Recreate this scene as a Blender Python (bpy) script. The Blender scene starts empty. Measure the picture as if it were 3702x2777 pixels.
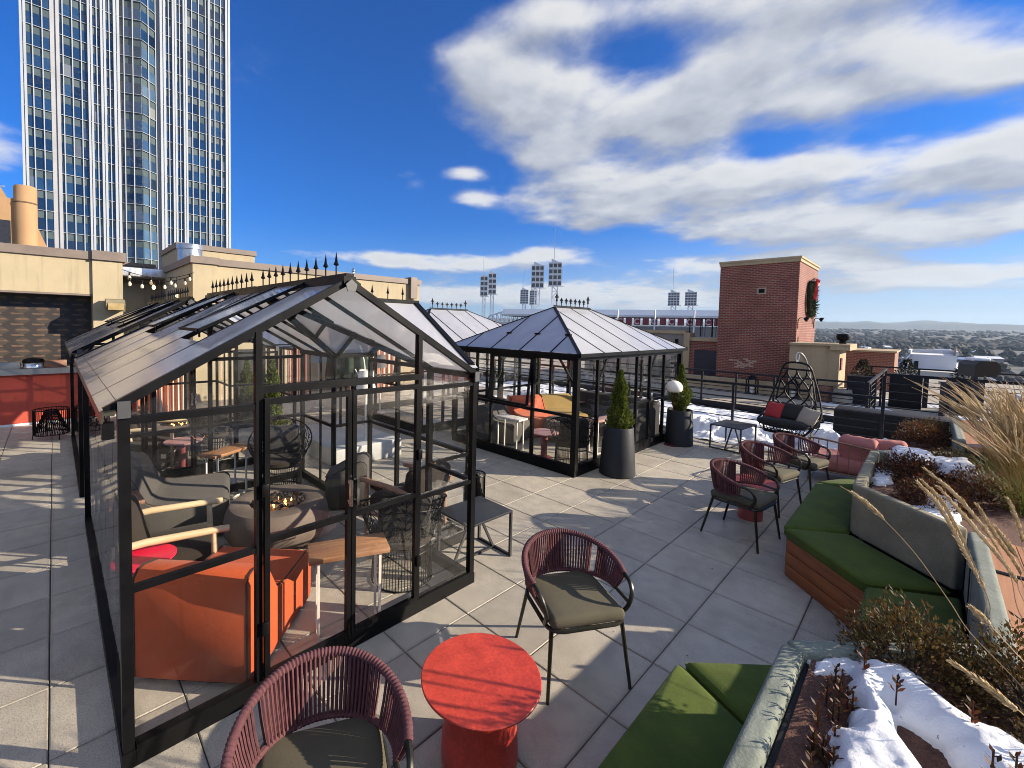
import bpy, math, random
from mathutils import Vector, Matrix, noise
random.seed(7)
HAZE = True
R = math.radians
D = bpy.data
scene = bpy.context.scene
COL = scene.collection

# ------------------------------------------------------------------ camera
S = 0.61                                   # paving slab pitch, metres
CAMH = 2.3127
cam_d = D.cameras.new('camera')
cam = D.objects.new('camera', cam_d)
COL.objects.link(cam)
yaw, pitch, roll = R(-46.84611), R(-2.63655), R(1.12819)
fw = Vector((math.sin(yaw)*math.cos(pitch), math.cos(yaw)*math.cos(pitch), math.sin(pitch)))
rt = Vector((math.cos(yaw), -math.sin(yaw), 0))
up = rt.cross(fw)
rt2 = rt*math.cos(roll) + up*math.sin(roll)
up2 = -rt*math.sin(roll) + up*math.cos(roll)
m = Matrix.Identity(4)
for i in range(3):
    m[i][0], m[i][1], m[i][2] = rt2[i], up2[i], -fw[i]
m[2][3] = CAMH
cam.matrix_world = m
cam_d.sensor_width = 36
cam_d.lens = 1580.404*36/3702
cam_d.shift_x = (1851-1674.80)/3702
cam_d.shift_y = (1247.24-1388.5)/3702
cam_d.clip_start = 0.05
cam_d.clip_end = 30000
scene.camera = cam

# ------------------------------------------------------------------ light, sky, exposure
SUNAZ = math.atan2(0.74, 0.67)             # clockwise from +Y
SUNEL = R(21)
sv = Vector((math.sin(SUNAZ)*math.cos(SUNEL), math.cos(SUNAZ)*math.cos(SUNEL), math.sin(SUNEL)))
sun_d = D.lights.new('sun', 'SUN')
sun_d.energy = 5.0
sun_d.angle = R(0.5)
sun_d.color = (1.0, 0.86, 0.68)
sun = D.objects.new('sun', sun_d)
sun.rotation_euler = sv.to_track_quat('Z', 'Y').to_euler()
COL.objects.link(sun)
scene.view_settings.view_transform = 'Standard'
scene.view_settings.look = 'None'
scene.view_settings.exposure = 1.10
scene.view_settings.gamma = 1.0
scene.render.engine = 'CYCLES'
scene.cycles.use_denoising = True
scene.cycles.filter_width = 0.95
scene.cycles.max_bounces = 10
scene.cycles.transparent_max_bounces = 28
scene.cycles.diffuse_bounces = 3
scene.cycles.glossy_bounces = 4
scene.cycles.caustics_reflective = False
scene.cycles.caustics_refractive = False
scene.cycles.volume_bounces = 0
scene.cycles.sample_clamp_indirect = 6


class NT:
    """small node-tree helper"""
    def __init__(s, tree):
        s.t = tree
        s.n = tree.nodes
        s.l = tree.links

    def new(s, typ, **kw):
        nd = s.n.new(typ)
        for k_, v in kw.items():
            setattr(nd, k_, v)
        return nd

    def put(s, v, sock):
        if hasattr(v, 'is_output'):
            s.l.new(v, sock)
        elif v is not None:
            if isinstance(v, (tuple, list)) and len(v) == 3 and sock.type == 'RGBA':
                v = (*v, 1)
            sock.default_value = v

    def math(s, op, a, b=None, c=None, clamp=False):
        nd = s.new('ShaderNodeMath', operation=op, use_clamp=clamp)
        for i_, v in enumerate((a, b, c)):
            if v is not None:
                s.put(v, nd.inputs[i_])
        return nd.outputs[0]

    def vmath(s, op, a, b=None, out=0):
        nd = s.new('ShaderNodeVectorMath', operation=op)
        s.put(a, nd.inputs[0])
        if b is not None:
            s.put(b, nd.inputs[3 if op == 'SCALE' else 1])
        return nd.outputs[out]

    def noise(s, vec, scale, detail=4, rough=.55, dist=0., out='Fac', dim='3D'):
        nd = s.new('ShaderNodeTexNoise', noise_dimensions=dim)
        if vec is not None:
            s.l.new(vec, nd.inputs['Vector'])
        nd.inputs['Scale'].default_value = scale
        nd.inputs['Detail'].default_value = detail
        nd.inputs['Roughness'].default_value = rough
        nd.inputs['Distortion'].default_value = dist
        return nd.outputs[out]

    def ramp(s, fac, stops, interp='LINEAR'):
        nd = s.new('ShaderNodeValToRGB')
        nd.color_ramp.interpolation = interp
        el = nd.color_ramp.elements
        while len(el) < len(stops):
            el.new(0.5)
        for e_, (p_, c_) in zip(el, stops):
            e_.position = p_
            e_.color = (*c_, 1) if len(c_) == 3 else c_
        s.put(fac, nd.inputs[0])
        return nd.outputs[0]

    def mix(s, fac, a, b, blend='MIX'):
        nd = s.new('ShaderNodeMix', data_type='RGBA', blend_type=blend)
        s.put(fac, nd.inputs['Factor'])
        s.put(a, nd.inputs[6])
        s.put(b, nd.inputs[7])
        return nd.outputs[2]

    def maprange(s, v, a, b, c=0., d=1., smooth=True):
        nd = s.new('ShaderNodeMapRange', interpolation_type='SMOOTHSTEP' if smooth else 'LINEAR')
        for i_, q in enumerate((v, a, b, c, d)):
            s.put(q, nd.inputs[i_])
        return nd.outputs[0]


def make_world():
    w = D.worlds.new('World')
    scene.world = w
    w.use_nodes = True
    T_ = NT(w.node_tree)
    T_.n.clear()
    out = T_.new('ShaderNodeOutputWorld')
    bg = T_.new('ShaderNodeBackground')
    bg.inputs['Strength'].default_value = 0.14
    T_.l.new(bg.outputs[0], out.inputs[0])
    sky = T_.new('ShaderNodeTexSky', sky_type='NISHITA')
    sky.sun_disc = False
    sky.sun_elevation = SUNEL
    sky.sun_rotation = SUNAZ
    sky.air_density = 1.0
    sky.dust_density = 0.6
    sky.ozone_density = 3.0
    tc = T_.new('ShaderNodeTexCoord')
    d = T_.vmath('NORMALIZE', tc.outputs['Generated'])
    sep = T_.new('ShaderNodeSeparateXYZ')
    T_.l.new(d, sep.inputs[0])
    z = sep.outputs[2]
    # heading (clockwise from +Y) and elevation, in degrees
    az = T_.math('MULTIPLY', T_.math('ARCTAN2', sep.outputs[0], sep.outputs[1]), 57.2958)
    el = T_.math('MULTIPLY', T_.math('ARCSINE', z), 57.2958)
    # ---- cloud density as a node group of (heading, elevation, direction)
    g = D.node_groups.new('cloud_density', 'ShaderNodeTree')
    g.interface.new_socket('az', in_out='INPUT', socket_type='NodeSocketFloat')
    g.interface.new_socket('el', in_out='INPUT', socket_type='NodeSocketFloat')
    g.interface.new_socket('dens', in_out='OUTPUT', socket_type='NodeSocketFloat')
    G = NT(g)
    gi = G.new('NodeGroupInput')
    go = G.new('NodeGroupOutput')
    a_, e_ = gi.outputs[0], gi.outputs[1]
    # texture coordinates: stretched sideways and finer towards the horizon
    er = G.math('MULTIPLY', G.math('MAXIMUM', e_, 0.2), 0.0174533)
    ar = G.math('MULTIPLY', a_, 0.0174533)
    rho = G.math('DIVIDE', G.math('COSINE', er), G.math('ADD', G.math('SINE', er), 0.16))
    comb = G.new('ShaderNodeCombineXYZ')
    G.l.new(G.math('MULTIPLY', rho, G.math('SINE', ar)), comb.inputs[0])
    G.l.new(G.math('MULTIPLY', rho, G.math('COSINE', ar)), comb.inputs[1])
    comb.inputs[2].default_value = 2.6
    big = G.noise(comb.outputs[0], 1.1, 2, .5)
    fine = G.noise(comb.outputs[0], 2.7, 8, .52, 0.15)
    vfine = G.noise(comb.outputs[0], 9.0, 4, .6, 0.1)
    tot = None
    for (ca, ce, sa, se, wgt) in CLOUDS:
        x_ = G.math('MULTIPLY', G.math('SUBTRACT', a_, ca), 1/sa)
        y_ = G.math('MULTIPLY', G.math('SUBTRACT', e_, ce), 1/se)
        q = G.math('ADD', G.math('MULTIPLY', x_, x_), G.math('MULTIPLY', y_, y_))
        ex = G.math('MULTIPLY', G.math('EXPONENT', G.math('MULTIPLY', q, -1.0)), wgt)
        tot = ex if tot is None else G.math('ADD', tot, ex)
    tot = G.math('MINIMUM', tot, 1.0)
    nz = G.math('ADD', G.math('MULTIPLY', fine, 1.35), G.math('ADD', G.math('MULTIPLY', big, .25), G.math('MULTIPLY', vfine, .36)))
    dens = G.math('ADD', G.math('MULTIPLY', tot, 0.86), G.math('SUBTRACT', nz, 1.38))
    G.l.new(dens, go.inputs[0])

    def dens_at(a, e):
        nd = T_.new('ShaderNodeGroup')
        nd.node_tree = g
        T_.put(a, nd.inputs[0])
        T_.put(e, nd.inputs[1])
        return nd.outputs[0]
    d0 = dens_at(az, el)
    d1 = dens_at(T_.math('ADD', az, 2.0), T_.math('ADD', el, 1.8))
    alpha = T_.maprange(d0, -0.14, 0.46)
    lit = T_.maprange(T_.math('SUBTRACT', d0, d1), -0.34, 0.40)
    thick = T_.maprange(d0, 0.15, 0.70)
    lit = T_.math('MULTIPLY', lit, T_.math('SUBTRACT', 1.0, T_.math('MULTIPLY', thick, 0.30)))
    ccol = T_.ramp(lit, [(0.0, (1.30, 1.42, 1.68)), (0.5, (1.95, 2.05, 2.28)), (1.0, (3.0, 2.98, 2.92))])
    away = T_.maprange(T_.math('ABSOLUTE', T_.math('ADD', az, 40.0)), 62.0, 100.0, 1.0, 1.75)  # clouds outside the view made brighter, as added fill for shaded areas
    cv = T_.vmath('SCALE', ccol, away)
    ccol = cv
    skyc = T_.mix(1.0, sky.outputs[0], (0.05, 0.255, 0.575), 'MULTIPLY')
    # thin the blue towards white haze just over the horizon
    hz_ = T_.maprange(el, 0.0, 13.0, 1.0, 0.0)
    east = T_.maprange(az, -75.0, 10.0, 0.25, 1.0)
    skyc = T_.mix(T_.math('MULTIPLY', T_.math('MULTIPLY', hz_, 0.75), east), skyc, (2.2, 2.35, 2.5))
    ccol = T_.mix(T_.math('MULTIPLY', hz_, 0.5), ccol, (2.2, 2.25, 2.35))
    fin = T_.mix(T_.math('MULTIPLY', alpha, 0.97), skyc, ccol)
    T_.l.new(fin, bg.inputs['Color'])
    w.cycles.sampling_method = 'MANUAL'
    w.cycles.sample_map_resolution = 512


# cloud masses: heading deg, elevation deg, half widths, weight
CLOUDS = [(-41, 27.5, 9.5, 5.2, 1.0), (-32, 24.5, 8, 4.2, .95), (-37, 20.2, 6, 2.0, .75), (-33, 34, 10, 2.4, .85), (-20, 33, 8, 2.2, .75), (-47, 31, 6, 2.2, .5), (-11, 25.8, 11, 4.4, 1.05), (-3, 22.5, 8, 2.6, .9), (-21, 22.6, 6, 2.6, .8), (-5, 31, 12, 2.4, .8),
          (-36, 16.0, 7, 2.2, .95), (-25, 16.4, 9, 3.3, 1.05), (-10, 15.4, 11, 3.0, 1.05), (5, 14.2, 9, 2.8, 1.0), (-31, 13.0, 8, 1.3, .85), (-13, 11.2, 9, 1.5, .95), (0, 9.4, 13, 2.0, 1.05),
          (-14, 7.2, 12, 1.4, 1.0), (-1, 5.0, 14, 1.4, .95), (-38, 4.2, 14, 1.7, 1.0), (-53, 3.6, 9, 1.3, .85), (-24, 3.4, 12, 1.7, .95), (-37, 9.0, 5, 1.2, .9), (-48, 7.9, 12, 1.2, .85), (-46, 15.8, 3.2, 1.1, .7), (-47, 18.8, 3.2, .9, .65),
          (-72, 26, 6, 6, .52), (-95, 15, 4, 3, .6), (-57, 8.3, 8, 1.0, .7), (4, 20.5, 4, 1.4, .7),
          (60, 35, 30, 18, .9), (150, 30, 50, 22, 1.05), (-140, 32, 35, 20, 1.0), (0, 66, 90, 16, .85), (150, 68, 80, 20, .95)]  # this row: unseen clouds behind and overhead, added to whiten the ambient light
make_world()

# ------------------------------------------------------------------ object helpers


def children(o):
    return [c for c in D.objects if c.parent is o]


def tag(o, label=None, cat=None, group=None, kind=None):
    if label:
        o['label'] = label
    if cat:
        o['category'] = cat
    if group:
        o['group'] = group
    if kind:
        o['kind'] = kind
    return o


def thing(name, label, cat, loc=(0, 0, 0), rz=0., group=None):
    o = D.objects.new(name, None)
    o.empty_display_size = .1
    COL.objects.link(o)
    o.location = loc
    o.rotation_euler = (0, 0, rz)
    return tag(o, label, cat, group)


KIDS = {}


def copy_tree(o, parent=None, label=None, loc=None, rz=None):
    c = o.copy()
    COL.objects.link(c)
    if parent is not None:
        c.parent = parent
        KIDS.setdefault(parent.name, []).append(c)
    for ch in list(KIDS.get(o.name, [])):
        copy_tree(ch, c)
    if label:
        c['label'] = label
    if loc is not None:
        c.location = loc
    if rz is not None:
        c.rotation_euler = (0, 0, rz)
    return c


V = Vector


class MB:
    def __init__(s):
        s.v = []
        s.f = []

    def add(s, vs, fs):
        b = len(s.v)
        s.v += [tuple(q) for q in vs]
        s.f += [tuple(i + b for i in f) for f in fs]
        return s

    def box(s, x0, x1, y0, y1, z0, z1):
        vs = [(x, y, z) for z in (z0, z1) for y in (y0, y1) for x in (x0, x1)]
        return s.add(vs, [(0, 2, 3, 1), (4, 5, 7, 6), (0, 1, 5, 4), (2, 6, 7, 3), (0, 4, 6, 2), (1, 3, 7, 5)])

    def bar(s, a, b, w, h=None, upv=(0, 0, 1)):
        """rectangular bar from a to b; w across, h along the up vector"""
        h = h or w
        a, b, u = V(a), V(b), V(upv)
        d = (b - a).normalized()
        x = d.cross(u)
        if x.length < 1e-4:
            x = d.cross(V((1, 0, 0)))
        x.normalize()
        u = x.cross(d)
        x, u = x*w/2, u*h/2
        vs = [p + sx*x + su*u for p in (a, b) for su in (-1, 1) for sx in (-1, 1)]
        return s.add(vs, [(0, 1, 3, 2), (4, 6, 7, 5), (0, 4, 5, 1), (2, 3, 7, 6), (0, 2, 6, 4), (1, 5, 7, 3)])

    def tube(s, pts, r, seg=8, closed=False, flat=1.0):
        pts = [V(p) for p in pts]
        n = len(pts)
        rr = r if isinstance(r, (list, tuple)) else [r]*n
        tang = []
        for i in range(n):
            a = pts[(i-1) % n] if (i or closed) else pts[0]
            b = pts[(i+1) % n] if (i < n-1 or closed) else pts[-1]
            t = (b-a)
            tang.append(t.normalized() if t.length > 1e-9 else V((0, 0, 1)))
        t0 = tang[0]
        u = t0.cross(V((0, 0, 1)))
        if u.length < .05:
            u = t0.cross(V((1, 0, 0)))
        u.normalize()
        vs = []
        for i in range(n):
            t = tang[i]
            u = u - t*u.dot(t)
            if u.length < 1e-6:
                u = t.orthogonal()
            u.normalize()
            w = t.cross(u)
            for j in range(seg):
                a = 2*math.pi*j/seg
                vs.append(pts[i] + (u*math.cos(a) + w*math.sin(a)*flat)*rr[i])
        fs = []
        m_ = n if closed else n-1
        for i in range(m_):
            for j in range(seg):
                a, b = i*seg, ((i+1) % n)*seg
                fs.append((a+j, a+(j+1) % seg, b+(j+1) % seg, b+j))
        if not closed:
            fs.append(tuple(range(seg-1, -1, -1)))
            fs.append(tuple((n-1)*seg+j for j in range(seg)))
        return s.add(vs, fs)

    def lathe(s, prof, seg=32, c=(0, 0, 0), sx=1., sy=1.):
        """profile of (radius, z); closed to the axis when radius is 0"""
        vs, fs = [], []
        n = len(prof)
        for (r, z) in prof:
            for j in range(seg):
                a = 2*math.pi*j/seg
                vs.append((c[0]+r*math.cos(a)*sx, c[1]+r*math.sin(a)*sy, c[2]+z))
        for i in range(n-1):
            for j in range(seg):
                fs.append((i*seg+j, i*seg+(j+1) % seg, (i+1)*seg+(j+1) % seg, (i+1)*seg+j))
        return s.add(vs, fs)

    def cyl(s, a, b, r, seg=12):
        return s.tube([a, b], r, seg)

    def prism(s, poly, z0, z1):
        n = len(poly)
        z0 = z0 if isinstance(z0, (list, tuple)) else [z0]*n
        z1 = z1 if isinstance(z1, (list, tuple)) else [z1]*n
        vs = [(p[0], p[1], z0[i]) for i, p in enumerate(poly)] + [(p[0], p[1], z1[i]) for i, p in enumerate(poly)]
        fs = [tuple(range(n-1, -1, -1)), tuple(range(n, 2*n))]
        fs += [(i, (i+1) % n, n+(i+1) % n, n+i) for i in range(n)]
        return s.add(vs, fs)

    def profile(s, poly, y0, y1):
        """polygon in (x, z) pushed along y"""
        n = len(poly)
        vs = [(p[0], y0, p[1]) for p in poly] + [(p[0], y1, p[1]) for p in poly]
        fs = [tuple(range(n)), tuple(range(2*n-1, n-1, -1))]
        fs += [(i, n+i, n+(i+1) % n, (i+1) % n) for i in range(n)]
        return s.add(vs, fs)

    def rbox(s, c, size, r, puff=0., k=4, mid=5, wob=0., mat=None, seed=0):
        """rounded box, optionally puffed like a cushion and wrinkled"""
        h = [q/2 for q in size]
        r = min(r, min(h)*.98)
        ax = []
        for i in range(3):
            e = [h[i]-r + r*math.sin(math.pi/2*j/k) for j in range(k+1)]
            mm = [-(h[i]-r) + 2*(h[i]-r)*(j/mid) for j in range(1, mid)]
            ax.append(sorted([-q for q in e] + mm + e))
        idx, vs, fs = {}, [], []

        def vert(i, j, l):
            key = (i, j, l)
            if key in idx:
                return idx[key]
            p = V((ax[0][i], ax[1][j], ax[2][l]))
            q = V([max(-(h[t]-r), min(h[t]-r, p[t])) for t in range(3)])
            d = p-q
            if d.length > 1e-9:
                p = q + d.normalized()*r
            if puff:
                fx = max(0, 1-(p.x/h[0])**2)
                fy = max(0, 1-(p.y/h[1])**2)
                p.z += puff*math.copysign(1, p.z)*min(1, abs(p.z)/h[2])*math.sqrt(fx*fy)
            if wob:
                p += noise.noise_vector(p*7 + V((seed*3.1, seed, 0)))*wob
            if mat is not None:
                p = mat @ p
            idx[key] = len(vs)
            vs.append(p + V(c))
            return idx[key]
        n = [len(a)-1 for a in ax]
        for (a, b, cax) in ((0, 1, 2), (1, 2, 0), (2, 0, 1)):
            for side in (0, n[cax]):
                for i in range(n[a]):
                    for j in range(n[b]):
                        quad = []
                        for (di, dj) in ((0, 0), (1, 0), (1, 1), (0, 1)):
                            t = [0, 0, 0]
                            t[a], t[b], t[cax] = i+di, j+dj, side
                            quad.append(vert(*t))
                        fs.append(tuple(quad) if side else tuple(reversed(quad)))
        return s.add(vs, fs)

    def quad(s, a, b, c, d):
        return s.add([a, b, c, d], [(0, 1, 2, 3)])

    def xf(s, mat):
        s.v = [tuple(mat @ V(q)) for q in s.v]
        return s

    def obj(s, name, mat, parent=None, label=None, sharp=38, smooth=True):
        me = D.meshes.new(name)
        me.from_pydata(s.v, [], s.f)
        me.materials.append(mat)
        if smooth:
            me.polygons.foreach_set('use_smooth', [True]*len(me.polygons))
            me.set_sharp_from_angle(angle=R(sharp))
        me.update()
        o = D.objects.new(name, me)
        COL.objects.link(o)
        if parent is not None:
            o.parent = parent
            KIDS.setdefault(parent.name, []).append(o)
        if label:
            o['label'] = label
        return o


def solo(mb, name, mat, label, cat, group=None, **kw):
    return tag(mb.obj(name, mat, **kw), label, cat, group)


def struct(mb, name, mat, kind='structure', **kw):
    return tag(mb.obj(name, mat, **kw), kind=kind)


def rotz(a, c=(0, 0, 0)):
    return Matrix.Translation(c) @ Matrix.Rotation(a, 4, 'Z')


def arc(c, r, a0, a1, n, z=0.):
    return [(c[0]+r*math.cos(a0+(a1-a0)*i/n), c[1]+r*math.sin(a0+(a1-a0)*i/n), z) for i in range(n+1)]


def spline(pts, n=8):
    """Catmull-Rom through the points"""
    P = [V(p) for p in pts]
    P = [P[0]*2-P[1]] + P + [P[-1]*2-P[-2]]
    out = []
    for i in range(1, len(P)-2):
        for j in range(n):
            t = j/n
            a, b, c, d = P[i-1], P[i], P[i+1], P[i+2]
            out.append(.5*((2*b) + (c-a)*t + (2*a-5*b+4*c-d)*t*t + (3*b-a-3*c+d)*t**3))
    out.append(P[-2])
    return out

# ------------------------------------------------------------------ materials


def mat_new(name):
    mt = D.materials.new(name)
    mt.use_nodes = True
    T_ = NT(mt.node_tree)
    T_.n.clear()
    out = T_.new('ShaderNodeOutputMaterial')
    return mt, T_, out


def pm(name, col, rough=.6, metal=0., var=.18, scale=6., bump=.0, bscale=40., stretch=None, col2=None, rvar=.1, spec=.5, sheen=0., coord='Object', trans=0., detail=5, dist=0.0, speck=0., streak=0.):
    """principled with noise-driven colour, roughness and bump"""
    mt, T_, out = mat_new(name)
    p = T_.new('ShaderNodeBsdfPrincipled')
    T_.l.new(p.outputs[0], out.inputs[0])
    tc = T_.new('ShaderNodeTexCoord')
    vec = tc.outputs[coord]
    if stretch:
        mp = T_.new('ShaderNodeMapping')
        mp.inputs['Scale'].default_value = stretch
        T_.l.new(vec, mp.inputs[0])
        vec = mp.outputs[0]
    n1 = T_.noise(vec, scale, detail, .6, dist)
    c2 = col2 or tuple(min(1, c*(1+var*1.3)) for c in col)
    c1 = col if col2 else tuple(c*(1-var) for c in col)
    cc = T_.ramp(n1, [(.3, c1), (.7, c2)])
    if streak:
        mp2 = T_.new('ShaderNodeMapping')
        mp2.inputs['Scale'].default_value = (5., 5., .35)
        T_.l.new(tc.outputs[coord], mp2.inputs[0])
        c3 = T_.noise(mp2.outputs[0], 1.6, 6, .65, .3)
        cc = T_.mix(T_.maprange(c3, .50, .78, 0., streak), cc, tuple(q*.42 for q in col))
    if speck:
        sp = T_.noise(vec, bscale*2.2, 2, .6)
        cc = T_.mix(T_.maprange(sp, .35, .68, speck, 0.), cc, (0, 0, 0))
    T_.l.new(cc, p.inputs['Base Color'])
    T_.l.new(T_.maprange(n1, .2, .8, max(.02, rough-rvar), min(1, rough+rvar)), p.inputs['Roughness'])
    p.inputs['Metallic'].default_value = metal
    p.inputs['Specular IOR Level'].default_value = spec
    if sheen:
        p.inputs['Sheen Weight'].default_value = sheen
    if trans:
        p.inputs['Transmission Weight'].default_value = trans
    if bump:
        b = T_.new('ShaderNodeBump')
        b.inputs['Strength'].default_value = bump
        b.inputs['Distance'].default_value = .01
        T_.l.new(T_.noise(vec, bscale, 4, .6), b.inputs['Height'])
        T_.l.new(b.outputs[0], p.inputs['Normal'])
    return mt


def m_fabric(name, col, scale=260., var=.12, rough=.9, bump=.25, col2=None, sheen=.04):
    """woven cloth: fine crossed waves over slow colour drift"""
    mt, T_, out = mat_new(name)
    p = T_.new('ShaderNodeBsdfPrincipled')
    T_.l.new(p.outputs[0], out.inputs[0])
    tc = T_.new('ShaderNodeTexCoord')
    vec = tc.outputs['Object']
    n1 = T_.noise(vec, 5., 5, .6)
    n2 = T_.noise(vec, scale, 2, .7)
    c = T_.ramp(n1, [(.3, tuple(q*(1-var) for q in col)), (.7, col2 or tuple(q*(1+var) for q in col))])
    c = T_.mix(T_.maprange(n2, .3, .7, .35, 0.), c, tuple(q*.45 for q in col))
    T_.l.new(c, p.inputs['Base Color'])
    p.inputs['Roughness'].default_value = rough
    p.inputs['Specular IOR Level'].default_value = .25
    p.inputs['Sheen Weight'].default_value = sheen
    b = T_.new('ShaderNodeBump')
    b.inputs['Strength'].default_value = bump
    b.inputs['Distance'].default_value = .004
    hgt = T_.math('ADD', n2, T_.math('MULTIPLY', T_.noise(vec, 14, 3, .5), 1.5))
    T_.l.new(hgt, b.inputs['Height'])
    T_.l.new(b.outputs[0], p.inputs['Normal'])
    return mt


def m_wood(name, c1, c2, axis=0, scale=3., rough=.45, board=0., gap=(0.01, 0.008, 0.006)):
    """long grain along one object axis; optional board width across z"""
    mt, T_, out = mat_new(name)
    p = T_.new('ShaderNodeBsdfPrincipled')
    T_.l.new(p.outputs[0], out.inputs[0])
    tc = T_.new('ShaderNodeTexCoord')
    mp = T_.new('ShaderNodeMapping')
    sc = [9., 9., 9.]
    sc[axis] = .7
    mp.inputs['Scale'].default_value = sc
    T_.l.new(tc.outputs['Object'], mp.inputs[0])
    vec = mp.outputs[0]
    n1 = T_.noise(vec, scale, 6, .65, 1.2)
    n2 = T_.noise(vec, scale*6, 4, .7)
    c = T_.ramp(T_.math('ADD', T_.math('MULTIPLY', n1, .7), T_.math('MULTIPLY', n2, .3)), [(.32, c1), (.68, c2)])
    T_.l.new(c, p.inputs['Base Color'])
    T_.l.new(T_.maprange(n1, .2, .8, rough-.1, rough+.15), p.inputs['Roughness'])
    b = T_.new('ShaderNodeBump')
    b.inputs['Strength'].default_value = .2
    b.inputs['Distance'].default_value = .004
    T_.l.new(n2, b.inputs['Height'])
    T_.l.new(b.outputs[0], p.inputs['Normal'])
    return mt


def m_brick(name, c1, c2, mortar, sx=.2, sy=.067, axis='XZ', bump=.4):
    """brick courses in metres on world-aligned walls; picks the wall axis from the normal"""
    mt, T_, out = mat_new(name)
    p = T_.new('ShaderNodeBsdfPrincipled')
    T_.l.new(p.outputs[0], out.inputs[0])
    ge = T_.new('ShaderNodeNewGeometry')
    sp = T_.new('ShaderNodeSeparateXYZ')
    T_.l.new(ge.outputs['Position'], sp.inputs[0])
    sn = T_.new('ShaderNodeSeparateXYZ')
    T_.l.new(ge.outputs['Normal'], sn.inputs[0])
    isx = T_.math('GREATER_THAN', T_.math('ABSOLUTE', sn.outputs[0]), .6)
    mixv = T_.new('ShaderNodeMix', data_type='FLOAT')
    T_.l.new(isx, mixv.inputs[0])
    T_.l.new(sp.outputs[0], mixv.inputs[2])
    T_.l.new(sp.outputs[1], mixv.inputs[3])
    cb = T_.new('ShaderNodeCombineXYZ')
    T_.l.new(mixv.outputs[0], cb.inputs[0])
    T_.l.new(sp.outputs[2], cb.inputs[1])
    br = T_.new('ShaderNodeTexBrick')
    T_.l.new(cb.outputs[0], br.inputs['Vector'])
    br.inputs['Scale'].default_value = 1.0
    br.inputs['Brick Width'].default_value = sx
    br.inputs['Row Height'].default_value = sy
    br.inputs['Mortar Size'].default_value = .0115
    br.inputs['Mortar Smooth'].default_value = .3
    br.inputs['Color1'].default_value = (*c1, 1)
    br.inputs['Color2'].default_value = (*c2, 1)
    br.inputs['Mortar'].default_value = (*mortar, 1)
    nz = T_.noise(ge.outputs['Position'], 1.1, 6, .6)
    c = T_.mix(T_.maprange(nz, .35, .7, 0., .35), br.outputs['Color'], tuple(q*.55 for q in c1))
    T_.l.new(c, p.inputs['Base Color'])
    p.inputs['Roughness'].default_value = .85
    b = T_.new('ShaderNodeBump')
    b.inputs['Strength'].default_value = bump
    b.inputs['Distance'].default_value = .01
    T_.l.new(T_.math('SUBTRACT', T_.math('MULTIPLY', T_.noise(ge.outputs['Position'], 60, 3, .6), .4), br.outputs['Fac']), b.inputs['Height'])
    T_.l.new(b.outputs[0], p.inputs['Normal'])
    return mt


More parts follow.
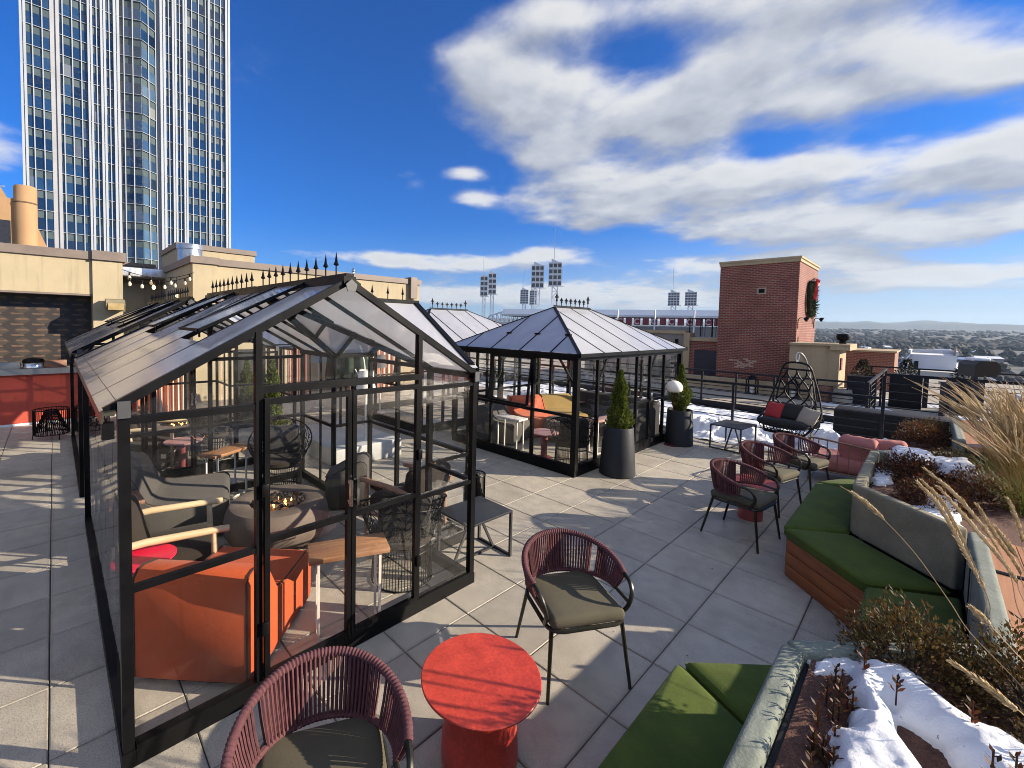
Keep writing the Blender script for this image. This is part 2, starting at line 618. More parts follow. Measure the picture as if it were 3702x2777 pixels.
def m_deck(name='deck_slabs', joints=True):
    """concrete slabs on a square grid: dark joints, slab-to-slab shade, speckle, damp patches"""
    mt, T_, out = mat_new(name)
    p = T_.new('ShaderNodeBsdfPrincipled')
    T_.l.new(p.outputs[0], out.inputs[0])
    ge = T_.new('ShaderNodeNewGeometry')
    sp = T_.new('ShaderNodeSeparateXYZ')
    T_.l.new(ge.outputs['Position'], sp.inputs[0])
    u = T_.math('DIVIDE', T_.math('SUBTRACT', sp.outputs[0], -3.64668), S)
    v = T_.math('DIVIDE', T_.math('SUBTRACT', sp.outputs[1], 5.43139), S)
    fu, fv = T_.math('FLOOR', u), T_.math('FLOOR', v)
    ru, rv = T_.math('FRACT', u), T_.math('FRACT', v)

    def edge(r):
        return T_.math('MINIMUM', r, T_.math('SUBTRACT', 1.0, r))
    e = T_.math('MINIMUM', edge(ru), edge(rv))
    joint = T_.maprange(e, .0035, .010, 1. if joints else 0., 0.)
    soft = T_.maprange(e, .008, .05, 1., 0.)
    cb = T_.new('ShaderNodeCombineXYZ')
    T_.l.new(fu, cb.inputs[0])
    T_.l.new(fv, cb.inputs[1])
    wn = T_.new('ShaderNodeTexWhiteNoise', noise_dimensions='3D')
    T_.l.new(cb.outputs[0], wn.inputs['Vector'])
    pos = ge.outputs['Position']
    stain = T_.noise(pos, .9, 6, .62, .4)
    mott = T_.noise(pos, 7., 5, .6)
    grit = T_.noise(pos, 130., 3, .65)
    grit2 = T_.noise(pos, 48., 4, .7)
    c = T_.ramp(stain, [(.3, (.345, .305, .24)), (.5, (.465, .42, .34)), (.75, (.56, .505, .415))])
    c = T_.mix(T_.maprange(wn.outputs[0], 0, 1, 0., .26), c, (.16, .15, .135))
    c = T_.mix(T_.maprange(mott, .35, .7, .0, .30), c, (.19, .175, .15))
    c = T_.mix(T_.maprange(grit, .50, .66, 0., .62), c, (.11, .095, .075))
    c = T_.mix(T_.maprange(grit, .30, .45, .30, 0.), c, (.52, .50, .46))
    c = T_.mix(T_.maprange(grit2, .55, .75, 0., .35), c, (.14, .13, .11))
    c = T_.mix(T_.math('MULTIPLY', soft, .22), c, (.10, .09, .08))
    c = T_.mix(T_.math('MULTIPLY', joint, .93), c, (.012, .011, .010))
    T_.l.new(c, p.inputs['Base Color'])
    wet = T_.noise(pos, .55, 4, .55, .6)
    wetf = T_.maprange(wet, .50, .68)
    T_.l.new(T_.math('SUBTRACT', T_.math('ADD', .50, T_.math('MULTIPLY', grit2, .2)), T_.math('MULTIPLY', wetf, .36)), p.inputs['Roughness'])
    b = T_.new('ShaderNodeBump')
    b.inputs['Strength'].default_value = .55
    b.inputs['Distance'].default_value = .006
    hgt = T_.math('SUBTRACT', T_.math('ADD', T_.math('MULTIPLY', grit, .35), T_.math('MULTIPLY', grit2, .35)), T_.math('MULTIPLY', joint, 1.6))
    T_.l.new(hgt, b.inputs['Height'])
    T_.l.new(b.outputs[0], p.inputs['Normal'])
    return mt


def schlick(T_, f0, gain=1.):
    """two-sided Fresnel for thin sheets"""
    ge = T_.new('ShaderNodeNewGeometry')
    c = T_.math('ABSOLUTE', T_.vmath('DOT_PRODUCT', ge.outputs['Incoming'], ge.outputs['Normal'], out=1))
    p5 = T_.math('POWER', T_.math('SUBTRACT', 1.0, c, clamp=True), 5.0)
    return T_.math('MINIMUM', T_.math('MULTIPLY', T_.math('ADD', f0, T_.math('MULTIPLY', p5, 1-f0)), gain), 1.0)


def m_glass(name, tint=(.93, .95, .95), dirt=.05, rough=.0, ior=1.5):
    """single thin pane: clear through, Fresnel mirror, slight film of dust"""
    mt, T_, out = mat_new(name)
    tr = T_.new('ShaderNodeBsdfTransparent')
    tr.inputs[0].default_value = (*tint, 1)
    gl = T_.new('ShaderNodeBsdfGlossy')
    gl.inputs['Roughness'].default_value = rough
    df = T_.new('ShaderNodeBsdfDiffuse')
    df.inputs[0].default_value = (.55, .55, .53, 1)
    tc = T_.new('ShaderNodeTexCoord')
    nz = T_.noise(tc.outputs['Object'], 2.2, 6, .65, .8)
    b = T_.new('ShaderNodeBump')
    b.inputs['Strength'].default_value = .06
    b.inputs['Distance'].default_value = .02
    T_.l.new(T_.noise(tc.outputs['Object'], 2.6, 3, .5), b.inputs['Height'])
    T_.l.new(b.outputs[0], gl.inputs['Normal'])
    m1 = T_.new('ShaderNodeMixShader')
    T_.l.new(schlick(T_, .042), m1.inputs[0])
    T_.l.new(tr.outputs[0], m1.inputs[1])
    T_.l.new(gl.outputs[0], m1.inputs[2])
    m2 = T_.new('ShaderNodeMixShader')
    T_.l.new(T_.maprange(nz, .42, .8, dirt*.3, dirt*2.4), m2.inputs[0])
    T_.l.new(m1.outputs[0], m2.inputs[1])
    T_.l.new(df.outputs[0], m2.inputs[2])
    T_.l.new(m2.outputs[0], out.inputs[0])
    return mt


def m_poly(name):
    """twin-wall roof sheet: cloudy, ribbed, partly see-through, shiny skin"""
    mt, T_, out = mat_new(name)
    tc = T_.new('ShaderNodeTexCoord')
    obj = tc.outputs['Object']
    tr = T_.new('ShaderNodeBsdfTransparent')
    tr.inputs[0].default_value = (.74, .74, .78, 1)
    tl = T_.new('ShaderNodeBsdfTranslucent')
    tl.inputs[0].default_value = (.62, .62, .64, 1)
    df = T_.new('ShaderNodeBsdfDiffuse')
    nz = T_.noise(obj, 1.6, 5, .6, .5)
    T_.l.new(T_.ramp(nz, [(.3, (.57, .58, .60)), (.7, (.72, .73, .75))]), df.inputs[0])
    gl = T_.new('ShaderNodeBsdfGlossy')
    gl.inputs[0].default_value = (.9, .9, .95, 1)
    T_.l.new(T_.maprange(nz, .3, .7, .07, .20), gl.inputs['Roughness'])
    b = T_.new('ShaderNodeBump')
    b.inputs['Strength'].default_value = .10
    b.inputs['Distance'].default_value = .02
    T_.l.new(T_.noise(obj, 3.0, 3, .5), b.inputs['Height'])
    for q in (gl, df):
        T_.l.new(b.outputs[0], q.inputs['Normal'])

    def mixs(f, a, b_):
        mm = T_.new('ShaderNodeMixShader')
        T_.put(f, mm.inputs[0])
        T_.l.new(a, mm.inputs[1])
        T_.l.new(b_, mm.inputs[2])
        return mm.outputs[0]
    a = mixs(.84, tr.outputs[0], mixs(.36, df.outputs[0], tl.outputs[0]))
    a = mixs(schlick(T_, .15), a, gl.outputs[0])
    T_.l.new(a, out.inputs[0])
    return mt


def m_leaf(name, cols, rough=.6, trans=.25):
    """leaf colour picked per leaf (mesh island), a little light through it"""
    mt, T_, out = mat_new(name)
    p = T_.new('ShaderNodeBsdfPrincipled')
    ge = T_.new('ShaderNodeNewGeometry')
    st = [(i/max(1, len(cols)-1), c) for i, c in enumerate(cols)]
    c = T_.ramp(ge.outputs['Random Per Island'], st)
    T_.l.new(c, p.inputs['Base Color'])
    p.inputs['Roughness'].default_value = rough
    p.inputs['Specular IOR Level'].default_value = .3
    tl = T_.new('ShaderNodeBsdfTranslucent')
    T_.l.new(c, tl.inputs[0])
    mm = T_.new('ShaderNodeMixShader')
    mm.inputs[0].default_value = trans
    T_.l.new(p.outputs[0], mm.inputs[1])
    T_.l.new(tl.outputs[0], mm.inputs[2])
    T_.l.new(mm.outputs[0], out.inputs[0])
    return mt


def m_tower_glass(name, dark, pale):
    mt, T_, out = mat_new(name)
    p = T_.new('ShaderNodeBsdfPrincipled')
    T_.l.new(p.outputs[0], out.inputs[0])
    ge = T_.new('ShaderNodeNewGeometry')
    tc = T_.new('ShaderNodeTexCoord')
    oi = T_.new('ShaderNodeObjectInfo')
    r_ = T_.math('FRACT', T_.math('ADD', ge.outputs['Random Per Island'], oi.outputs['Random']))
    c = T_.ramp(r_, [(0., tuple(q*.35 for q in dark)), (.35, dark), (.8, pale), (.93, pale), (1., (.20, .21, .20))])
    n = T_.noise(tc.outputs['Object'], .09, 4, .6)
    c = T_.mix(T_.maprange(n, .4, .7, 0., .6), c, tuple(q*.4 for q in dark))
    T_.l.new(c, p.inputs['Base Color'])
    p.inputs['Roughness'].default_value = .04
    p.inputs['Specular IOR Level'].default_value = 1.
    b = T_.new('ShaderNodeBump')
    b.inputs['Strength'].default_value = .12
    b.inputs['Distance'].default_value = .3
    T_.l.new(T_.noise(tc.outputs['Object'], .5, 2, .5), b.inputs['Height'])
    T_.l.new(b.outputs[0], p.inputs['Normal'])
    return mt


def m_emit(name, col, strength):
    mt, T_, out = mat_new(name)
    e = T_.new('ShaderNodeEmission')
    e.inputs[0].default_value = (*col, 1)
    e.inputs[1].default_value = strength
    T_.l.new(e.outputs[0], out.inputs[0])
    return mt


def m_snow():
    mt, T_, out = mat_new('snow')
    p = T_.new('ShaderNodeBsdfPrincipled')
    T_.l.new(p.outputs[0], out.inputs[0])
    ge = T_.new('ShaderNodeNewGeometry')
    pos = ge.outputs['Position']
    n1 = T_.noise(pos, 3., 6, .6)
    c = T_.ramp(n1, [(.3, (.72, .73, .76)), (.6, (.86, .87, .89))])
    sp = T_.noise(pos, 75, 2, .5)
    c = T_.mix(T_.maprange(sp, .70, .78, 0., .75), c, (.10, .07, .05))
    T_.l.new(c, p.inputs['Base Color'])
    p.inputs['Roughness'].default_value = .75
    p.inputs['Specular IOR Level'].default_value = .3
    b = T_.new('ShaderNodeBump')
    b.inputs['Strength'].default_value = .5
    b.inputs['Distance'].default_value = .03
    T_.l.new(T_.math('ADD', T_.noise(pos, 110, 5, .75), T_.math('MULTIPLY', T_.noise(pos, 14, 3, .6), 1.2)), b.inputs['Height'])
    T_.l.new(b.outputs[0], p.inputs['Normal'])
    return mt


M = dict(
    deck=m_deck(), slab=m_deck('paving_slab', False), snow=m_snow(),
    black=pm('black_metal', (.0045, .0045, .005), .40, .0, .3, 3., .03, 60, spec=.12),
    blackm=pm('black_matt', (.010, .010, .012), .6, 0., .3, 5., .1, 80, spec=.2),
    glass=m_glass('pane_glass', (.985, .99, .99), .006), poly=m_poly('roof_sheet'),
    olive=pm('olive_metal', (.045, .045, .03), .38, .4, .2, 8., .02, 60),
    rope=pm('plum_rope', (.082, .030, .034), .85, 0, .25, 30, .5, 300, col2=(.135, .056, .060), spec=.25),
    cush=m_fabric('olive_grey_cloth', (.092, .082, .054)),
    cushb=m_fabric('tan_cloth', (.36, .30, .21)),
    redm=pm('red_metal', (.50, .050, .028), .40, 0., .16, 9., .05, 30, rvar=.18, speck=.22, detail=8, dist=.6),
    pink=m_fabric('dusty_pink_cloth', (.46, .18, .16)),
    rust=m_fabric('rust_orange_cloth', (.50, .085, .022), 190., .1),
    coral=m_fabric('coral_cloth', (.62, .16, .08), 190., .1),
    must=m_fabric('mustard_cloth', (.36, .25, .09), 190., .1),
    charc=m_fabric('charcoal_cloth', (.036, .034, .033)),
    greyc=m_fabric('grey_cloth', (.085, .078, .070)),
    brownc=m_fabric('dark_brown_cloth', (.028, .021, .016)),
    green=m_fabric('green_cloth', (.062, .096, .012), 150., .16, col2=(.09, .124, .016)),
    weave=m_fabric('grey_green_weave', (.175, .20, .165), 90., .16, col2=(.25, .275, .23), bump=.5),
    wove=m_fabric('olive_back_weave', (.235, .21, .14), 90., .16, col2=(.30, .27, .185), bump=.5),
    bench=m_wood('stained_cedar', (.13, .032, .008), (.38, .12, .028), 0, 2.2, .38),
    lwood=m_wood('pale_ash', (.50, .36, .20), (.66, .51, .31), 0, 2., .5),
    twood=m_wood('striped_acacia', (.13, .045, .018), (.46, .24, .11), 0, 1.6, .4),
    bwood=m_wood('brown_teak', (.11, .05, .03), (.22, .11, .065), 0, 2., .5),
    capw=m_wood('orange_plank', (.28, .115, .05), (.44, .21, .10), 1, 1.5, .55),
    mulch=pm('red_soil', (.085, .034, .022), .9, 0., .4, 18., .9, 60, col2=(.19, .085, .055), speck=.5),
    conc=pm('fire_pit_concrete', (.085, .066, .052), .75, 0., .3, 5., .3, 70, col2=(.15, .12, .095)),
    coal=pm('lava_rock', (.018, .017, .018), .8, 0., .4, 30., .5, 100),
    flame=m_emit('flame', (1., .34, .05), 9.),
    white=pm('white_paint', (.74, .73, .70), .5, 0., .06, 5.),
    whitem=pm('white_metal', (.70, .66, .56), .4, 0., .08, 8.),
    shade=pm('cream_shade', (.78, .74, .66), .7, 0., .06, 8.),
    globe=pm('opal_globe', (.86, .80, .70), .28, 0., .03, 4.),
    pot=pm('charcoal_pot', (.016, .018, .022), .6, 0., .2, 6., .1, 60, spec=.3),
    stucco=pm('cream_stucco', (.315, .262, .168), .9, 0., .10, 1.3, .5, 110, col2=(.39, .328, .215), streak=.5),
    stuccod=pm('tan_stucco', (.36, .28, .17), .9, 0., .12, 1.6, .5, 90, streak=.5),
    cap=pm('taupe_coping', (.15, .12, .10), .6, .1, .15, 3., .05, 40),
    redwall=pm('orange_red_wall', (.46, .065, .035), .7, 0., .12, 2., .35, 30, stretch=(1, 1, .4), streak=.4),
    counter=pm('grey_counter', (.25, .25, .24), .45, 0., .15, 4., .05, 50),
    steel=pm('stainless', (.55, .55, .55), .25, 1., .1, 5.),
    gusset=pm('gusset_grey', (.055, .057, .06), .5, .3, .2, 6.),
    galv=pm('galvanised', (.42, .44, .46), .35, .9, .2, 4.),
    brick=m_brick('tower_brick', (.15, .029, .020), (.23, .050, .032), (.27, .19, .145)),
    bricko=m_brick('orange_brick', (.20, .065, .038), (.28, .095, .055), (.30, .22, .17)),
    navy=pm('navy_door', (.010, .012, .022), .45, 0., .2, 3.),
    greyw=pm('grey_render', (.20, .19, .17), .85, 0., .25, 1.3, .3, 40, streak=.6),
    cypr=m_leaf('cypress_spray', [(.028, .045, .008), (.065, .095, .012), (.12, .15, .022), (.19, .20, .035)]),
    shrubr=m_leaf('russet_leaf', [(.026, .012, .007), (.075, .022, .010), (.17, .045, .014), (.10, .055, .016), (.04, .024, .010)]),
    shrubo=m_leaf('olive_brown_leaf', [(.028, .017, .008), (.072, .040, .014), (.13, .070, .020), (.085, .075, .020), (.18, .095, .024)]),
    twig=pm('twig', (.055, .035, .024), .9),
    straw=m_leaf('straw', [(.42, .30, .14), (.58, .44, .24), (.70, .57, .36)], .8, .3),
    blade=m_leaf('grass_blade', [(.30, .18, .06), (.46, .30, .12), (.34, .24, .09), (.20, .17, .05)], .6, .35),
    gblade=m_leaf('green_blade', [(.07, .11, .02), (.16, .19, .035), (.26, .24, .05)], .6, .35),
    umb=m_fabric('umbrella_green', (.016, .030, .018), 120., .2),
    bulb=pm('bulb_glass', (.62, .54, .42), .15, 0., .05),
    bulbl=m_emit('bulb_lit', (1., .62, .28), 5.),
    redp=m_fabric('red_pillow', (.46, .045, .05)),
    beigep=m_fabric('beige_pillow', (.40, .345, .27)),
    maroon=pm('maroon_banner', (.16, .012, .022), .7, 0., .1, .3),
    lampw=pm('white_lattice', (.66, .67, .68), .5, .2, .08, .5),
    lampd=pm('lamp_bank_dark', (.09, .095, .10), .5, .3, .3, .4),
)

# ================================================================== SETTING
mb = MB()
GX, GY = -3.64668, 5.43139
ix0, ix1, iy0, iy1 = -18, 9, -17, 10
X0, X1, Y0, Y1 = GX+ix0*S, GX+ix1*S, GY+iy0*S, GY+iy1*S
mb.box(X0-.003, X1+.003, Y0-.003, Y1+.003, -.5, -.011)
mb.box(-60, X0-.004, -30, 11.55, -.5, 0)
mb.box(X1+.004, 12, -30, 11.55, -.5, 0)
mb.box(X0-.003, X1+.003, -30, Y0-.004, -.5, 0)
mb.box(X0-.003, X1+.003, Y1+.004, 11.55, -.5, 0)
struct(mb, 'deck', M['deck'])


def paving():
    """loose laid slabs: chamfered tops, open joints, each a hair off level"""
    rnd = random.Random(77)
    b = MB()
    g, c = .0032, .0048
    for i in range(ix0, ix1):
        for j in range(iy0, iy1):
            x0, y0 = GX+i*S+g, GY+j*S+g
            x1, y1 = GX+(i+1)*S-g, GY+(j+1)*S-g
            dz = rnd.gauss(0, .0007)
            tx, ty = rnd.gauss(0, .0012), rnd.gauss(0, .0012)

            def q(x, y, z):
                return (x, y, z+dz+tx*(x-(x0+x1)/2)+ty*(y-(y0+y1)/2))
            lo = [q(x0, y0, -.0095), q(x1, y0, -.0095), q(x1, y1, -.0095), q(x0, y1, -.0095)]
            md = [q(x0, y0, -c), q(x1, y0, -c), q(x1, y1, -c), q(x0, y1, -c)]
            tp = [q(x0+c, y0+c, 0), q(x1-c, y0+c, 0), q(x1-c, y1-c, 0), q(x0+c, y1-c, 0)]
            fs = [(8, 9, 10, 11)]
            for k_ in range(4):
                l = (k_+1) % 4
                fs += [(k_, l, 4+l, 4+k_), (4+k_, 4+l, 8+l, 8+k_)]
            b.add(lo+md+tp, fs)
    struct(b, 'paving', M['slab'], smooth=False)


paving()


def snow_sheet(name, x0, x1, y0, y1, z, amp, n, seed, hole=.0, label=None, edge=.5, kind='structure', ridge=None):
    """bumpy snow laid over a surface; its rim tapers off and bare gaps are left where it has melted"""
    nx = max(2, int((x1-x0)/n))
    ny = max(2, int((y1-y0)/n))
    vs, fs, keep = [], [], {}
    for j in range(ny+1):
        for i in range(nx+1):
            x, y = x0+(x1-x0)*i/nx, y0+(y1-y0)*j/ny
            e = min(i, nx-i)*n
            e2 = min(j, ny-j)*n
            q = min(e, e2)/edge
            q += (noise.noise(V((x*1.3, y*1.3, seed)))+.35*noise.noise(V((x*4.1, y*4.1, seed+9))))*.9
            h = max(0., min(1., q))
            hh = noise.fractal(V((x*1.9, y*1.9, seed)), .9, 2.1, 5)*.5+.55
            if ridge:
                hh += .22*abs(noise.noise(V((x*7, y*7, seed+1))))+.10*noise.noise(V((x*15, y*15, seed)))
            if ridge:
                hh *= ridge(x, y)
            hgt = amp*hh*(h**.6)
            if hole and noise.noise(V((x*.8, y*.8, seed+3)))*.5+.5 < hole:
                hgt = -.05
            keep[(i, j)] = hgt > .004
            vs.append((x, y, z+(hgt if hgt > .004 else -.012)))
    for j in range(ny):
        for i in range(nx):
            q = [(i, j), (i+1, j), (i+1, j+1), (i, j+1)]
            if any(keep[t] for t in q):
                fs.append(tuple(t[1]*(nx+1)+t[0] for t in q))
    b = MB().add(vs, fs)
    return tag(b.obj(name, M['snow'], sharp=180), label, None, None, kind)


# lower walkway beyond the railing, with snow lying on it
mb = MB()
mb.box(-40, 9, 11.55, 15.0, -.5, -.012)
struct(mb, 'walkway', pm('walkway_concrete', (.22, .205, .18), .8, 0, .2, 1.2, .3, 50))
mb = MB()
mb.box(-40, 9, 15.0, 34, -.5, -.004)
struct(mb, 'roof_terrace', pm('terrace_concrete', (.30, .27, .22), .8, 0, .2, 1., .3, 50))
snow_sheet('snow', -12, -.75, 11.75, 14.3, -.012, .12, .06, 5.5, hole=.20, edge=.35, kind='stuff')
snow_sheet('snow', -2.4, 4.5, 15.4, 21.5, -.004, .09, .10, 15.5, hole=.40, edge=.3, kind='stuff')
# ploughed bank against the railing on the deck side
snow_sheet('snow_bank', -9.6, -.02, 9.9, 11.42, 0., .46, .03, 2.2, edge=.42, kind='stuff',
           ridge=lambda x, y: (.35+.75*math.exp(-((y-10.95)/.42)**2))*(.55+.6*abs(noise.noise(V((x*.9, 1.3, 0))))+(.25 if x > -3.2 else .0)))
snow_sheet('snow_bank', -1.75, -.35, 9.55, 10.6, 0., .36, .04, 8.1, edge=.4, kind='stuff')

# far city floor, river, hills
mb = MB()
mb.box(-9600, 9600, -500, 12100, -46, -45)
struct(mb, 'ground', pm('valley_floor', (.055, .055, .055), .95, 0, .4, .012, 0, col2=(.10, .095, .09), coord='Object'))


def river():
    b = MB()
    b.prism([(-600, 420), (60, 330), (900, 360), (900, 470), (60, 440), (-600, 530)], -44.9, -44.8)
    struct(b, 'river', pm('river_water', (.20, .235, .28), .25, 0, .15, .01))


river()


def hills():
    b = MB()
    n = 240
    rows = [(7000, 0.), (7800, .75), (9200, 1.0), (11500, .6)]
    vs, fs = [], []
    for r_, k_ in rows:
        for i in range(n+1):
            a = R(-62 + 92*i/n)
            h = 165 + 105*noise.fractal(V((i*.035, r_*.00025, 2.2)), 1., 2., 5) + 26*noise.noise(V((i*.22, 1, 0)))
            h += 55*math.exp(-((i-128)/10)**2)
            vs.append((math.sin(a)*r_, math.cos(a)*r_, -45 + k_*max(8, h+20)))
    for q in range(len(rows)-1):
        for i in range(n):
            a = q*(n+1)+i
            fs.append((a, a+1, a+n+2, a+n+1))
    b.add(vs, fs)
    struct(b, 'hills', pm('wooded_hill', (.045, .05, .05), .95, 0, .3, .02, 0))


hills()


def forest():
    """winter woods over the valley: one mass of ragged crowns nobody could count"""
    b = MB()
    rnd = random.Random(3)
    for _ in range(5200):
        a = R(rnd.uniform(-20, 14))
        r_ = rnd.uniform(470, 2400) if rnd.random() < .7 else rnd.uniform(2000, 5200)
        x, y = math.sin(a)*r_, math.cos(a)*r_
        g = noise.noise(V((x*.004, y*.004, 1)))
        if g < -.15 and rnd.random() < .8:
            continue
        z0 = -45 + max(0, (r_-700))*.016 + 6*noise.noise(V((x*.002, y*.002, 7)))
        h = rnd.uniform(7, 15)
        w = h*rnd.uniform(.45, .8)*(1 if r_ < 1500 else 1.8)
        vs = []
        n = 6
        for k_, (rr, zz) in enumerate(((.55, .12), (1, .5), (.62, .85))):
            for j in range(n):
                t = 2*math.pi*j/n + k_
                q = rr*w*rnd.uniform(.7, 1.15)
                vs.append((x+math.cos(t)*q, y+math.sin(t)*q, z0+h*zz*rnd.uniform(.85, 1.1)))
        vs.append((x, y, z0+h*1.05))
        fs = [(k_*n+j, k_*n+(j+1) % n, (k_+1)*n+(j+1) % n, (k_+1)*n+j) for k_ in range(2) for j in range(n)]
        fs += [(2*n+j, 2*n+(j+1) % n, 3*n) for j in range(n)]
        b.add(vs, fs)
    tag(b.obj('forest', m_leaf('bare_crowns', [(.014, .016, .020), (.032, .032, .034), (.050, .046, .044), (.024, .027, .029)], .9, 0.), smooth=False),
        'dark leafless woods covering the valley beyond the rooftops', 'woods', None, 'stuff')
    # the slope the woods stand on
    g = MB()
    vs, fs = [], []
    n = 40
    for q in range(n+1):
        r_ = 560+(6900-560)*q/n
        for i in range(n+1):
            a = R(-30+50*i/n)
            x, y = math.sin(a)*r_, math.cos(a)*r_
            vs.append((x, y, -44.6 + max(0, r_-700)*.016 + 6*max(0, noise.noise(V((x*.002, y*.002, 7))))))
    for q in range(n):
        for i in range(n):
            a = q*(n+1)+i
            fs.append((a, a+1, a+n+2, a+n+1))
    g.add(vs, fs)
    struct(g, 'terrain', pm('winter_slope', (.05, .048, .045), .95, 0, .4, .02, 0, col2=(.075, .072, .07)))


forest()


def far_houses():
    rnd = random.Random(11)
    adj = ['low', 'long', 'small', 'broad', 'narrow', 'squat']
    wm = pm('far_wall', (.20, .18, .17), .9, 0, .3, .1)
    cnt = 0
    while cnt < 46:
        a = R(rnd.uniform(-7.5, 7.2))
        r_ = rnd.uniform(480, 1250)
        x, y = math.sin(a)*r_, math.cos(a)*r_
        z0 = -45 + max(0, r_-700)*.016 + 6*noise.noise(V((x*.002, y*.002, 7)))
        w, d_, h = rnd.uniform(12, 34), rnd.uniform(10, 18), rnd.uniform(5, 11)
        t = thing('house', 'small far house with a snow covered roof among the bare trees across the river', 'house', (x, y, z0), rnd.uniform(-.4, .4), 'snowy roofed houses across the valley')
        MB().box(-w/2, w/2, -d_/2, d_/2, 0, h).obj('wall', wm, t, smooth=False)
        b = MB()
        e = 1.2
        b.add([(-w/2-e, -d_/2-e, h+.05), (w/2+e, -d_/2-e, h+.05), (w/2+e, d_/2+e, h+.05), (-w/2-e, d_/2+e, h+.05), (-w/2+2, 0, h+3.2), (w/2-2, 0, h+3.2)],
              [(0, 1, 5, 4), (2, 3, 4, 5), (1, 2, 5), (3, 0, 4), (3, 2, 1, 0)])
        b.obj('roof', M['snow'], t, smooth=False)
        cnt += 1


far_houses()

# ================================================================== BUILDINGS


def office_tower():
    X = -122.
    t = thing('office_tower', 'tall glass office tower with white vertical piers filling the upper left', 'tower', (X, -70, -45))
    white = pm('tower_white_panel', (.31, .345, .39), .55, 0, .06, .2)
    grey = pm('tower_grey_panel', (.30, .31, .33), .5, 0, .08, .2)
    gl = m_tower_glass('tower_glass', (.008, .026, .070), (.016, .048, .11))
    gl2 = m_tower_glass('tower_glass_reflection_tint', (.03, .07, .14), (.06, .12, .20))  # angled facet: its brighter sky reflection is put into the glass colour
    sp = pm('tower_spandrel', (.065, .09, .095), .3, 0, .2, .15)
    # column edges as distances along +Y, from the measured facade
    cols = [('p', 78.4, 83.4), ('g', 83.9, 99.), ('d', 99., 102.8), ('s', 102.8, 104.6), ('g', 104.6, 122.6), ('p', 122.6, 125.6), ('g', 125.6, 130.2), ('p', 130.2, 133.5)]
    ypx = [72.6, 95.0, 181.8, 202.9, 215.5, 316.3, 335., 363., 382.7, 409.6, 431.8, 506.4, 577.2, 597.6, 621.5, 637.5, 660.6, 675.3, 751., 759., 813., 830.]

    def yy(px):
        u = (px-1674.8)/1580.4
        d = m.to_3x3() @ V((u, (1247.24-200)/1580.4, -1))
        return d.y/-d.x*122
    kinds = ['p', 'g', 'd', 's', 'g', 'p', 'g', 'p', 'g', 'p', 'G', 'A', 'p', 'g', 'p', 'g', 'p', 'g', 'p', 'g', 'p']
    muls = {1: (118.8, 154.5), 4: (228, 261.7, 294), 6: (350,), 8: (396,), 10: (447.6, 477.8), 11: (533, 562), 13: (609.6,), 15: (649,), 17: (693.4, 718.1, 742.5), 19: (774.9, 797.2)}
    ys = [yy(p_) for p_ in ypx]
    y0, z_lo = ys[0], 0.
    FH, z_hi = 3.93, 140.
    zb = 45+CAMH
    Y_ = lambda v_: v_+70

    def off(kd):
        return {'p': .5, 'd': -1.2, 's': -1.4}.get(kd, 0.)
    core = MB()
    core.box(-40, -.45, Y_(ys[0]), Y_(ys[-1]), 0, z_hi)
    core.obj('core', grey, t, smooth=False)
    pier, dark, mull, band = MB(), MB(), MB(), MB()
    wins = []
    # floor lines sit a fixed height above the camera
    zf = [zb + 4.0 + FH*(i-1) + 1.45 for i in range(0, 22)]
    pierlines = MB()
    for i, kd in enumerate(kinds):
        a, b = Y_(ys[i]), Y_(ys[i+1])
        if kd == 'p':
            mid = (a+b)/2
            w = (b-a)
            pier.box(-.44, .45, a, a+w*.42, 0, z_hi)
            pier.box(-.44, .45, b-w*.42, b, 0, z_hi)
            pier.box(-.44, .22, a+w*.42, b-w*.42, 0, z_hi)
            for z in zf:
                pierlines.box(.445, .46, a, b, z-.05, z+.05)
        elif kd == 'd':
            dark.box(-.44, .0, a, b, 0, z_hi)
            for z in zf:
                pierlines.box(-.01, .015, a, b, z-.05, z+.05)
        elif kd == 's':
            dark.box(-.44, .25, a, b, 0, z_hi)
        else:
            # each bay: glazing plane, for facets pushed out to a ridge
            xa, xb = 0., 0.
            if kd == 'G':
                xa, xb = .1, 1.9
            if kd == 'A':
                xa, xb = 1.9, -1.0
            P0, P1 = V((xa, a, 0)), V((xb, b, 0))
            dirv = (P1-P0)
            nrm = V((dirv.y, -dirv.x, 0)).normalized()
            ed = [a] + [Y_(yy(q)) for q in muls.get(i, ())] + [b]

            def pt(y, z, o=0.):
                f = (y-a)/(b-a)
                q = P0+dirv*f+nrm*o
                return (q.x, q.y, z)
            band2[i] = MB().add([pt(a, 0, -.12), pt(b, 0, -.12), pt(b, z_hi, -.12), pt(a, z_hi, -.12)], [(0, 1, 2, 3)])
            for e_ in ed[1:-1]:
                mull.bar(pt(e_, 0, .10), pt(e_, z_hi, .10), .16, .22, (1, 0, 0))
            for z in zf:
                band.bar(pt(a, z, .06), pt(b, z, .06), .20, .09)
                # spandrel under the line, vision glass below it
                q1 = z-FH*.38
                wb = MB()
                for l in range(len(ed)-1):
                    u0, u1 = ed[l]+.10, ed[l+1]-.10
                    wb.add([pt(u0, z-FH+.10, -.05), pt(u1, z-FH+.10, -.05), pt(u1, q1-.04, -.05), pt(u0, q1-.04, -.05)], [(0, 1, 2, 3)])
                wins.append((z, wb, gl2 if kd == 'A' else gl))
    pier.add(mull.v, mull.f).add(band.v, band.f)
    pier.obj('curtain_wall_grid', white, t, smooth=False)
    dark.add(pierlines.v, pierlines.f)
    dark.obj('shaded_pier', grey, t, smooth=False)
    for i, b in band2.items():
        b.obj('spandrel', sp, t, smooth=False)
    vis = [w for w in wins if w[0] < zb+62 and w[0] > zb+8]
    rest = [w for w in wins if w not in vis]
    extra = vis[100:]
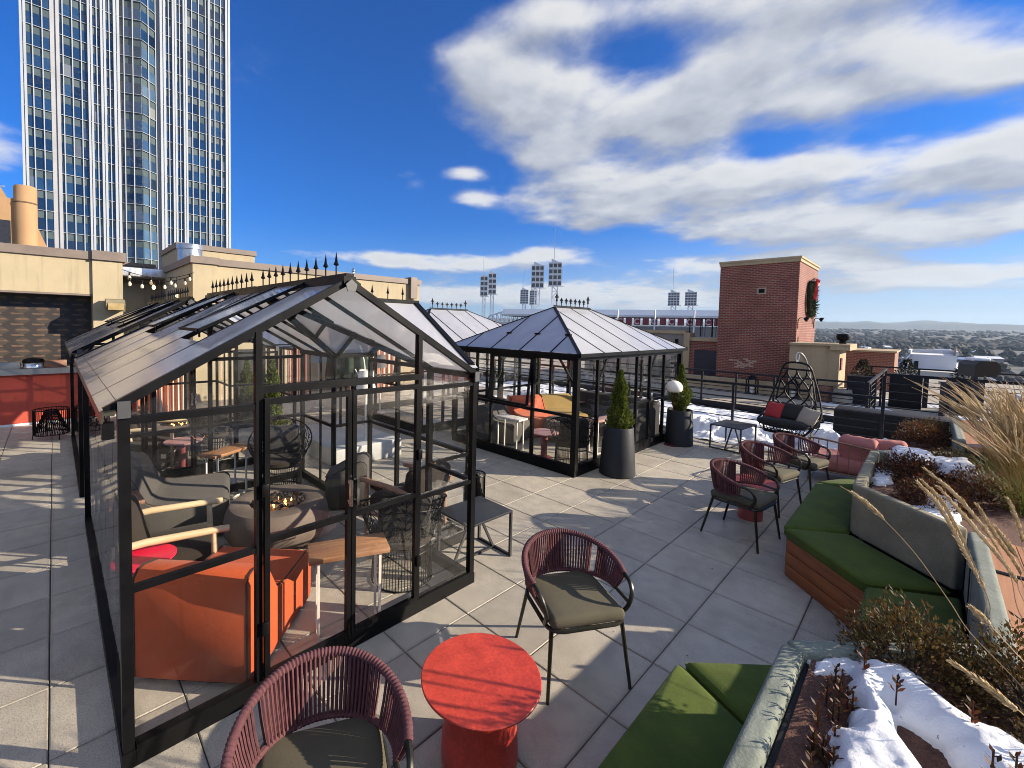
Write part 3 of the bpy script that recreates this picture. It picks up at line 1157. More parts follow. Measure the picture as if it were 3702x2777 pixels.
    for z, wb, mt in vis[:100]:
        wb.obj('window', mt, t, smooth=False)
    allr = MB()
    for z, wb, mt in rest+extra:
        allr.add(wb.v, wb.f)
    tag(allr.obj('window', gl, t, smooth=False), kind='stuff')


band2 = {}
office_tower()


def tan_building():
    t = thing('stone_building', 'tan stone building with a rounded corner pier at the far left edge', 'building', (-48, -7.0, -20))
    st = pm('tan_stone', (.25, .15, .075), .85, 0, .22, .6, .4, 6, stretch=(1, 1, .35), col2=(.36, .225, .115))
    zt = 20+CAMH
    MB().box(-16, 0, -14, 5.05, 0, zt+8.9).obj('wall', st, t)
    b = MB()
    b.lathe([(.66, 0), (.66, zt+9.8), (.58, zt+9.95), (0, zt+9.95)], 28, (-.1, 5.58, 0))
    b.prism([(-16, 5.35), (-.3, 5.35), (-.3, 6.9), (-16, 6.9)], 0, [zt+9.5, zt+9.5, zt+5, zt+5])
    b.obj('corner_pier', st, t)
    g = MB()
    for z in (zt+1.2, zt+4.6, zt+8.6):
        g.lathe([(.66, z), (.685, z+.02), (.685, z+.10), (.66, z+.12)], 28, (-.1, 5.58, 0))
    g.obj('stone_joint', pm('dark_joint', (.10, .065, .04), .9), t)
    w = MB()
    w.box(-.1, .06, -8, 4.75, zt+2.7, zt+7.2)
    w.obj('window', pm('dark_glazing', (.02, .02, .022), .15), t)
    rl = MB()
    for y in range(-12, 5, 2):
        rl.bar((0, y, zt+8.9), (0, y, zt+9.7), .08)
    rl.bar((0, -13, zt+9.7), (0, 4.5, zt+9.7), .08)
    rl.obj('roof_rail', M['galv'], t)
    s2 = MB()
    s2.prism([(-9, -12), (-3, -12), (-3, 4.4), (-9, 4.4)], zt+5, [zt+44, zt+44, zt+9.6, zt+9.6])
    s2.obj('sloped_block', st, t)


tan_building()

# ---- bar pavilion on the left


def bar_building():
    X = -13.05
    t = thing('bar_building', 'cream stucco bar pavilion with a dark tiled opening over a red counter front', 'building', (X, 0, 0))
    mb = MB()
    mb.box(-3.2, 0, -14, .66, 2.84, 3.62)           # header over the opening
    mb.box(-3.2, .06, .66, 1.2, 0, 3.62)            # pillar
    mb.box(-3.2, -.25, .70, 1.15, 3.0, 3.3)
    mb.obj('wall', M['stucco'], t)
    mb = MB()
    mb.box(-3.3, .05, -14, .655, 3.62, 3.80)
    mb.box(-3.3, .12, .655, 1.26, 3.623, 3.83)
    mb.obj('coping', M['cap'], t)
    # tiled back wall: staggered lozenges of two browns
    tm, T_, out = mat_new('lozenge_tiles')
    p = T_.new('ShaderNodeBsdfPrincipled')
    T_.l.new(p.outputs[0], out.inputs[0])
    p.inputs['Roughness'].default_value = .55
    tc = T_.new('ShaderNodeTexCoord')
    sp = T_.new('ShaderNodeSeparateXYZ')
    T_.l.new(tc.outputs['Object'], sp.inputs[0])
    row = T_.math('DIVIDE', sp.outputs[2], .235)
    fr = T_.math('FRACT', row)
    shift = T_.math('MULTIPLY', T_.math('FLOOR', T_.math('MULTIPLY', row, 2.)), .5)
    colu = T_.math('ADD', T_.math('DIVIDE', sp.outputs[1], .33), T_.math('ADD', shift, T_.math('MULTIPLY', fr, .55)))
    fc = T_.math('FRACT', colu)
    inrow = T_.math('LESS_THAN', T_.math('FRACT', T_.math('MULTIPLY', row, 2.)), .30)
    lo = T_.math('MULTIPLY', T_.math('LESS_THAN', fc, .58), inrow)
    dia = T_.math('ADD', T_.math('ABSOLUTE', T_.math('SUBTRACT', T_.math('FRACT', T_.math('DIVIDE', sp.outputs[1], .33)), .5)), T_.math('ABSOLUTE', T_.math('SUBTRACT', fr, .5)))
    base = T_.mix(T_.math('LESS_THAN', dia, .42), (.016, .012, .010), (.034, .025, .018))
    nz = T_.noise(tc.outputs['Object'], 9, 4, .6)
    c = T_.mix(lo, base, T_.ramp(nz, [(.3, (.055, .032, .02)), (.7, (.12, .07, .042))]))
    T_.l.new(c, p.inputs['Base Color'])
    MB().box(-2.2, -.55, -14, .66, 1.22, 2.84).obj('tiled_wall', tm, t)
    MB().box(-2.2, .0, -14, .655, 2.80, 2.838).obj('soffit', M['cap'], t)
    cf = MB()
    cf.box(-.5, 0, -14, 1.9, .05, 1.08)
    cf.obj('counter_front', M['redwall'], t)
    MB().box(-.5, .012, -14, 1.9, 0, .045).obj('kick_plate', M['white'], t)
    MB().box(-.56, .10, -14, 1.95, 1.082, 1.20).obj('counter_top', M['counter'], t)


bar_building()


def chafing_dish():
    t = thing('chafing_dish', 'round steel chafing dish with a dark lid on the bar counter', 'serving dish', (-12.98-.15, -.33, 1.20))
    b = MB()
    b.lathe([(0, .0), (.17, 0), (.18, .02), (.16, .05), (.16, .11), (.18, .13), (0, .13)], 28)
    b.obj('pan', M['steel'], t)
    b = MB()
    b.lathe([(.17, .135), (.18, .15), (.155, .20), (.08, .225), (0, .23)], 28)
    b.obj('lid', M['black'], t)
    MB().box(.15, .19, -.03, .03, .09, .13).obj('handle', M['steel'], t)


chafing_dish()
b = MB()
b.rbox((-13.2, -.72, 1.27), (.25, .38, .14), .01, k=1, mid=1)
solo(b, 'serving_tray', M['counter'], 'low grey tray box left of the chafing dish on the bar', 'tray')
b = MB()
b.rbox((-13.2, .02, 1.28), (.25, .36, .155), .01, k=1, mid=1)
solo(b, 'menu_box', M['bwood'], 'dark wood box right of the chafing dish on the bar counter', 'box')


def flood_box():
    t = thing('flood_light', 'boxy olive floodlight bracketed to the cream pillar', 'floodlight', (-12.99, 1.03, 2.62))
    b = MB()
    b.profile([(0.02, -.06), (.05, -.13), (.42, -.16), (.46, -.02), (.40, .10), (.10, .13), (.02, .06)], -.17, .17)
    b.obj('housing', pm('flood_olive', (.16, .14, .085), .5, .1), t)
    MB().box(.43, .475, -.14, .14, -.13, .02).obj('lens', pm('flood_lens', (.30, .22, .10), .3), t)
    MB().box(-.02, .06, -.05, .05, -.05, .05).obj('bracket', M['olive'], t)


flood_box()


def cream_wing():
    t = thing('penthouse', 'cream stucco rooftop block with taupe copings behind the greenhouses', 'building', (-14, 0, 0))
    w, c = MB(), MB()
    w.box(-5., 0, 3.40, 10.66, 0, 3.86)
    w.box(-5., .14, 2.80, 3.398, 0, 3.86)
    w.box(-7, -4.65, .2, 2.798, 0, 3.5)
    w.box(-9.5, -6.0, 3.55, 6.36, 3.0, 5.08)
    w.box(-12, -9.0, 2.2, 3.2, 2.0, 4.5)
    c.box(-5.05, .06, 3.455, 10.72, 3.862, 4.05)
    c.box(-5.05, .20, 2.74, 3.452, 3.864, 4.06)
    c.box(-7.05, -4.60, .2, 2.735, 3.502, 3.66)
    c.box(-9.55, -5.94, 3.49, 6.42, 5.082, 5.28)
    c.box(-12.05, -8.94, 2.14, 3.26, 4.502, 4.64)
    w.obj('wall', M['stucco'], t)
    c.obj('coping', M['cap'], t)
    d = MB()
    d.box(-.3, .16, 10.15, 10.45, 3.3, 4.12)
    d.obj('downpipe_head', M['cap'], t)
    b = MB()
    b.lathe([(.36, 3.7), (.36, 4.62), (.39, 4.63), (.39, 4.78), (.345, 4.79), (.345, 4.7), (0, 4.7)], 36, (-3.0, 3.36, 0))
    b.obj('vent_pipe', M['galv'], t)
    b = MB()
    b.rbox((-4.5, 2.2, 3.82), (1.4, 1.5, .30), .05, k=2, mid=2)
    b.obj('duct', pm('foil_duct', (.62, .63, .66), .35, .6, .2, 9., .4, 30), t)


cream_wing()


def string_light(name, a, bpt, n, sag, lit, label):
    t = thing(name, label, 'string light', a)
    pa, pb = V((0, 0, 0)), V(bpt)-V(a)
    pts = []
    for i in range(25):
        f = i/24
        q = pa.lerp(pb, f)
        q.z -= sag*4*f*(1-f)
        pts.append(q)
    MB().tube(pts, .008, 5).obj('cable', M['black'], t)
    for i in range(n):
        f = (i+.5)/n
        q = pa.lerp(pb, f)
        q.z -= sag*4*f*(1-f)
        s_ = MB()
        s_.cyl(q, q+V((0, 0, -.08)), .02, 8)
        s_.obj('socket', M['black'], t)
        l = MB()
        l.lathe([(0.012, -.08), (.034, -.12), (.038, -.15), (.025, -.185), (0, -.195)], 12, q)
        l.obj('bulb', M['bulbl'] if lit(i) else M['bulb'], t)


string_light('string_lights', (-13.4, 1.15, 3.52), (-13.9, 2.95, 3.66), 4, .22, lambda i: False, 'upper string of bulbs sagging between the cream pillar and the roof corner')
string_light('string_lights', (-13.1, 1.22, 3.30), (-14.1, 2.78, 3.50), 6, .14, lambda i: i == 2, 'lower string of bulbs strung across the gap in the cream walls')
string_light('string_lights', (-14.0, 2.45, 3.45), (-14.02, 2.47, 2.72), 1, 0, lambda i: True, 'single lit bulb hanging straight down in the gap between cream walls')


def brick_tower():
    t = thing('brick_tower', 'red brick stair tower with a cream cornice beyond the railing', 'tower', (-6.0, 20, -1.5))
    b = MB()
    b.box(0, 2.62, 0, 3.72, 0, 6.38)
    b.obj('wall', M['brick'], t)
    c = MB()
    c.box(-.03, 2.65, -.03, 3.75, 6.382, 6.50)
    c.box(-.05, 2.68, -.05, 3.78, 6.502, 6.58)
    c.obj('cornice', M['stuccod'], t)
    v = MB()
    v.box(1.32, 1.62, -.025, 0., 5.22, 5.27)
    v.box(1.32, 1.62, -.025, 0., 5.42, 5.47)
    v.box(1.32, 1.37, -.025, 0., 5.27, 5.42)
    v.box(1.57, 1.62, -.025, 0., 5.27, 5.42)
    fr = v.obj('vent', M['stucco'], t)
    MB().box(1.37, 1.57, -.012, -.003, 5.27, 5.42).obj('louvre', M['black'], fr)
    # light patch of replaced bricks
    pt = MB()
    rnd = random.Random(5)
    for r_ in range(-3, 4):
        for q in range(-2, 3):
            if rnd.random() < .85-abs(r_)*.14-abs(q)*.16:
                x, z = .85+q*.2+(.1 if r_ % 2 else 0), 2.45+r_*.067
                pt.box(x, x+.17, -.0025, -.0005, z, z+.05)
    pt.obj('pale_bricks', pm('pale_brick', (.40, .27, .20), .9), t)
    q = MB()
    q.box(2.625, 2.75, .5, 1.5, 2.5, 2.8)
    q.obj('junction_box', M['stucco'], t)
    cd = MB()
    cd.tube([(2.635, .3, 3.6), (2.635, .3, 1.9)], .02, 6)
    cd.obj('conduit', M['stuccod'], t)


brick_tower()


def wall_lamp(x, y, z, label):
    t = thing('gooseneck_lamp', label, 'lamp', (x, y, z))
    MB().tube(spline([(0, 0, -.35), (0, 0, -.05), (.06, 0, .05), (.16, 0, .04)], 6), .014, 6).obj('arm', M['black'], t)
    b = MB()
    b.xf
    b.lathe([(0, .05), (.04, .05), (.075, 0), (.10, -.07), (.085, -.07), (0, -.02)], 16)
    b.xf(Matrix.Translation((.22, 0, .02)) @ Matrix.Rotation(R(-62), 4, 'Y'))
    b.obj('lamp_head', M['black'], t)


wall_lamp(-3.36, 20.1, 2.76, 'black floodlight on a stem at the near corner of the brick tower')
wall_lamp(-3.36, 23.3, 2.82, 'black floodlight on a stem at the far edge of the brick tower')


def wreath():
    t = thing('wreath', 'giant green Christmas wreath with a red bow on the brick tower', 'wreath', (-3.33, 22.05, 3.62))
    b = MB()
    rnd = random.Random(2)
    rr = .60
    for i in range(1500):
        a = rnd.uniform(0, 6.283)
        c_ = V((.06+rnd.gauss(0, .045), math.cos(a)*rr*(1+rnd.gauss(0, .07)), math.sin(a)*rr*1.12*(1+rnd.gauss(0, .09))))
        d = V((rnd.uniform(.2, 1), rnd.uniform(-1, 1), rnd.uniform(-1, 1))).normalized()
        s_ = d.cross(V((rnd.random(), rnd.random(), rnd.random()))).normalized()*.016
        b.add([c_-s_, c_+s_, c_+d*.10], [(0, 1, 2)])
    b.obj('greenery', m_leaf('wreath_needles', [(.010, .022, .010), (.025, .05, .02), (.045, .075, .03)]), t, smooth=False)
    w = MB()
    ring = [(.03, math.cos(a)*rr, math.sin(a)*rr*1.12) for a in [2*math.pi*i/40 for i in range(40)]]
    w.tube(ring, .075, 7, closed=True)
    w.obj('ring', pm('wreath_core', (.010, .016, .009), .9), t)
    r_ = MB()
    for sy in (-1, 1):
        r_.tube(spline([(.14, 0, .58), (.2, sy*.16, .74), (.18, sy*.28, .68), (.16, sy*.16, .54), (.14, 0, .58)], 6), .05, 6, flat=.4)
        r_.tube(spline([(.15, sy*.03, .54), (.17, sy*.10, .34), (.15, sy*.08, .1), (.17, sy*.15, -.05)], 6), .05, 6, flat=.25)
    r_.rbox((.17, 0, .59), (.1, .12, .1), .04, k=2, mid=2)
    r_.obj('bow', pm('red_ribbon', (.55, .02, .025), .5), t)
    s_ = MB()
    s_.rbox((.12, -.15, .69), (.14, .34, .06), .03, k=2, mid=2)
    s_.obj('snow_cap', M['snow'], t)


wreath()


def side_blocks():
    t = thing('cream_block', 'plain tan stucco lift housing against the right of the brick tower', 'building', (-3.37, 18.9, -1.5))
    MB().box(.012, 1.36, 0, 1.6, 0, 3.35).obj('wall', M['stuccod'], t)
    c = MB()
    c.box(.012, 1.62, -.10, 1.8, 3.352, 3.42)
    c.box(1.12, 1.62, -.12, 1.82, 3.22, 3.348)
    c.obj('roof_slab', M['stuccod'], t)
    MB().box(1.0, 1.372, -.02, -.004, .0, 3.1)
    l = MB()
    l.box(1.366, 1.40, .15, .45, 2.55, 2.95)
    l.obj('wall_sign', M['maroon'], t)
    # vent cowl on its roof
    v = thing('roof_cowl', 'black round vent cowl on the tan block roof', 'vent', (-2.02, 19.6, 1.92))
    b = MB()
    b.lathe([(.10, 0), (.10, .10), (.17, .13), (.19, .22), (.17, .33), (0, .36)], 18)
    b.obj('cowl', M['black'], v)
    # small brick block beyond
    s = thing('brick_block', 'low orange brick block right of the tan block', 'building', (-2.55, 24.6, -2.2))
    MB().box(0, 1.62, 0, 3.0, 0, 3.72).obj('wall', M['bricko'], s)
    MB().box(-.04, 1.68, -.05, 3.05, 3.722, 3.79).obj('coping', M['stuccod'], s)
    MB().box(1.622, 1.66, 1.2, 1.9, .6, 2.9).obj('door', M['white'], s)
    # wall with doors left of the tower
    g = thing('terrace_wall', 'grey and tan terrace wall with dark doors left of the brick tower', 'building', (-12.5, 20.6, -1.2))
    MB().box(0, 5.0, 0, .5, 0, 3.30).obj('wall', M['greyw'], g)
    MB().box(-.1, 5.05, -.06, .56, 3.302, 3.44).obj('coping', M['stuccod'], g)
    MB().box(5.0, 5.25, -.12, .5, 0, 3.36).obj('pilaster', M['stuccod'], g)
    MB().box(5.252, 6.49, -.02, .4, 0, 3.0).obj('brick_infill', M['brick'], g)
    MB().box(5.2, 6.49, -.08, .44, 3.002, 3.16).obj('ledge', M['stuccod'], g)
    MB().box(5.45, 6.42, -.05, -.022, .1, 2.62).obj('door', M['navy'], g)
    MB().box(4.45, 4.9, -.03, -.002, .1, 2.3).obj('doorway', M['navy'], g)
    MB().box(4.62, 4.74, -.10, -.002, 2.86, 3.06).obj('wall_lamp', M['black'], g)
    # low parapet and a beige skirting in front of the tower
    p = MB()
    p.box(-7.0, -1.6, 19.2, 19.55, -.3, .42)
    solo(p, 'parapet', M['stuccod'], 'low beige parapet at the foot of the brick tower', 'wall')
    # roof-edge rail on the tower's left
    rl = thing('roof_railing', 'black railing on the low roof left of the brick tower', 'railing', (-7.3, 20.6, 2.0))
    b = MB()
    for x in (0, .45, .9, 1.25):
        b.bar((x, 0, 0), (x, 0, .78), .035)
    for x in (.18, .3, .62, .75):
        b.bar((x, 1, 0), (x, 1, .78), .02)
    b.bar((0, 0, .78), (1.25, 0, .78), .04)
    b.bar((0, 0, .42), (1.25, 0, .42), .025)
    b.bar((0, 0, .78), (0, 1, .78), .03)
    b.obj('rails', M['black'], rl)


side_blocks()


def white_roof_building():
    t = thing('white_penthouse', 'long low building with a white block and snow on its roof past the railing', 'building', (-2.3, 62, -28.5))
    zt = 27.2
    MB().box(0, 5.6, 0, 14, 0, zt-.5).obj('wall', pm('far_beige', (.34, .30, .25), .8, 0, .12, .3), t)
    MB().box(-.2, 5.8, -.2, 14.4, zt-.495, zt).obj('cornice', pm('far_cream', (.48, .45, .40), .8, 0, .1, .3), t)
    MB().box(2.9, 5.65, -.05, 8, zt-3.5, zt-.52).obj('brick_wing', M['maroon'], t)
    for i in range(3):
        MB().box(.25+i*.9, .95+i*.9, -.1, -.01, zt-2.2, zt-.8).obj('window', pm('far_glass', (.06, .07, .075), .2), t)
    MB().box(.9, 4.2, 3, 9, zt+.01, zt+1.5).obj('plant_room', pm('far_white', (.60, .61, .63), .7, 0, .06, .3), t)
    b = MB()
    for (x0, x1, y0, y1) in ((.8, 4.3, 8.8, 9.2), (.8, 1.0, 2.9, 8.79), (4.1, 4.3, 2.9, 8.79)):
        b.box(x0, x1, y0, y1, zt+1.505, zt+1.9)
    b.obj('parapet', pm('far_white_b', (.50, .50, .50), .7), t)
    MB().box(1.3, 1.6, 2.9, 2.99, zt+.02, zt+.8).obj('door', M['blackm'], t)
    b = MB()
    b.box(.05, .85, .2, 13.8, zt+.005, zt+.10)
    b.box(4.35, 5.5, .2, 13.8, zt+.005, zt+.10)
    b.obj('roof_snow', M['snow'], t)
    c = MB()
    c.tube([(4.05, 3.2, zt+1.5), (4.1, 3.2, zt+2.4)], [.12, .07], 8)
    c.obj('chimney', pm('far_pipe', (.35, .27, .22), .7), t)
    e = MB()
    e.bar((0.1, 1, zt+.1), (.95, 3, zt+1.5), .25, .25)
    e.obj('stair', M['galv'], t)


white_roof_building()


def stadium():
    def at(x, y, r_):           # a point at ground range r_ whose bearing is that of a photo column
        u = ((x*3702/2212)-1674.8)/1580.4
        w_ = -((y*3702/2212)-1247.24)/1580.4
        d = m.to_3x3() @ V((u, w_, -1))
        h = math.hypot(d.x, d.y)
        return V((d.x*r_/h, d.y*r_/h, CAMH + d.z*r_/h))
    a, b = at(1165, 700, 230), at(1560, 700, 230)
    t = thing('stadium', 'low ballpark stand with a snowy roof and a row of maroon banners', 'stadium', (0, 0, 0))
    L = (b-a)
    L.z = 0
    n = V((L.y, -L.x, 0)).normalized()
    if n.dot(a) > 0:
        n = -n
    u = L.normalized()
    ln = L.length

    def blk(s0, s1, d0, d1, z0, z1):
        q = MB()
        p = [a+u*s0+n*d0, a+u*s1+n*d0, a+u*s1-n*d1, a+u*s0-n*d1]
        return q.prism([(v_.x, v_.y) for v_ in p], z0, z1)
    blk(-20, ln+8, 0, 30, -45, 3.2).obj('stand', pm('stand_concrete', (.16, .15, .145), .8, 0, .2, .1), t)
    blk(-20, ln+8, .3, 30, 7.6, 8.6).obj('fascia', pm('stand_white', (.52, .53, .55), .6), t)
    blk(-20, ln+8, -2, 30, 8.61, 11.2).obj('roof', M['snow'], t)
    blk(-20, ln+8, -1, 30, 3.21, 3.6).obj('walkway', M['lampw'], t)
    k_ = 22
    cmat = pm('banner_letter', (.55, .42, .40), .7)
    for i in range(k_):
        s0 = ln*i/k_
        pn = blk(s0+.5, s0+ln/k_-.5, .6, -.2, 3.9, 7.3).obj('banner', M['maroon'], t)
        if i % 2 == 0:
            c0 = a+u*(s0+ln/k_/2)+n*.75
            c = MB()
            pts = [c0 + u*(1.15*math.cos(R(q))) + V((0, 0, 5.6-c0.z+1.15*math.sin(R(q)))) for q in range(45, 316, 30)]
            c.tube(pts, .28, 5)
            c.obj('letter', cmat, pn)
    for i in range(5):
        s0 = ln*(i+.3)/5
        p0 = a+u*s0+n*1.4
        MB().bar((p0.x, p0.y, -10), (p0.x, p0.y, 11), .55).obj('roof_post', M['lampw'], t)
    # white trusses further left
    p, q = at(1055, 697, 260), at(1172, 697, 260)
    tr = MB()
    for i in range(13):
        f0, f1 = i/13, (i+1)/13
        z0, z1 = 7.5+4*math.sin(f0*3.1), 7.5+4*math.sin(f1*3.1)
        A, B_ = p.lerp(q, f0), p.lerp(q, f1)
        tr.bar((A.x, A.y, z0), (B_.x, B_.y, z1), .8)
        tr.bar((A.x, A.y, 4), (B_.x, B_.y, 4), .8)
        tr.bar((A.x, A.y, z0), (B_.x, B_.y, 4), .4)
        tr.bar((A.x, A.y, z0), (A.x, A.y, 4), .4)
    tr.obj('roof_truss', M['lampw'], t)
    st2 = MB()
    st2.prism([(p.x, p.y), (q.x, q.y), (q.x*1.08, q.y*1.08), (p.x*1.08, p.y*1.08)], -45, 3.5)
    st2.obj('outer_stand', pm('stand_grey', (.14, .14, .15), .8), t)

    def mast(px, ytop, ybot, wpx, r_, cols, rows, label, spike):
        c = at(px, ytop, r_)
        cb = at(px, ybot, r_)
        w = wpx*r_/944*1.0
        o = thing('floodlight_mast', label, 'light tower', (c.x, c.y, -45), math.atan2(c.y, c.x)+math.pi/2, 'stadium floodlight masts')
        zt, zb = c.z+45, cb.z+45
        bk = MB()
        bk.box(-w/2, w/2, -.5, .5, zb, zt)
        bk.obj('lamp_bank', M['lampw'], o, smooth=False)
        for j in range(rows):
            la = MB()
            for i in range(cols):
                x0 = -w/2+w*(i+.12)/cols
                z0 = zb+(zt-zb)*(j+.16)/rows
                la.box(x0, x0+w*.76/cols, .52, .72, z0, z0+(zt-zb)*.62/rows)
            la.obj('lamp_row', M['lampd'], o, smooth=False)
        ml = MB()
        hw = w*.20
        for sx in (-1, 1):
            ml.bar((sx*hw, 0, 0), (sx*hw, 0, zb), w*.09)
        z = zb
        k2 = 0
        while z > 20:
            ml.bar((-hw if k2 % 2 else hw, 0, z), (hw if k2 % 2 else -hw, 0, z-hw*2.2), w*.055)
            ml.bar((-hw, 0, z), (hw, 0, z), w*.05)
            z -= hw*2.2
            k2 += 1
        ml.box(-w*.66, w*.55, -.9, .9, zb-w*.05, zb)
        ml.obj('lattice_mast', M['lampw'], o, smooth=False)
        tp = MB()
        tp.prism([(-w*.3, -.3), (w*.3, -.3), (w*.3, .3), (-w*.3, .3)], zt, [zt+.05, zt+w*.30, zt+w*.30, zt+.05])
        if spike:
            tp.bar((w*.1, 0, zt), (w*.1, 0, zt+w*2.6), w*.035)
        tp.obj('mast_cap', M['lampw'], o, smooth=False)
    mast(1046, 596, 640, 16, 330, 2, 4, 'left mast of the left pair of white stadium floodlight masts', True)
    mast(1064, 590, 636, 17, 330, 2, 4, 'right mast of the left pair of white stadium floodlight masts', False)
    mast(1133, 626, 656, 17, 420, 3, 6, 'short distant floodlight mast just left of the tall middle pair', True)
    mast(1152, 628, 658, 15, 420, 3, 6, 'short distant floodlight mast half hidden behind the tall middle mast', False)
    mast(1162, 573, 622, 26, 240, 3, 4, 'left mast of the tall middle pair of stadium floodlight masts', False)
    mast(1200, 567, 618, 27, 240, 3, 4, 'right mast of the tall middle pair, above the near hipped greenhouse', True)
    mast(1456, 632, 660, 20, 390, 4, 5, 'left mast of the far right pair beside the brick tower', True)
    mast(1493, 631, 660, 20, 390, 4, 5, 'right mast of the far right pair, nearest the brick tower', False)


stadium()

# ================================================================== GREENHOUSES
def finial(mb_, x, y, z, h, kind):
    """pointed spear or fleur finial standing on a ridge"""
    if kind == 'spear':
        mb_.cyl((x, y, z), (x, y, z+h*.55), .006, 6)
        mb_.tube([(x, y, z+h*.42), (x, y, z+h*.47), (x, y, z+h*.60), (x, y, z+h)], [.006, .022, .012, .001], 4)
    else:
        mb_.tube([(x, y, z), (x, y, z+h*.3), (x, y, z+h*.38), (x, y, z+h*.55), (x, y, z+h*.75), (x, y, z+h)], [.007, .007, .02, .012, .022, .001], 6)
        for s_ in (-1, 1):
            mb_.tube([(x, y, z+h*.42), (x, y+s_*.025, z+h*.66), (x, y+s_*.048, z+h*.70), (x, y+s_*.045, z+h*.56)], [.008, .011, .009, .004], 5)


def gable_greenhouse(loc, label):
    """local: front gable at x=0, runs to x=-L; width W along y; a cross gable leaves on the +y side"""
    L, W, E, RZ = 3.63, 2.45, 1.87, 2.57
    ym = W/2
    ex0, ex1, ey, exm, erz = -.61, -2.63, 3.0, -1.62, 2.545     # cross gable
    t = thing('greenhouse', label, 'greenhouse', loc, 0, 'glass greenhouses on the deck')
    fr = MB()
    b = fr.bar
    P_ = .055
    # base rails
    base = MB()
    base.box(-L, .03, -.03, .03, 0, .09)
    base.box(-.03, .03, .031, W-.031, 0, .11)
    base.box(-L-.03, -L+.03, .031, W-.031, 0, .09)
    base.box(ex0, .03, W-.03, W+.03, 0, .09)
    base.box(-L, ex1, W-.03, W+.03, 0, .09)
    base.box(ex1, ex0, ey-.03, ey+.03, 0, .09)
    base.box(ex0-.03, ex0+.03, W+.031, ey-.031, 0, .09)
    base.box(ex1-.03, ex1+.03, W+.031, ey-.031, 0, .09)
    base.obj('base_rail', M['black'], t)
    # corner posts
    for (x, y) in ((0, 0), (0, W), (-L, 0), (-L, W), (ex0, W), (ex1, W), (ex0, ey), (ex1, ey)):
        b((x, y, .05), (x, y, E), .05, .05, (1, 0, 0))
    sl = (RZ-E)/ym

    def roofz(y):
        return E + sl*min(y, W-y)
    dl, dr = .64, 1.84                          # door posts on the front gable
    for y in (dl, dr):
        b((0, y, .1), (0, y, roofz(y)+.01), .036, .05, (1, 0, 0))
    b((0, dl, 1.90), (0, dr, 1.90), .05, .045)
    for (y0, y1) in ((0, dl), (dr, W)):
        b((0, y0, 1.80), (0, y1, 1.80), .04, .036)
        b((0, y0, .93), (0, y1, .93), .04, .032)
    # rear gable
    for y in (.62, ym, W-.62):
        b((-L, y, .1), (-L, y, roofz(y)-.02), .045, .05, (1, 0, 0))
    for z in (1.80, .93):
        b((-L, 0, z), (-L, W, z), .045, .045)
    # eaves and ridge
    b((.02, 0, E), (-L-.02, 0, E), .045, .05)
    b((.02, W, E), (ex0, W, E), .05, .05)
    b((ex1, W, E), (-L-.04, W, E), .06, .06)
    b((ex0, W, E), (ex0, ey+.04, E), .05, .06)
    b((ex1, W, E), (ex1, ey+.04, E), .05, .06)
    # wall studs and rails
    n = 6
    for i in range(1, n):
        x = -L*i/n
        b((x, 0.012, .09), (x, 0.012, E), .012, .016, (0, 1, 0))
        if not ex1 < x < ex0:
            b((x, W, .09), (x, W, E), .018, .03, (0, 1, 0))
    for z in (.93,):
        b((ex1, W, z), (-L, W, z), .035, .035)
        b((0, W, z), (ex0, W, z), .035, .035)
        b((ex0, W, z), (ex0, ey, z), .035, .035)
        b((ex1, W, z), (ex1, ey, z), .035, .035)
        b((ex0, ey, z), (ex1, ey, z), .04, .04)
    b((ex0, ey, 1.8), (ex1, ey, 1.8), .05, .05)
    for f in (1/3, 2/3):
        x = ex0+(ex1-ex0)*f
        b((x, ey, .09), (x, ey, E+.42), .045, .05, (0, 1, 0))
    # rafters
    o = .02
    for i in range(n+1):
        x = .0 if i == 0 else (-L if i == n else -L*i/n)
        w = .036 if i in (0, n) else .022
        h = .046 if i in (0, n) else .034
        o = .024 if i in (0, n) else .016
        b((x, -.07, E-.04+o), (x, ym, RZ+o), w, h)
        if ex1+.05 < x < ex0-.05:
            f = abs(x-exm)/abs(ex0-exm)
            b((x, ym+(W-ym)*f*0+.0, RZ+o), (x, ym+(W-ym)*(f), RZ+o-(RZ-E)*f), w, h)
        else:
            b((x, W+.07, E-.04+o), (x, ym, RZ+o), w, h)
    # valleys and cross rafters
    for xe in (ex0, ex1):
        b((exm, ym, RZ-.02), (xe, W, E), .05, .05)
        b((xe, ey, E+.01), (exm, ey, erz+.01), .07, .07, (0, 0, 1))
        b((xe, W+.05, E), (exm, W+.05, erz), .03, .045)
    for xe in (ex0, ex1):
        for f in (.35, .68):
            y = W-(W-ym)*f
            xr = xe+(exm-xe)*f
            b((xr, y, E+(RZ-E)*f), (exm, y, erz), .026, .045)
    b((.03, ym, RZ+.03), (-L-.03, ym, RZ+.03), .09, .05)
    b((exm, ym, erz+.03), (exm, ey+.04, erz+.03), .08, .045)
    # corner braces seen inside the gable
    b((-L*.5, .02, 1.55), (-L*.5, .32, E+.14), .02, .03)
    fr.obj('frame', M['black'], t)
    # gusset plates at apex and eaves corners
    gp = MB()
    gp.prism([(-.03, -.045), (.03, -.045), (.042, .0), (0, .035), (-.042, .0)], 0, .010)
    gp.xf(Matrix.Translation((.045, ym, RZ+.0)) @ Matrix(((0, 0, 1, 0), (1, 0, 0, 0), (0, 1, 0, 0), (0, 0, 0, 1))))
    gp.obj('gusset', M['gusset'], t)
    for y in (0, W):
        MB().box(.036, .046, y-.026, y+.026, E-.05, E+.035).obj('gusset', M['gusset'], t)
    # gutter down the -y eave
    gt = MB()
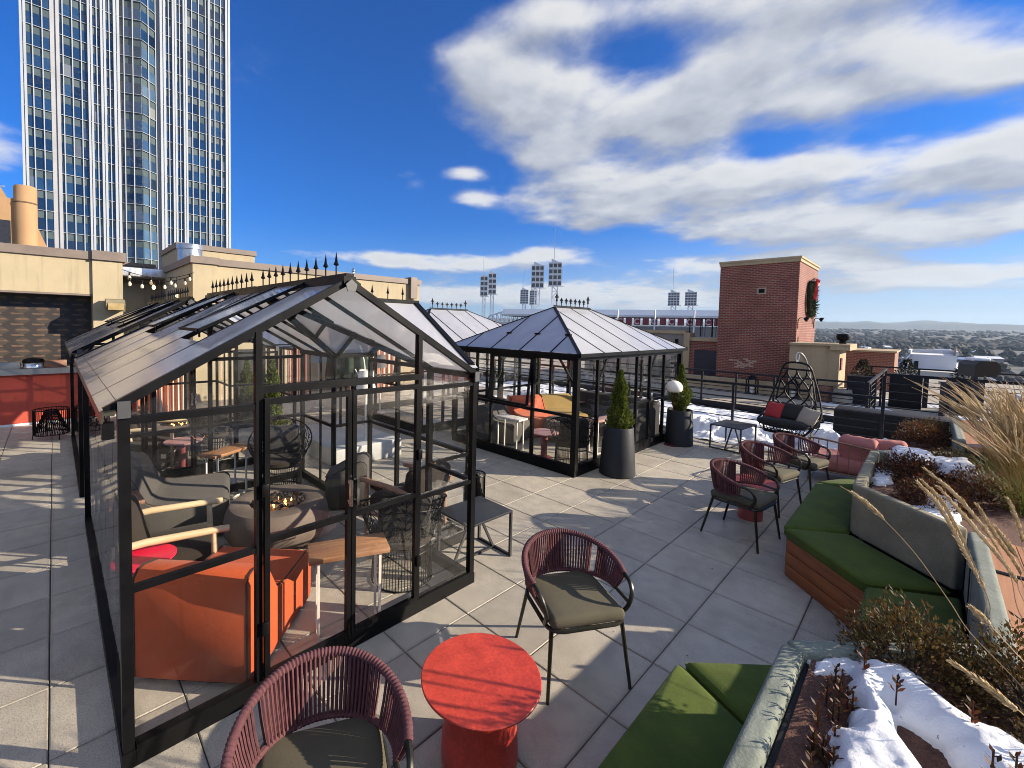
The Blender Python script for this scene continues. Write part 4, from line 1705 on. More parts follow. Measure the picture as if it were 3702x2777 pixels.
    for (y, s_) in ((0, -1),):
        pr = [(y+s_*.033, E-.005), (y+s_*.085, E-.012), (y+s_*.092, E-.06), (y+s_*.082, E-.06), (y+s_*.078, E-.022), (y+s_*.04, E-.03)]
        gt.add([(x, q[0], q[1]) for x in (.07, -L-.05) for q in pr], [tuple(range(6)), tuple(range(11, 5, -1))] + [(i, 6+i, 6+(i+1) % 6, (i+1) % 6) for i in range(6)])
    gt.obj('gutter', M['olive'], t)
    gc = MB()
    gc.box(.02, .07, -.088, -.04, E-.14, E-.062)
    gc.obj('gutter_outlet', M['black'], t)
    # door leaves
    for (y0, y1) in ((dl+.022, (dl+dr)/2-.004), ((dl+dr)/2+.004, dr-.022)):
        d = MB()
        for y in (y0+.015, y1-.015):
            d.bar((.035, y, .12), (.035, y, 1.85), .030, .036, (1, 0, 0))
        for z in (.14, .98, 1.83):
            d.bar((.035, y0+.03, z), (.035, y1-.03, z), .034, .036)
        leaf = d.obj('door', M['black'], t)
        g = MB()
        g.add([(.035, y0+.03, .15), (.035, y1-.03, .15), (.035, y1-.03, 1.82), (.035, y0+.03, 1.82)], [(0, 1, 2, 3)])
        g.obj('pane', M['glass'], leaf)
        hd = MB()
        yh = y1-.02 if y0 < 1.1 else y0+.02
        hd.bar((.085, yh, .98+.08), (.085, yh, .98+.26), .018, .022, (1, 0, 0))
        hd.bar((.05, yh, 1.08), (.09, yh, 1.08), .016)
        hd.bar((.05, yh, 1.22), (.09, yh, 1.22), .016)
        hd.obj('handle', M['steel'], leaf)
        hi = MB()
        yo = y0 if y0 < 1.1 else y1
        for z in (.45, 1.30):
            hi = MB()
            hi.rbox((.062, yo, z), (.02, .04, .08), .006, k=1, mid=1)
            hi.obj('hinge', M['black'], leaf)
    # clear wall panes
    wp = MB()

    def pane_y(x, y0, y1, z0, zt0, zt1):
        wp.add([(x, y0, z0), (x, y1, z0), (x, y1, zt1), (x, y0, zt0)], [(0, 1, 2, 3)])
    for (x, segs) in ((0, (0, dl, dr, W)), (-L, (0, .62, ym, W-.62, W))):
        for y0, y1 in zip(segs[:-1], segs[1:]):
            if x == 0 and y0 == dl:
                wp.add([(0, dl, 1.93), (0, dr, 1.93), (0, dr, roofz(dr)-.03), (0, ym, RZ-.04), (0, dl, roofz(dl)-.03)], [(0, 1, 2, 3, 4)])
                continue
            wp_z = [roofz(y0)-.03, roofz(y1)-.03]
            pane_y(x, y0+.02, y1-.02, .1, *wp_z)
    for i in range(n):
        x0, x1 = -L*i/n, -L*(i+1)/n
        wp.add([(x0-.01, 0, .09), (x1+.01, 0, .09), (x1+.01, 0, E-.03), (x0-.01, 0, E-.03)], [(0, 1, 2, 3)])
    for (x0, x1) in ((0, ex0), (ex1, -L)):
        wp.add([(x0, W, .09), (x1, W, .09), (x1, W, E-.03), (x0, W, E-.03)], [(0, 1, 2, 3)])
    for x in (ex0, ex1):
        wp.add([(x, W+.03, .09), (x, ey-.03, .09), (x, ey-.03, E-.03), (x, W+.03, E-.03)], [(0, 1, 2, 3)])
    wp.add([(ex0-.03, ey, .09), (ex1+.03, ey, .09), (ex1+.03, ey, E), (exm, ey, erz-.05), (ex0-.03, ey, E)], [(0, 1, 2, 3, 4)])
    wp.obj('wall_pane', M['glass'], t, smooth=False)
    # roof sheets, one per rafter bay
    vents = {1: (.42, .98), 4: (.42, .98)}
    for i in range(n):
        x0, x1 = -L*i/n-.012, -L*(i+1)/n+.012

        def rp(x, f, d=0.):        # f 0 at eave, 1 at ridge, left slope
            return (x, -.09+(ym+.09)*f, E-.045+(RZ-E+.045)*f+.03+d)
        q = MB()
        f1 = vents[i][0] if i in vents else 1.
        q.add([rp(x0, 0), rp(x1, 0), rp(x1, f1), rp(x0, f1), rp(x0, 0, -.008), rp(x1, 0, -.008), rp(x1, f1, -.008), rp(x0, f1, -.008)], [(3, 2, 1, 0)])
        q.obj('roof_sheet', M['poly'], t, smooth=False)
        if i in vents:
            vf = MB()
            a0, a1 = rp(x0, f1, .075), rp(x1, f1, .075)
            c0, c1 = rp(x0, .97, .03), rp(x1, .97, .03)
            for (p0, p1) in ((a0, a1), (a0, c0), (a1, c1), (c0, c1)):
                vf.bar(p0, p1, .022, .020)
            mid = V(rp((x0+x1)/2, f1+.05, -.02))
            vf.bar(mid, mid+V((0, 0, .09)), .012, .012, (1, 0, 0))
            vo = vf.obj('roof_vent', M['black'], t)
            MB().add([a0, a1, c1, c0], [(3, 2, 1, 0)]).obj('vent_sheet', M['poly'], vo, smooth=False)

        def rq(x, f):
            return (x, W+.09-(W+.09-ym)*f, E-.045+(RZ-E+.045)*f+.03)
        q = MB()
        if x1 >= ex0 or x0 <= ex1:
            q.add([rq(x0, 0), rq(x1, 0), rq(x1, 1), rq(x0, 1)], [(0, 1, 2, 3)])
        else:
            def fv(x):
                return max(0., 1-abs(x-exm)/abs(ex0-exm))
            xs = [x0] + ([exm] if x1 < exm < x0 else []) + [x1]
            fl = [fv(x) for x in xs]
            pts = [rq(x, f) for x, f in zip(xs, fl)] + [rq(x1, 1), rq(x0, 1)]
            q.add(pts, [tuple(range(len(pts)))])
        q.obj('roof_sheet', M['poly'], t, smooth=False)
    # cross gable slopes
    zo = .03
    for (xe, s_) in ((ex0, 1), (ex1, -1)):
        q = MB()
        pts = [(xe+s_*.06, ey+.05, E-.04+zo), (exm, ey+.05, erz+zo), (exm, ym+.06, erz+zo), (xe+s_*.06, W+.06, E-.04+zo)]
        q.add(pts, [(0, 1, 2, 3)] if s_ > 0 else [(3, 2, 1, 0)])
        q.obj('roof_sheet', M['poly'], t, smooth=False)
    # ridge spears
    rc = MB()
    rc.box(-L*.47, .03, ym-.03, ym+.03, RZ+.056, RZ+.075)
    rc.box(-L, -L*.50, ym-.03, ym+.03, RZ+.06, RZ+.08)
    rc.obj('ridge_cap', M['black'], t)
    xs = [-.17-.165*i for i in range(10)] + [-1.98-.165*i for i in range(10)]
    for i, x in enumerate(xs):
        f = MB()
        finial(f, x, ym, RZ+.07, .17, 'spear')
        f.obj('ridge_spear', M['black'], t)
    for i in range(3):
        f = MB()
        finial(f, exm, W-.05+.21*i, erz+.04, .17, 'spear')
        f.obj('ridge_spear', M['black'], t)
    return t


GH1 = gable_greenhouse((-2.73, .245, 0), 'nearest black gabled greenhouse with double glass doors facing the seats')
GH0 = copy_tree(GH1, label='far left gabled greenhouse behind the nearest one, beside the cream bar pavilion', loc=(-7.38, .235, 0))


def hip_greenhouse(loc, label, ridge0=1.32, ridge1=2.62):
    """local: corner at origin, runs to -x by A and +y by B"""
    A, B_, E, RZ = 2.76, 4.02, 1.84, 2.68
    xm = -A/2
    t = thing('greenhouse', label, 'greenhouse', loc, 0, 'glass greenhouses on the deck')
    base = MB()
    base.box(-A-.03, .03, -.03, .03, 0, .17)
    base.box(-A-.03, .03, B_-.03, B_+.03, 0, .17)
    base.box(-.03, .03, .031, B_-.031, 0, .17)
    base.box(-A-.03, -A+.03, .031, B_-.031, 0, .17)
    base.obj('base_rail', M['black'], t)
    fr = MB()
    b = fr.bar
    for (x, y) in ((0, 0), (-A, 0), (0, B_), (-A, B_)):
        b((x, y, .1), (x, y, E), .085, .085, (1, 0, 0))
    for f in (.30, .64):
        for y in (0, B_):
            b((-A*f, y, .17), (-A*f, y, E), .05, .05, (1, 0, 0))
    ys = [.62, 1.3, 2.0, 2.55, 3.2]
    for y in ys:
        for x in (0, -A):
            b((x, y, .17), (x, y, E), .05 if y != 2.0 else .04, .05, (1, 0, 0))
    for z in (.93,):
        for y in (0, B_):
            b((0, y, z), (-A, y, z), .045, .045)
        b((0, 2.0, z), (0, B_, z), .04, .045)
        b((-A, 0, z), (-A, B_, z), .04, .045)
    for y in (0, B_):
        b((0, y, E), (-A, y, E), .08, .09)
    for x in (0, -A):
        b((x, 0, E), (x, B_, E), .08, .09)
    o = .10
    cs = [(o, -o), (o, B_+o), (-A-o, -o), (-A-o, B_+o)]
    ze = E+.05
    for (x, y) in cs:
        b((x, y, ze), (xm, ridge0 if y < 1 else ridge1, RZ), .055, .05)
    b((xm, ridge0, RZ), (xm, ridge1, RZ), .06, .05)
    for y in (-o, B_+o):
        b((o, y, ze-.01), (-A-o, y, ze-.01), .05, .05)
    for x in (o, -A-o):
        b((x, -o, ze-.01), (x, B_+o, ze-.01), .05, .05)
    slope = (RZ-ze)

    def hip_z(x, y):          # height of the roof above plan point
        fx = min(x-(-A-o), o-x)/(A/2+o)
        fy = min((y+o)/(ridge0+o), (B_+o-y)/(B_+o-ridge1))
        return ze+slope*min(fx, fy, 1.)
    for (x, lim) in ((-.42, 0), (-1.05, 0), (-1.70, 0), (-2.34, 0)):
        fx = min(x+A+o, o-x)/(A/2+o)
        y1 = -o+fx*(ridge0+o)
        b((x, -o, ze), (x, y1, hip_z(x, y1)), .026, .045)
        y2 = B_+o-fx*(B_+o-ridge1)
        b((x, B_+o, ze), (x, y2, hip_z(x, y2)), .026, .045)
    for y in (.62, 1.2, 1.85, 2.5, 3.1, 3.55):
        fy = min((y+o)/(ridge0+o), (B_+o-y)/(B_+o-ridge1), 1.)
        for s_ in (1, -1):
            xe = o if s_ > 0 else -A-o
            xr = xe+(xm-xe)*fy
            b((xe, y, ze), (xr, y, ze+slope*fy), .026, .045)
    # knee braces under the eave
    b((-.08, .03, 1.45), (-.36, .03, E), .03, .03)
    b((-.03, .72, 1.45), (-.03, .98, E), .03, .03, (1, 0, 0))
    b((-.03, 2.62, 1.42), (-.03, 2.9, E), .03, .03, (1, 0, 0))
    fr.obj('frame', M['black'], t)
    cl = MB()
    for x in (-.42, -1.05, -1.70):
        cl.bar((x-.05, .38, hip_z(x, .38)+.025), (x+.05, .38, hip_z(x, .38)+.025), .05, .03)
    cl.obj('sheet_clip', M['black'], t)
    # roof sheets
    zo = .02
    r0, r1 = (xm, ridge0, RZ+zo), (xm, ridge1, RZ+zo)
    A0, A1, B0, B1 = (o, -o, ze+zo), (o, B_+o, ze+zo), (-A-o, -o, ze+zo), (-A-o, B_+o, ze+zo)
    for q in ((B0, A0, r0), (A0, A1, r1, r0), (A1, B1, r1), (B1, B0, r0, r1)):
        MB().add(list(q), [tuple(range(len(q)))]).obj('roof_sheet', M['poly'], t, smooth=False)
    # panes
    wp = MB()
    xs = [0, -A*.30, -A*.64, -A]
    for y in (0, B_):
        for i in range(3):
            x0, x1 = xs[i]-.02, xs[i+1]+.02
            if y == 0 and i == 1:
                wp.add([(x0, y, .17), (x1, y, .17), (x1, y, .95), (x0, y, .95)], [(0, 1, 2, 3)])
            else:
                wp.add([(x0, y, .17), (x1, y, .17), (x1, y, E), (x0, y, E)], [(0, 1, 2, 3)])
    yy = [0]+ys+[B_]
    for x in (0, -A):
        for y0, y1 in zip(yy[:-1], yy[1:]):
            wp.add([(x, y0+.02, .17), (x, y1-.02, .17), (x, y1-.02, E), (x, y0+.02, E)], [(0, 1, 2, 3)])
    wp.obj('wall_pane', M['glass'], t, smooth=False)
    # top-hung window tilted out on the -y wall
    w = MB()
    x0, x1 = -A*.30-.03, -A*.64+.03
    zt, zb2, oy = E-.06, 1.0, -.12
    for (p, q) in (((x0, 0, zt), (x1, 0, zt)), ((x0, 0, zt), (x0, oy, zb2)), ((x1, 0, zt), (x1, oy, zb2)), ((x0, oy, zb2), (x1, oy, zb2))):
        w.bar(p, q, .035, .035)
    w.bar((x1+.02, .0, zb2+.02), (x0-.35, oy, zb2-.02), .012)
    wo = w.obj('window', M['black'], t)
    MB().add([(x0, 0, zt), (x1, 0, zt), (x1, oy, zb2), (x0, oy, zb2)], [(0, 1, 2, 3)]).obj('pane', M['glass'], wo, smooth=False)
    # door handle and latch on the +x wall
    h = MB()
    h.rbox((.05, 2.56, 1.0), (.03, .05, .14), .01, k=1, mid=1)
    h.obj('handle', M['steel'], t)
    rc = MB()
    rc.box(xm-.02, xm+.02, ridge0, ridge1, RZ+.03, RZ+.05)
    rc.obj('ridge_cap', M['black'], t)
    for i in range(8):
        f = MB()
        finial(f, xm, ridge0+.08+(ridge1-ridge0-.16)*i/7, RZ+.045, .26 if i in (0, 7) else .17, 'fleur')
        f.obj('ridge_finial', M['black'], t)
    return t


GH2 = hip_greenhouse((-3.66, 5.82, 0), 'hip roofed black greenhouse in the middle, behind the charcoal cypress pot')
GH3 = copy_tree(GH2, label='second hip roofed greenhouse, mostly hidden behind the nearer hip roof', loc=(-7.25, 5.6, 0))


# ================================================================== FURNITURE
def rope_chair(name, label, group, clothm):
    """faces +x"""
    t = thing(name, label, 'chair', (0, 0, 0), 0, group)
    hx0, hx1, hy = -.24, .26, .265
    fr = MB()
    ring = []
    for (cx, cy, a0) in ((hx1-.09, hy-.09, 0), (hx0+.12, hy-.12, 90), (hx0+.12, -hy+.12, 180), (hx1-.09, -hy+.09, 270)):
        rr = .09 if cx > 0 else .12
        ring += [(cx+rr*math.cos(R(a0+q)), cy+rr*math.sin(R(a0+q)), .425) for q in (0, 22, 45, 67, 90)]
    fr.tube(ring, .014, 8, closed=True)
    fr.bar((hx0+.05, 0, .42), (hx1-.03, 0, .42), .03, .012)
    fr.obj('seat_frame', M['legm'], t)
    for s_ in (-1, 1):
        MB().tube([(.225, s_*.245, .42), (.285, s_*.285, 0)], [.0145, .011], 8).obj('leg', M['legm'], t)
        MB().tube([(-.20, s_*.235, .43), (-.30, s_*.275, 0)], [.0145, .011], 8).obj('leg', M['legm'], t)
    c = MB()
    c.rbox((.015, 0, .470), (.50, .515, .075), .036, puff=.012, k=4, mid=6)
    c.obj('seat_cushion', clothm, t)

    def top(th):
        return V((.035-.345*math.cos(th), .335*math.sin(th), .645+.13*max(0, math.cos(th*.82))))

    def low(th):
        return V((.02-.285*math.cos(th), .292*math.sin(th), .505+.035*(1-math.cos(th))))
    TM = R(104)
    rail = MB()
    n = 150
    pts = [top(-TM+2*TM*i/n) for i in range(n+1)]
    rail.tube(pts, [.0195+(.0022 if i % 2 else -.0016) for i in range(n+1)], 9)
    rail.obj('top_rail', M['rope'], t)
    lo_ = MB()
    n = 110
    lo_.tube([low(-TM+2*TM*i/n) for i in range(n+1)], [.0145+(.002 if i % 2 else -.0012) for i in range(n+1)], 7)
    st = MB()
    k_ = 58
    for i in range(k_):
        th = -TM+2*TM*(i+.5)/k_
        if i in (13, 14, 43, 44):
            continue
        a, b_ = top(th), low(th*1.0)
        nn = V((-math.cos(th), math.sin(th), 0))
        for s_ in (-1, 1):
            p0, p1 = a+nn*s_*.013, b_+nn*s_*.010
            pm_ = p0.lerp(p1, .5)+nn*.004
            st.tube([p0, pm_, p1], .0066, 5)
    st.add(lo_.v, lo_.f)
    st.obj('rope_back', M['rope'], t)
    for s_ in (-1, 1):
        e = top(s_*TM)
        l = low(s_*TM)
        arm = MB()
        arm.tube(spline([e, e+V((.07, -s_*.005, -.012)), e+V((.115, -s_*.018, -.06)), V((e.x+.115, s_*.285, .52)), V((e.x+.06, s_*.268, .43))], 7), .0145, 8)
        arm.tube([l, V((e.x+.112, s_*.287, l.z-.01))], .012, 7)
        arm.obj('arm', M['legm'], t)
    return t


M['legm'] = pm('bronze_green_metal', (.028, .028, .020), .34, .5, .15, 8.)
CH = rope_chair('rope_chair', 'plum rope armchair standing alone beside the red drum table', 'plum rope armchairs', M['cush'])
CH.location = (-1.60, 2.56, 0)
CH.rotation_euler = (0, 0, math.atan2(-.50, .86))
copy_tree(CH, label='plum rope armchair cut off at the bottom edge, its back towards the nearest greenhouse', loc=(-1.585, .755, 0), rz=math.atan2(-.42, .90))
copy_tree(CH, label='nearest of the three plum rope armchairs in a row before the far green bench', loc=(-1.36, 5.62, 0), rz=R(-8))
CB = copy_tree(CH, label='middle plum rope armchair of the row, beside a small round red table', loc=(-1.38, 6.86, 0), rz=R(-14))
copy_tree(CH, label='rope armchair at the far end of the row, next to the pink sofa', loc=(-1.20, 7.80, 0), rz=R(-14))


def drum_table(name, loc, r_, h, rb, label, mt):
    t = thing(name, label, 'table', loc)
    b = MB()
    b.lathe([(0, h), (r_-.004, h), (r_, h-.004), (r_, h-.010), (r_-.004, h-.014), (0, h-.014)], 72)
    b.obj('table_top', mt, t)
    b = MB()
    b.lathe([(0, h-.015), (rb*.80, h-.015), (rb*.83, h-.10), (rb, .16), (rb*1.03, .05), (rb*1.0, 0), (0, 0)], 56)
    b.obj('pedestal', mt, t)
    return t


drum_table('drum_table', (-1.545, 1.625, 0), .318, .46, .20, 'round red metal drum table between the two nearest rope armchairs', M['redm'])
drum_table('drum_table', (-1.42, 6.25, 0), .29, .455, .13, 'small round red table tucked between the armchairs of the far row', pm('plum_red_metal', (.30, .06, .055), .4, 0., .1))
drum_table('drum_table', (-3.88, .46, 0), .20, .56, .09, 'small bright pink-red round table behind the orange lounge chair', pm('hot_red_metal', (.62, .012, .05), .35, 0., .08))


def side_table(loc, rz, w, d, h, label):
    """dark steel: top plate on two floor loops joined by splayed struts"""
    t = thing('side_table', label, 'table', loc, rz, 'dark steel side tables')
    mt = M['tabm']
    b = MB()
    b.rbox((0, 0, h-.011), (w, d, .022), .004, k=1, mid=1)
    b.obj('table_top', mt, t)
    for s_ in (-1, 1):
        y = s_*(d/2-.013)
        for sx in (-1, 1):
            MB().bar((sx*(w/2-.013), y, 0), (sx*(w/2-.013), y, h-.023), .024, .024, (1, 0, 0)).obj('leg', mt, t)
        MB().bar((-w/2+.026, y, .012), (w/2-.026, y, .012), .022, .022).obj('floor_bar', mt, t)
    for s_ in (-1, 1):
        MB().bar((.0, s_*(d/2-.03), .024), (0, s_*.03, h-.024), .022, .022, (1, 0, 0)).obj('strut', mt, t)
    MB().bar((0, -d/2+.027, .012), (0, d/2-.027, .012), .02, .02).obj('floor_bar', mt, t)
    return t


M['tabm'] = pm('slate_metal', (.030, .032, .035), .42, .2, .15, 7., .04, 60)
side_table((-3.02, 3.04, 0), R(-2), .48, .58, .47, 'square dark steel side table hard against the right corner of the nearest greenhouse')
side_table((-2.56, 9.72, 0), R(-6), .56, .74, .47, 'dark steel side table out by the snow bank, left of the hanging chair')


def c_table(loc, rz, topm, label, legm=None, L=.58, W_=.27, h=.63):
    t = thing('slim_table', label, 'table', loc, rz, 'slim laptop tables with pale metal legs')
    legm = legm or M['whitem']
    b = MB()
    b.rbox((0, 0, h-.02), (L, W_, .036), .006, k=1, mid=1)
    b.obj('table_top', topm, t)
    for x in (-L*.38, L*.38):
        for y in (-W_*.36, W_*.36):
            MB().bar((x, y, 0), (x, y, h-.038), .018, .018, (1, 0, 0)).obj('leg', legm, t)
        MB().bar((x, -W_*.34, .01), (x, W_*.34, .01), .018, .018).obj('floor_bar', legm, t)
    MB().bar((-L*.37, -W_*.36, .01), (L*.37, -W_*.36, .01), .016, .016).obj('floor_bar', legm, t)
    return t


c_table((-2.93, 1.60, 0), math.atan2(.52, .25)+R(4), M['twood'], 'slim striped wood table on white legs just inside the double doors')
c_table((-6.20, 1.62, 0), math.atan2(.53, -.27), M['twood'], 'slim striped wood table on white legs at the back of the nearest greenhouse')
c_table((-5.2, .44, 0), R(4), M['bwood'], 'slim brown wood table beside the grey lounge chair, by the left glass wall')
c_table((-5.25, 6.17, 0), R(2), pm('marble_white', (.62, .58, .54), .3), 'slim pale topped table in front of the coral lounge chair')
c_table((-4.10, 7.42, 0), R(80), pm('rose_wood', (.45, .25, .21), .4), 'slim rosy topped table near the right wall of the hipped greenhouse')


def lounge(loc, rz, mt, label, w=.82, d=.98, hb=.74, hs=.42, name='lounge_chair'):
    """one-piece upholstered wedge: sloping back flows into a deep seat; faces +x, back at x=0"""
    t = thing(name, label, 'lounge chair', loc, rz, 'upholstered wedge lounge chairs')
    prof = [(0.03, .03), (0, .06), (0, hb-.05), (.035, hb-.008), (.08, hb), (.20, hb-.03), (.24, hb-.07), (.36, hs+.05), (.42, hs+.015), (.50, hs), (d-.06, hs+.005), (d-.015, hs-.02), (d, hs-.06), (d, .05), (d-.03, .02)]
    n = len(prof)
    ys = [(-w/2, .965), (-w/2+.012, .988), (-w/2+.035, 1.0), (0, 1.0), (w/2-.035, 1.0), (w/2-.012, .988), (w/2, .965)]
    cx, cz = d*.45, hs*.5
    vs = []
    for (y, s_) in ys:
        vs += [(cx+(p[0]-cx)*s_, y, cz+(p[1]-cz)*s_) for p in prof]
    fs = [tuple(range(n)), tuple((len(ys)-1)*n+i for i in range(n-1, -1, -1))]
    for q in range(len(ys)-1):
        for i in range(n):
            a = q*n
            fs.append((a+i, a+n+i, a+n+(i+1) % n, a+(i+1) % n))
    MB().add(vs, fs).obj('upholstery', mt, t, sharp=60)
    pp = MB()
    for s_ in (-1, 1):
        y = s_*(w/2-.018)
        pp.tube([(cx+(p[0]-cx)*1.0, y, cz+(p[1]-cz)*1.004) for p in prof[1:-2]], .006, 5)
    pp.tube([(.40, -w/2+.02, hs+.022), (.40, w/2-.02, hs+.022)], .005, 5)
    pp.obj('piping', D.materials.get('dark_piping') or pm('dark_piping', (.03, .018, .012), .9), t)
    b = MB()
    b.box(.06, d-.06, -w/2+.06, w/2-.06, 0, .025)
    b.obj('foot', M['blackm'], t)
    return t


lounge((-3.06, .585, 0), math.atan2(.72, -.70), M['rust'], 'rust orange lounge chair with its back to the front glass of the nearest greenhouse', w=.76, d=.98)
lounge((-5.78, .42, 0), R(74), M['greyc'], 'grey wedge lounge chair at the left glass wall behind the log armchair', w=.92, d=1.08, hb=.80)
lounge((-4.85, 2.92, 0), math.atan2(-.75, -.55), M['greyc'], 'grey lounge chair with rounded back behind the doors, right of the fire pit', w=.46, d=.50, hb=.60)
lounge((-6.35, 7.85, 0), math.atan2(-.42, .9), M['coral'], 'coral orange lounge chair inside the middle hipped greenhouse', w=.80, d=1.05)
lounge((-6.05, 8.62, 0), math.atan2(-.5, .86), M['must'], 'mustard yellow lounge chair beside the coral one in the hipped greenhouse', w=.78, d=1.05)
lounge((-4.25, 9.35, 0), R(-100), M['charc'], 'dark charcoal lounge chair at the back of the hipped greenhouse', w=.9, d=.9, hb=.8)
lounge((-5.35, 9.50, 0), R(-85), M['charc'], 'dark charcoal sofa seat beside the far snow bank, behind the fire table', w=1.0, d=.9, hb=.78)
lounge((-3.85, 8.35, 0), R(160), M['charc'], 'dark charcoal tub chair against the right glass wall of the hipped greenhouse', w=.95, d=.8, hb=.72)
lounge((-6.25, 6.55, 0), R(12), M['greyc'], 'grey lounge chair by the left end of the hipped greenhouse', w=.7, d=.85, hb=.7)
lounge((-8.6, .62, 0), R(55), M['charc'], 'dark lounge chair deep inside the far left greenhouse', w=.8, d=.9, hb=.75)


def log_chair(loc, rz, arm, label):
    """faces +x: round timber frame, webbed base, fat dark cushions"""
    t = thing('log_armchair', label, 'armchair', loc, rz, 'log armed chairs with dark cushions')
    W_, D_ = .66, .62
    for s_ in (-1, 1):
        y = s_*W_/2
        a = MB()
        a.tube([(-.10, y, .60), (.10, y, .615), (D_-.02, y, .60), (D_+.03, y, .597)], [.028, .030, .028, .026], 12)
        a.obj('arm', arm, t)
        MB().tube([(D_-.08, y, 0), (D_-.07, y, .3), (D_-.08, y, .59)], [.020, .027, .022], 10).obj('leg', arm, t)
        MB().tube([(-.02, y, 0), (0, y, .3), (-.03, y, .60)], [.020, .027, .022], 10).obj('leg', arm, t)
        MB().tube([(0, y, .27), (D_-.08, y, .27)], .022, 8).obj('rail', arm, t)
    MB().tube([(D_-.08, -W_/2, .27), (D_-.08, W_/2, .27)], .022, 8).obj('rail', arm, t)
    for i in range(9):
        y = -W_/2+.06+(W_-.12)*i/8
        MB().rbox((D_-.08, y, .27), (.055, .034, .055), .012, k=1, mid=1).obj('webbing_strap', M['shade'], t)
    c = MB()
    c.rbox((.27, 0, .36), (.60, .60, .15), .06, puff=.03, wob=.006, seed=3)
    c.obj('seat_cushion', M['brownc'], t)
    c = MB()
    c.rbox((0, 0, 0), (.17, .60, .46), .075, puff=.0, wob=.012, seed=5, mat=Matrix.Rotation(R(-16), 4, 'Y'))
    c.xf(Matrix.Translation((-.03, 0, .60)))
    c.obj('back_cushion', M['brownc'], t)
    return t


log_chair((-4.33, .45, 0), R(80), M['lwood'], 'armchair with pale log arms and dark brown cushions behind the orange lounge chair')
log_chair((-3.62, 2.86, 0), R(188), pm('tan_log', (.30, .17, .10), .5, 0, .2, 9.), 'armchair with tan log arms and striped webbing, right of the fire pit')
log_chair((-8.5, 1.0, 0), R(60), M['lwood'], 'pale log armed chair glimpsed inside the far left greenhouse')


def wire_chair(loc, rz, label, cushion=True):
    """faces +x: wire drum base, basket shell with chevron wires"""
    t = thing('wire_chair', label, 'chair', loc, rz, 'black wire basket chairs')
    b = MB()
    r0, r1, h = .255, .275, .36
    for i in range(64):
        a = 2*math.pi*i/64
        b.tube([(r1*math.cos(a), r1*math.sin(a), .01), (r0*math.cos(a), r0*math.sin(a), h)], .0042, 4)
    for z, r_ in ((.01, r1), (.30, .262), (h, r0)):
        b.tube(arc((0, 0), r_, 0, 2*math.pi, 40, z)[:-1], .007, 5, closed=True)
    b.obj('wire_base', M['black'], t)
    s_ = MB()

    def shell(a, f):           # a 0 at the back; f 0 seat edge .. 1 rim
        rr = .27+.13*f
        top = .44+.46*(.5+.5*math.cos(a*.92))
        return V((-rr*math.cos(a)+.02, rr*math.sin(a), .36+(top-.36)*f))
    AM = R(128)
    s_.tube([shell(-AM+2*AM*i/40, 1) for i in range(41)], .010, 6)
    s_.tube([shell(-AM+2*AM*i/40, .0) for i in range(41)], .008, 6)
    for f in (.38, .68):
        s_.tube([shell(-AM+2*AM*i/30, f) for i in range(31)], .005, 5)
    nb = 7
    for k_ in range(nb):
        a0 = -AM+2*AM*k_/nb
        a1 = -AM+2*AM*(k_+1)/nb
        am = (a0+a1)/2
        s_.tube([shell(am, 0), shell(am, 1)], .005, 4)
        s_.tube([shell(a0, 0), shell(a0, 1)], .006, 4)
        for j in range(1, 7):
            f = j/6.5
            s_.tube([shell(am, f-.15), shell(am*.5+a0*.5, f-.02), shell(a0, min(1, f+.12))], .0042, 4)
            s_.tube([shell(am, f-.15), shell(am*.5+a1*.5, f-.02), shell(a1, min(1, f+.12))], .0042, 4)
    s_.obj('wire_shell', M['black'], t)
    if cushion:
        c = MB()
        c.lathe([(0, .36), (.25, .36), (.29, .39), (.29, .43), (.25, .46), (0, .465)], 28)
        c.obj('seat_pad', M['brownc'], t)
        c = MB()
        c.rbox((0, 0, 0), (.10, .46, .40), .045, puff=.0, wob=.008, seed=2, mat=Matrix.Rotation(R(-14), 4, 'Y'))
        c.xf(Matrix.Translation((-.20, 0, .64)))
        c.obj('back_pad', M['charc'], t)
    return t


wire_chair((-3.22, 2.30, 0), R(150), 'black wire chair with its back to us by the right door of the nearest greenhouse')
wire_chair((-6.02, 2.25, 0), R(-25), 'black wire chair with dark cushions beyond the fire pit, before a small cypress')
wire_chair((-4.02, 6.30, 0), R(130), 'black wire chair at the near corner of the middle hipped greenhouse')
wire_chair((-8.2, 1.95, 0), R(160), 'black wire chair inside the far left greenhouse')


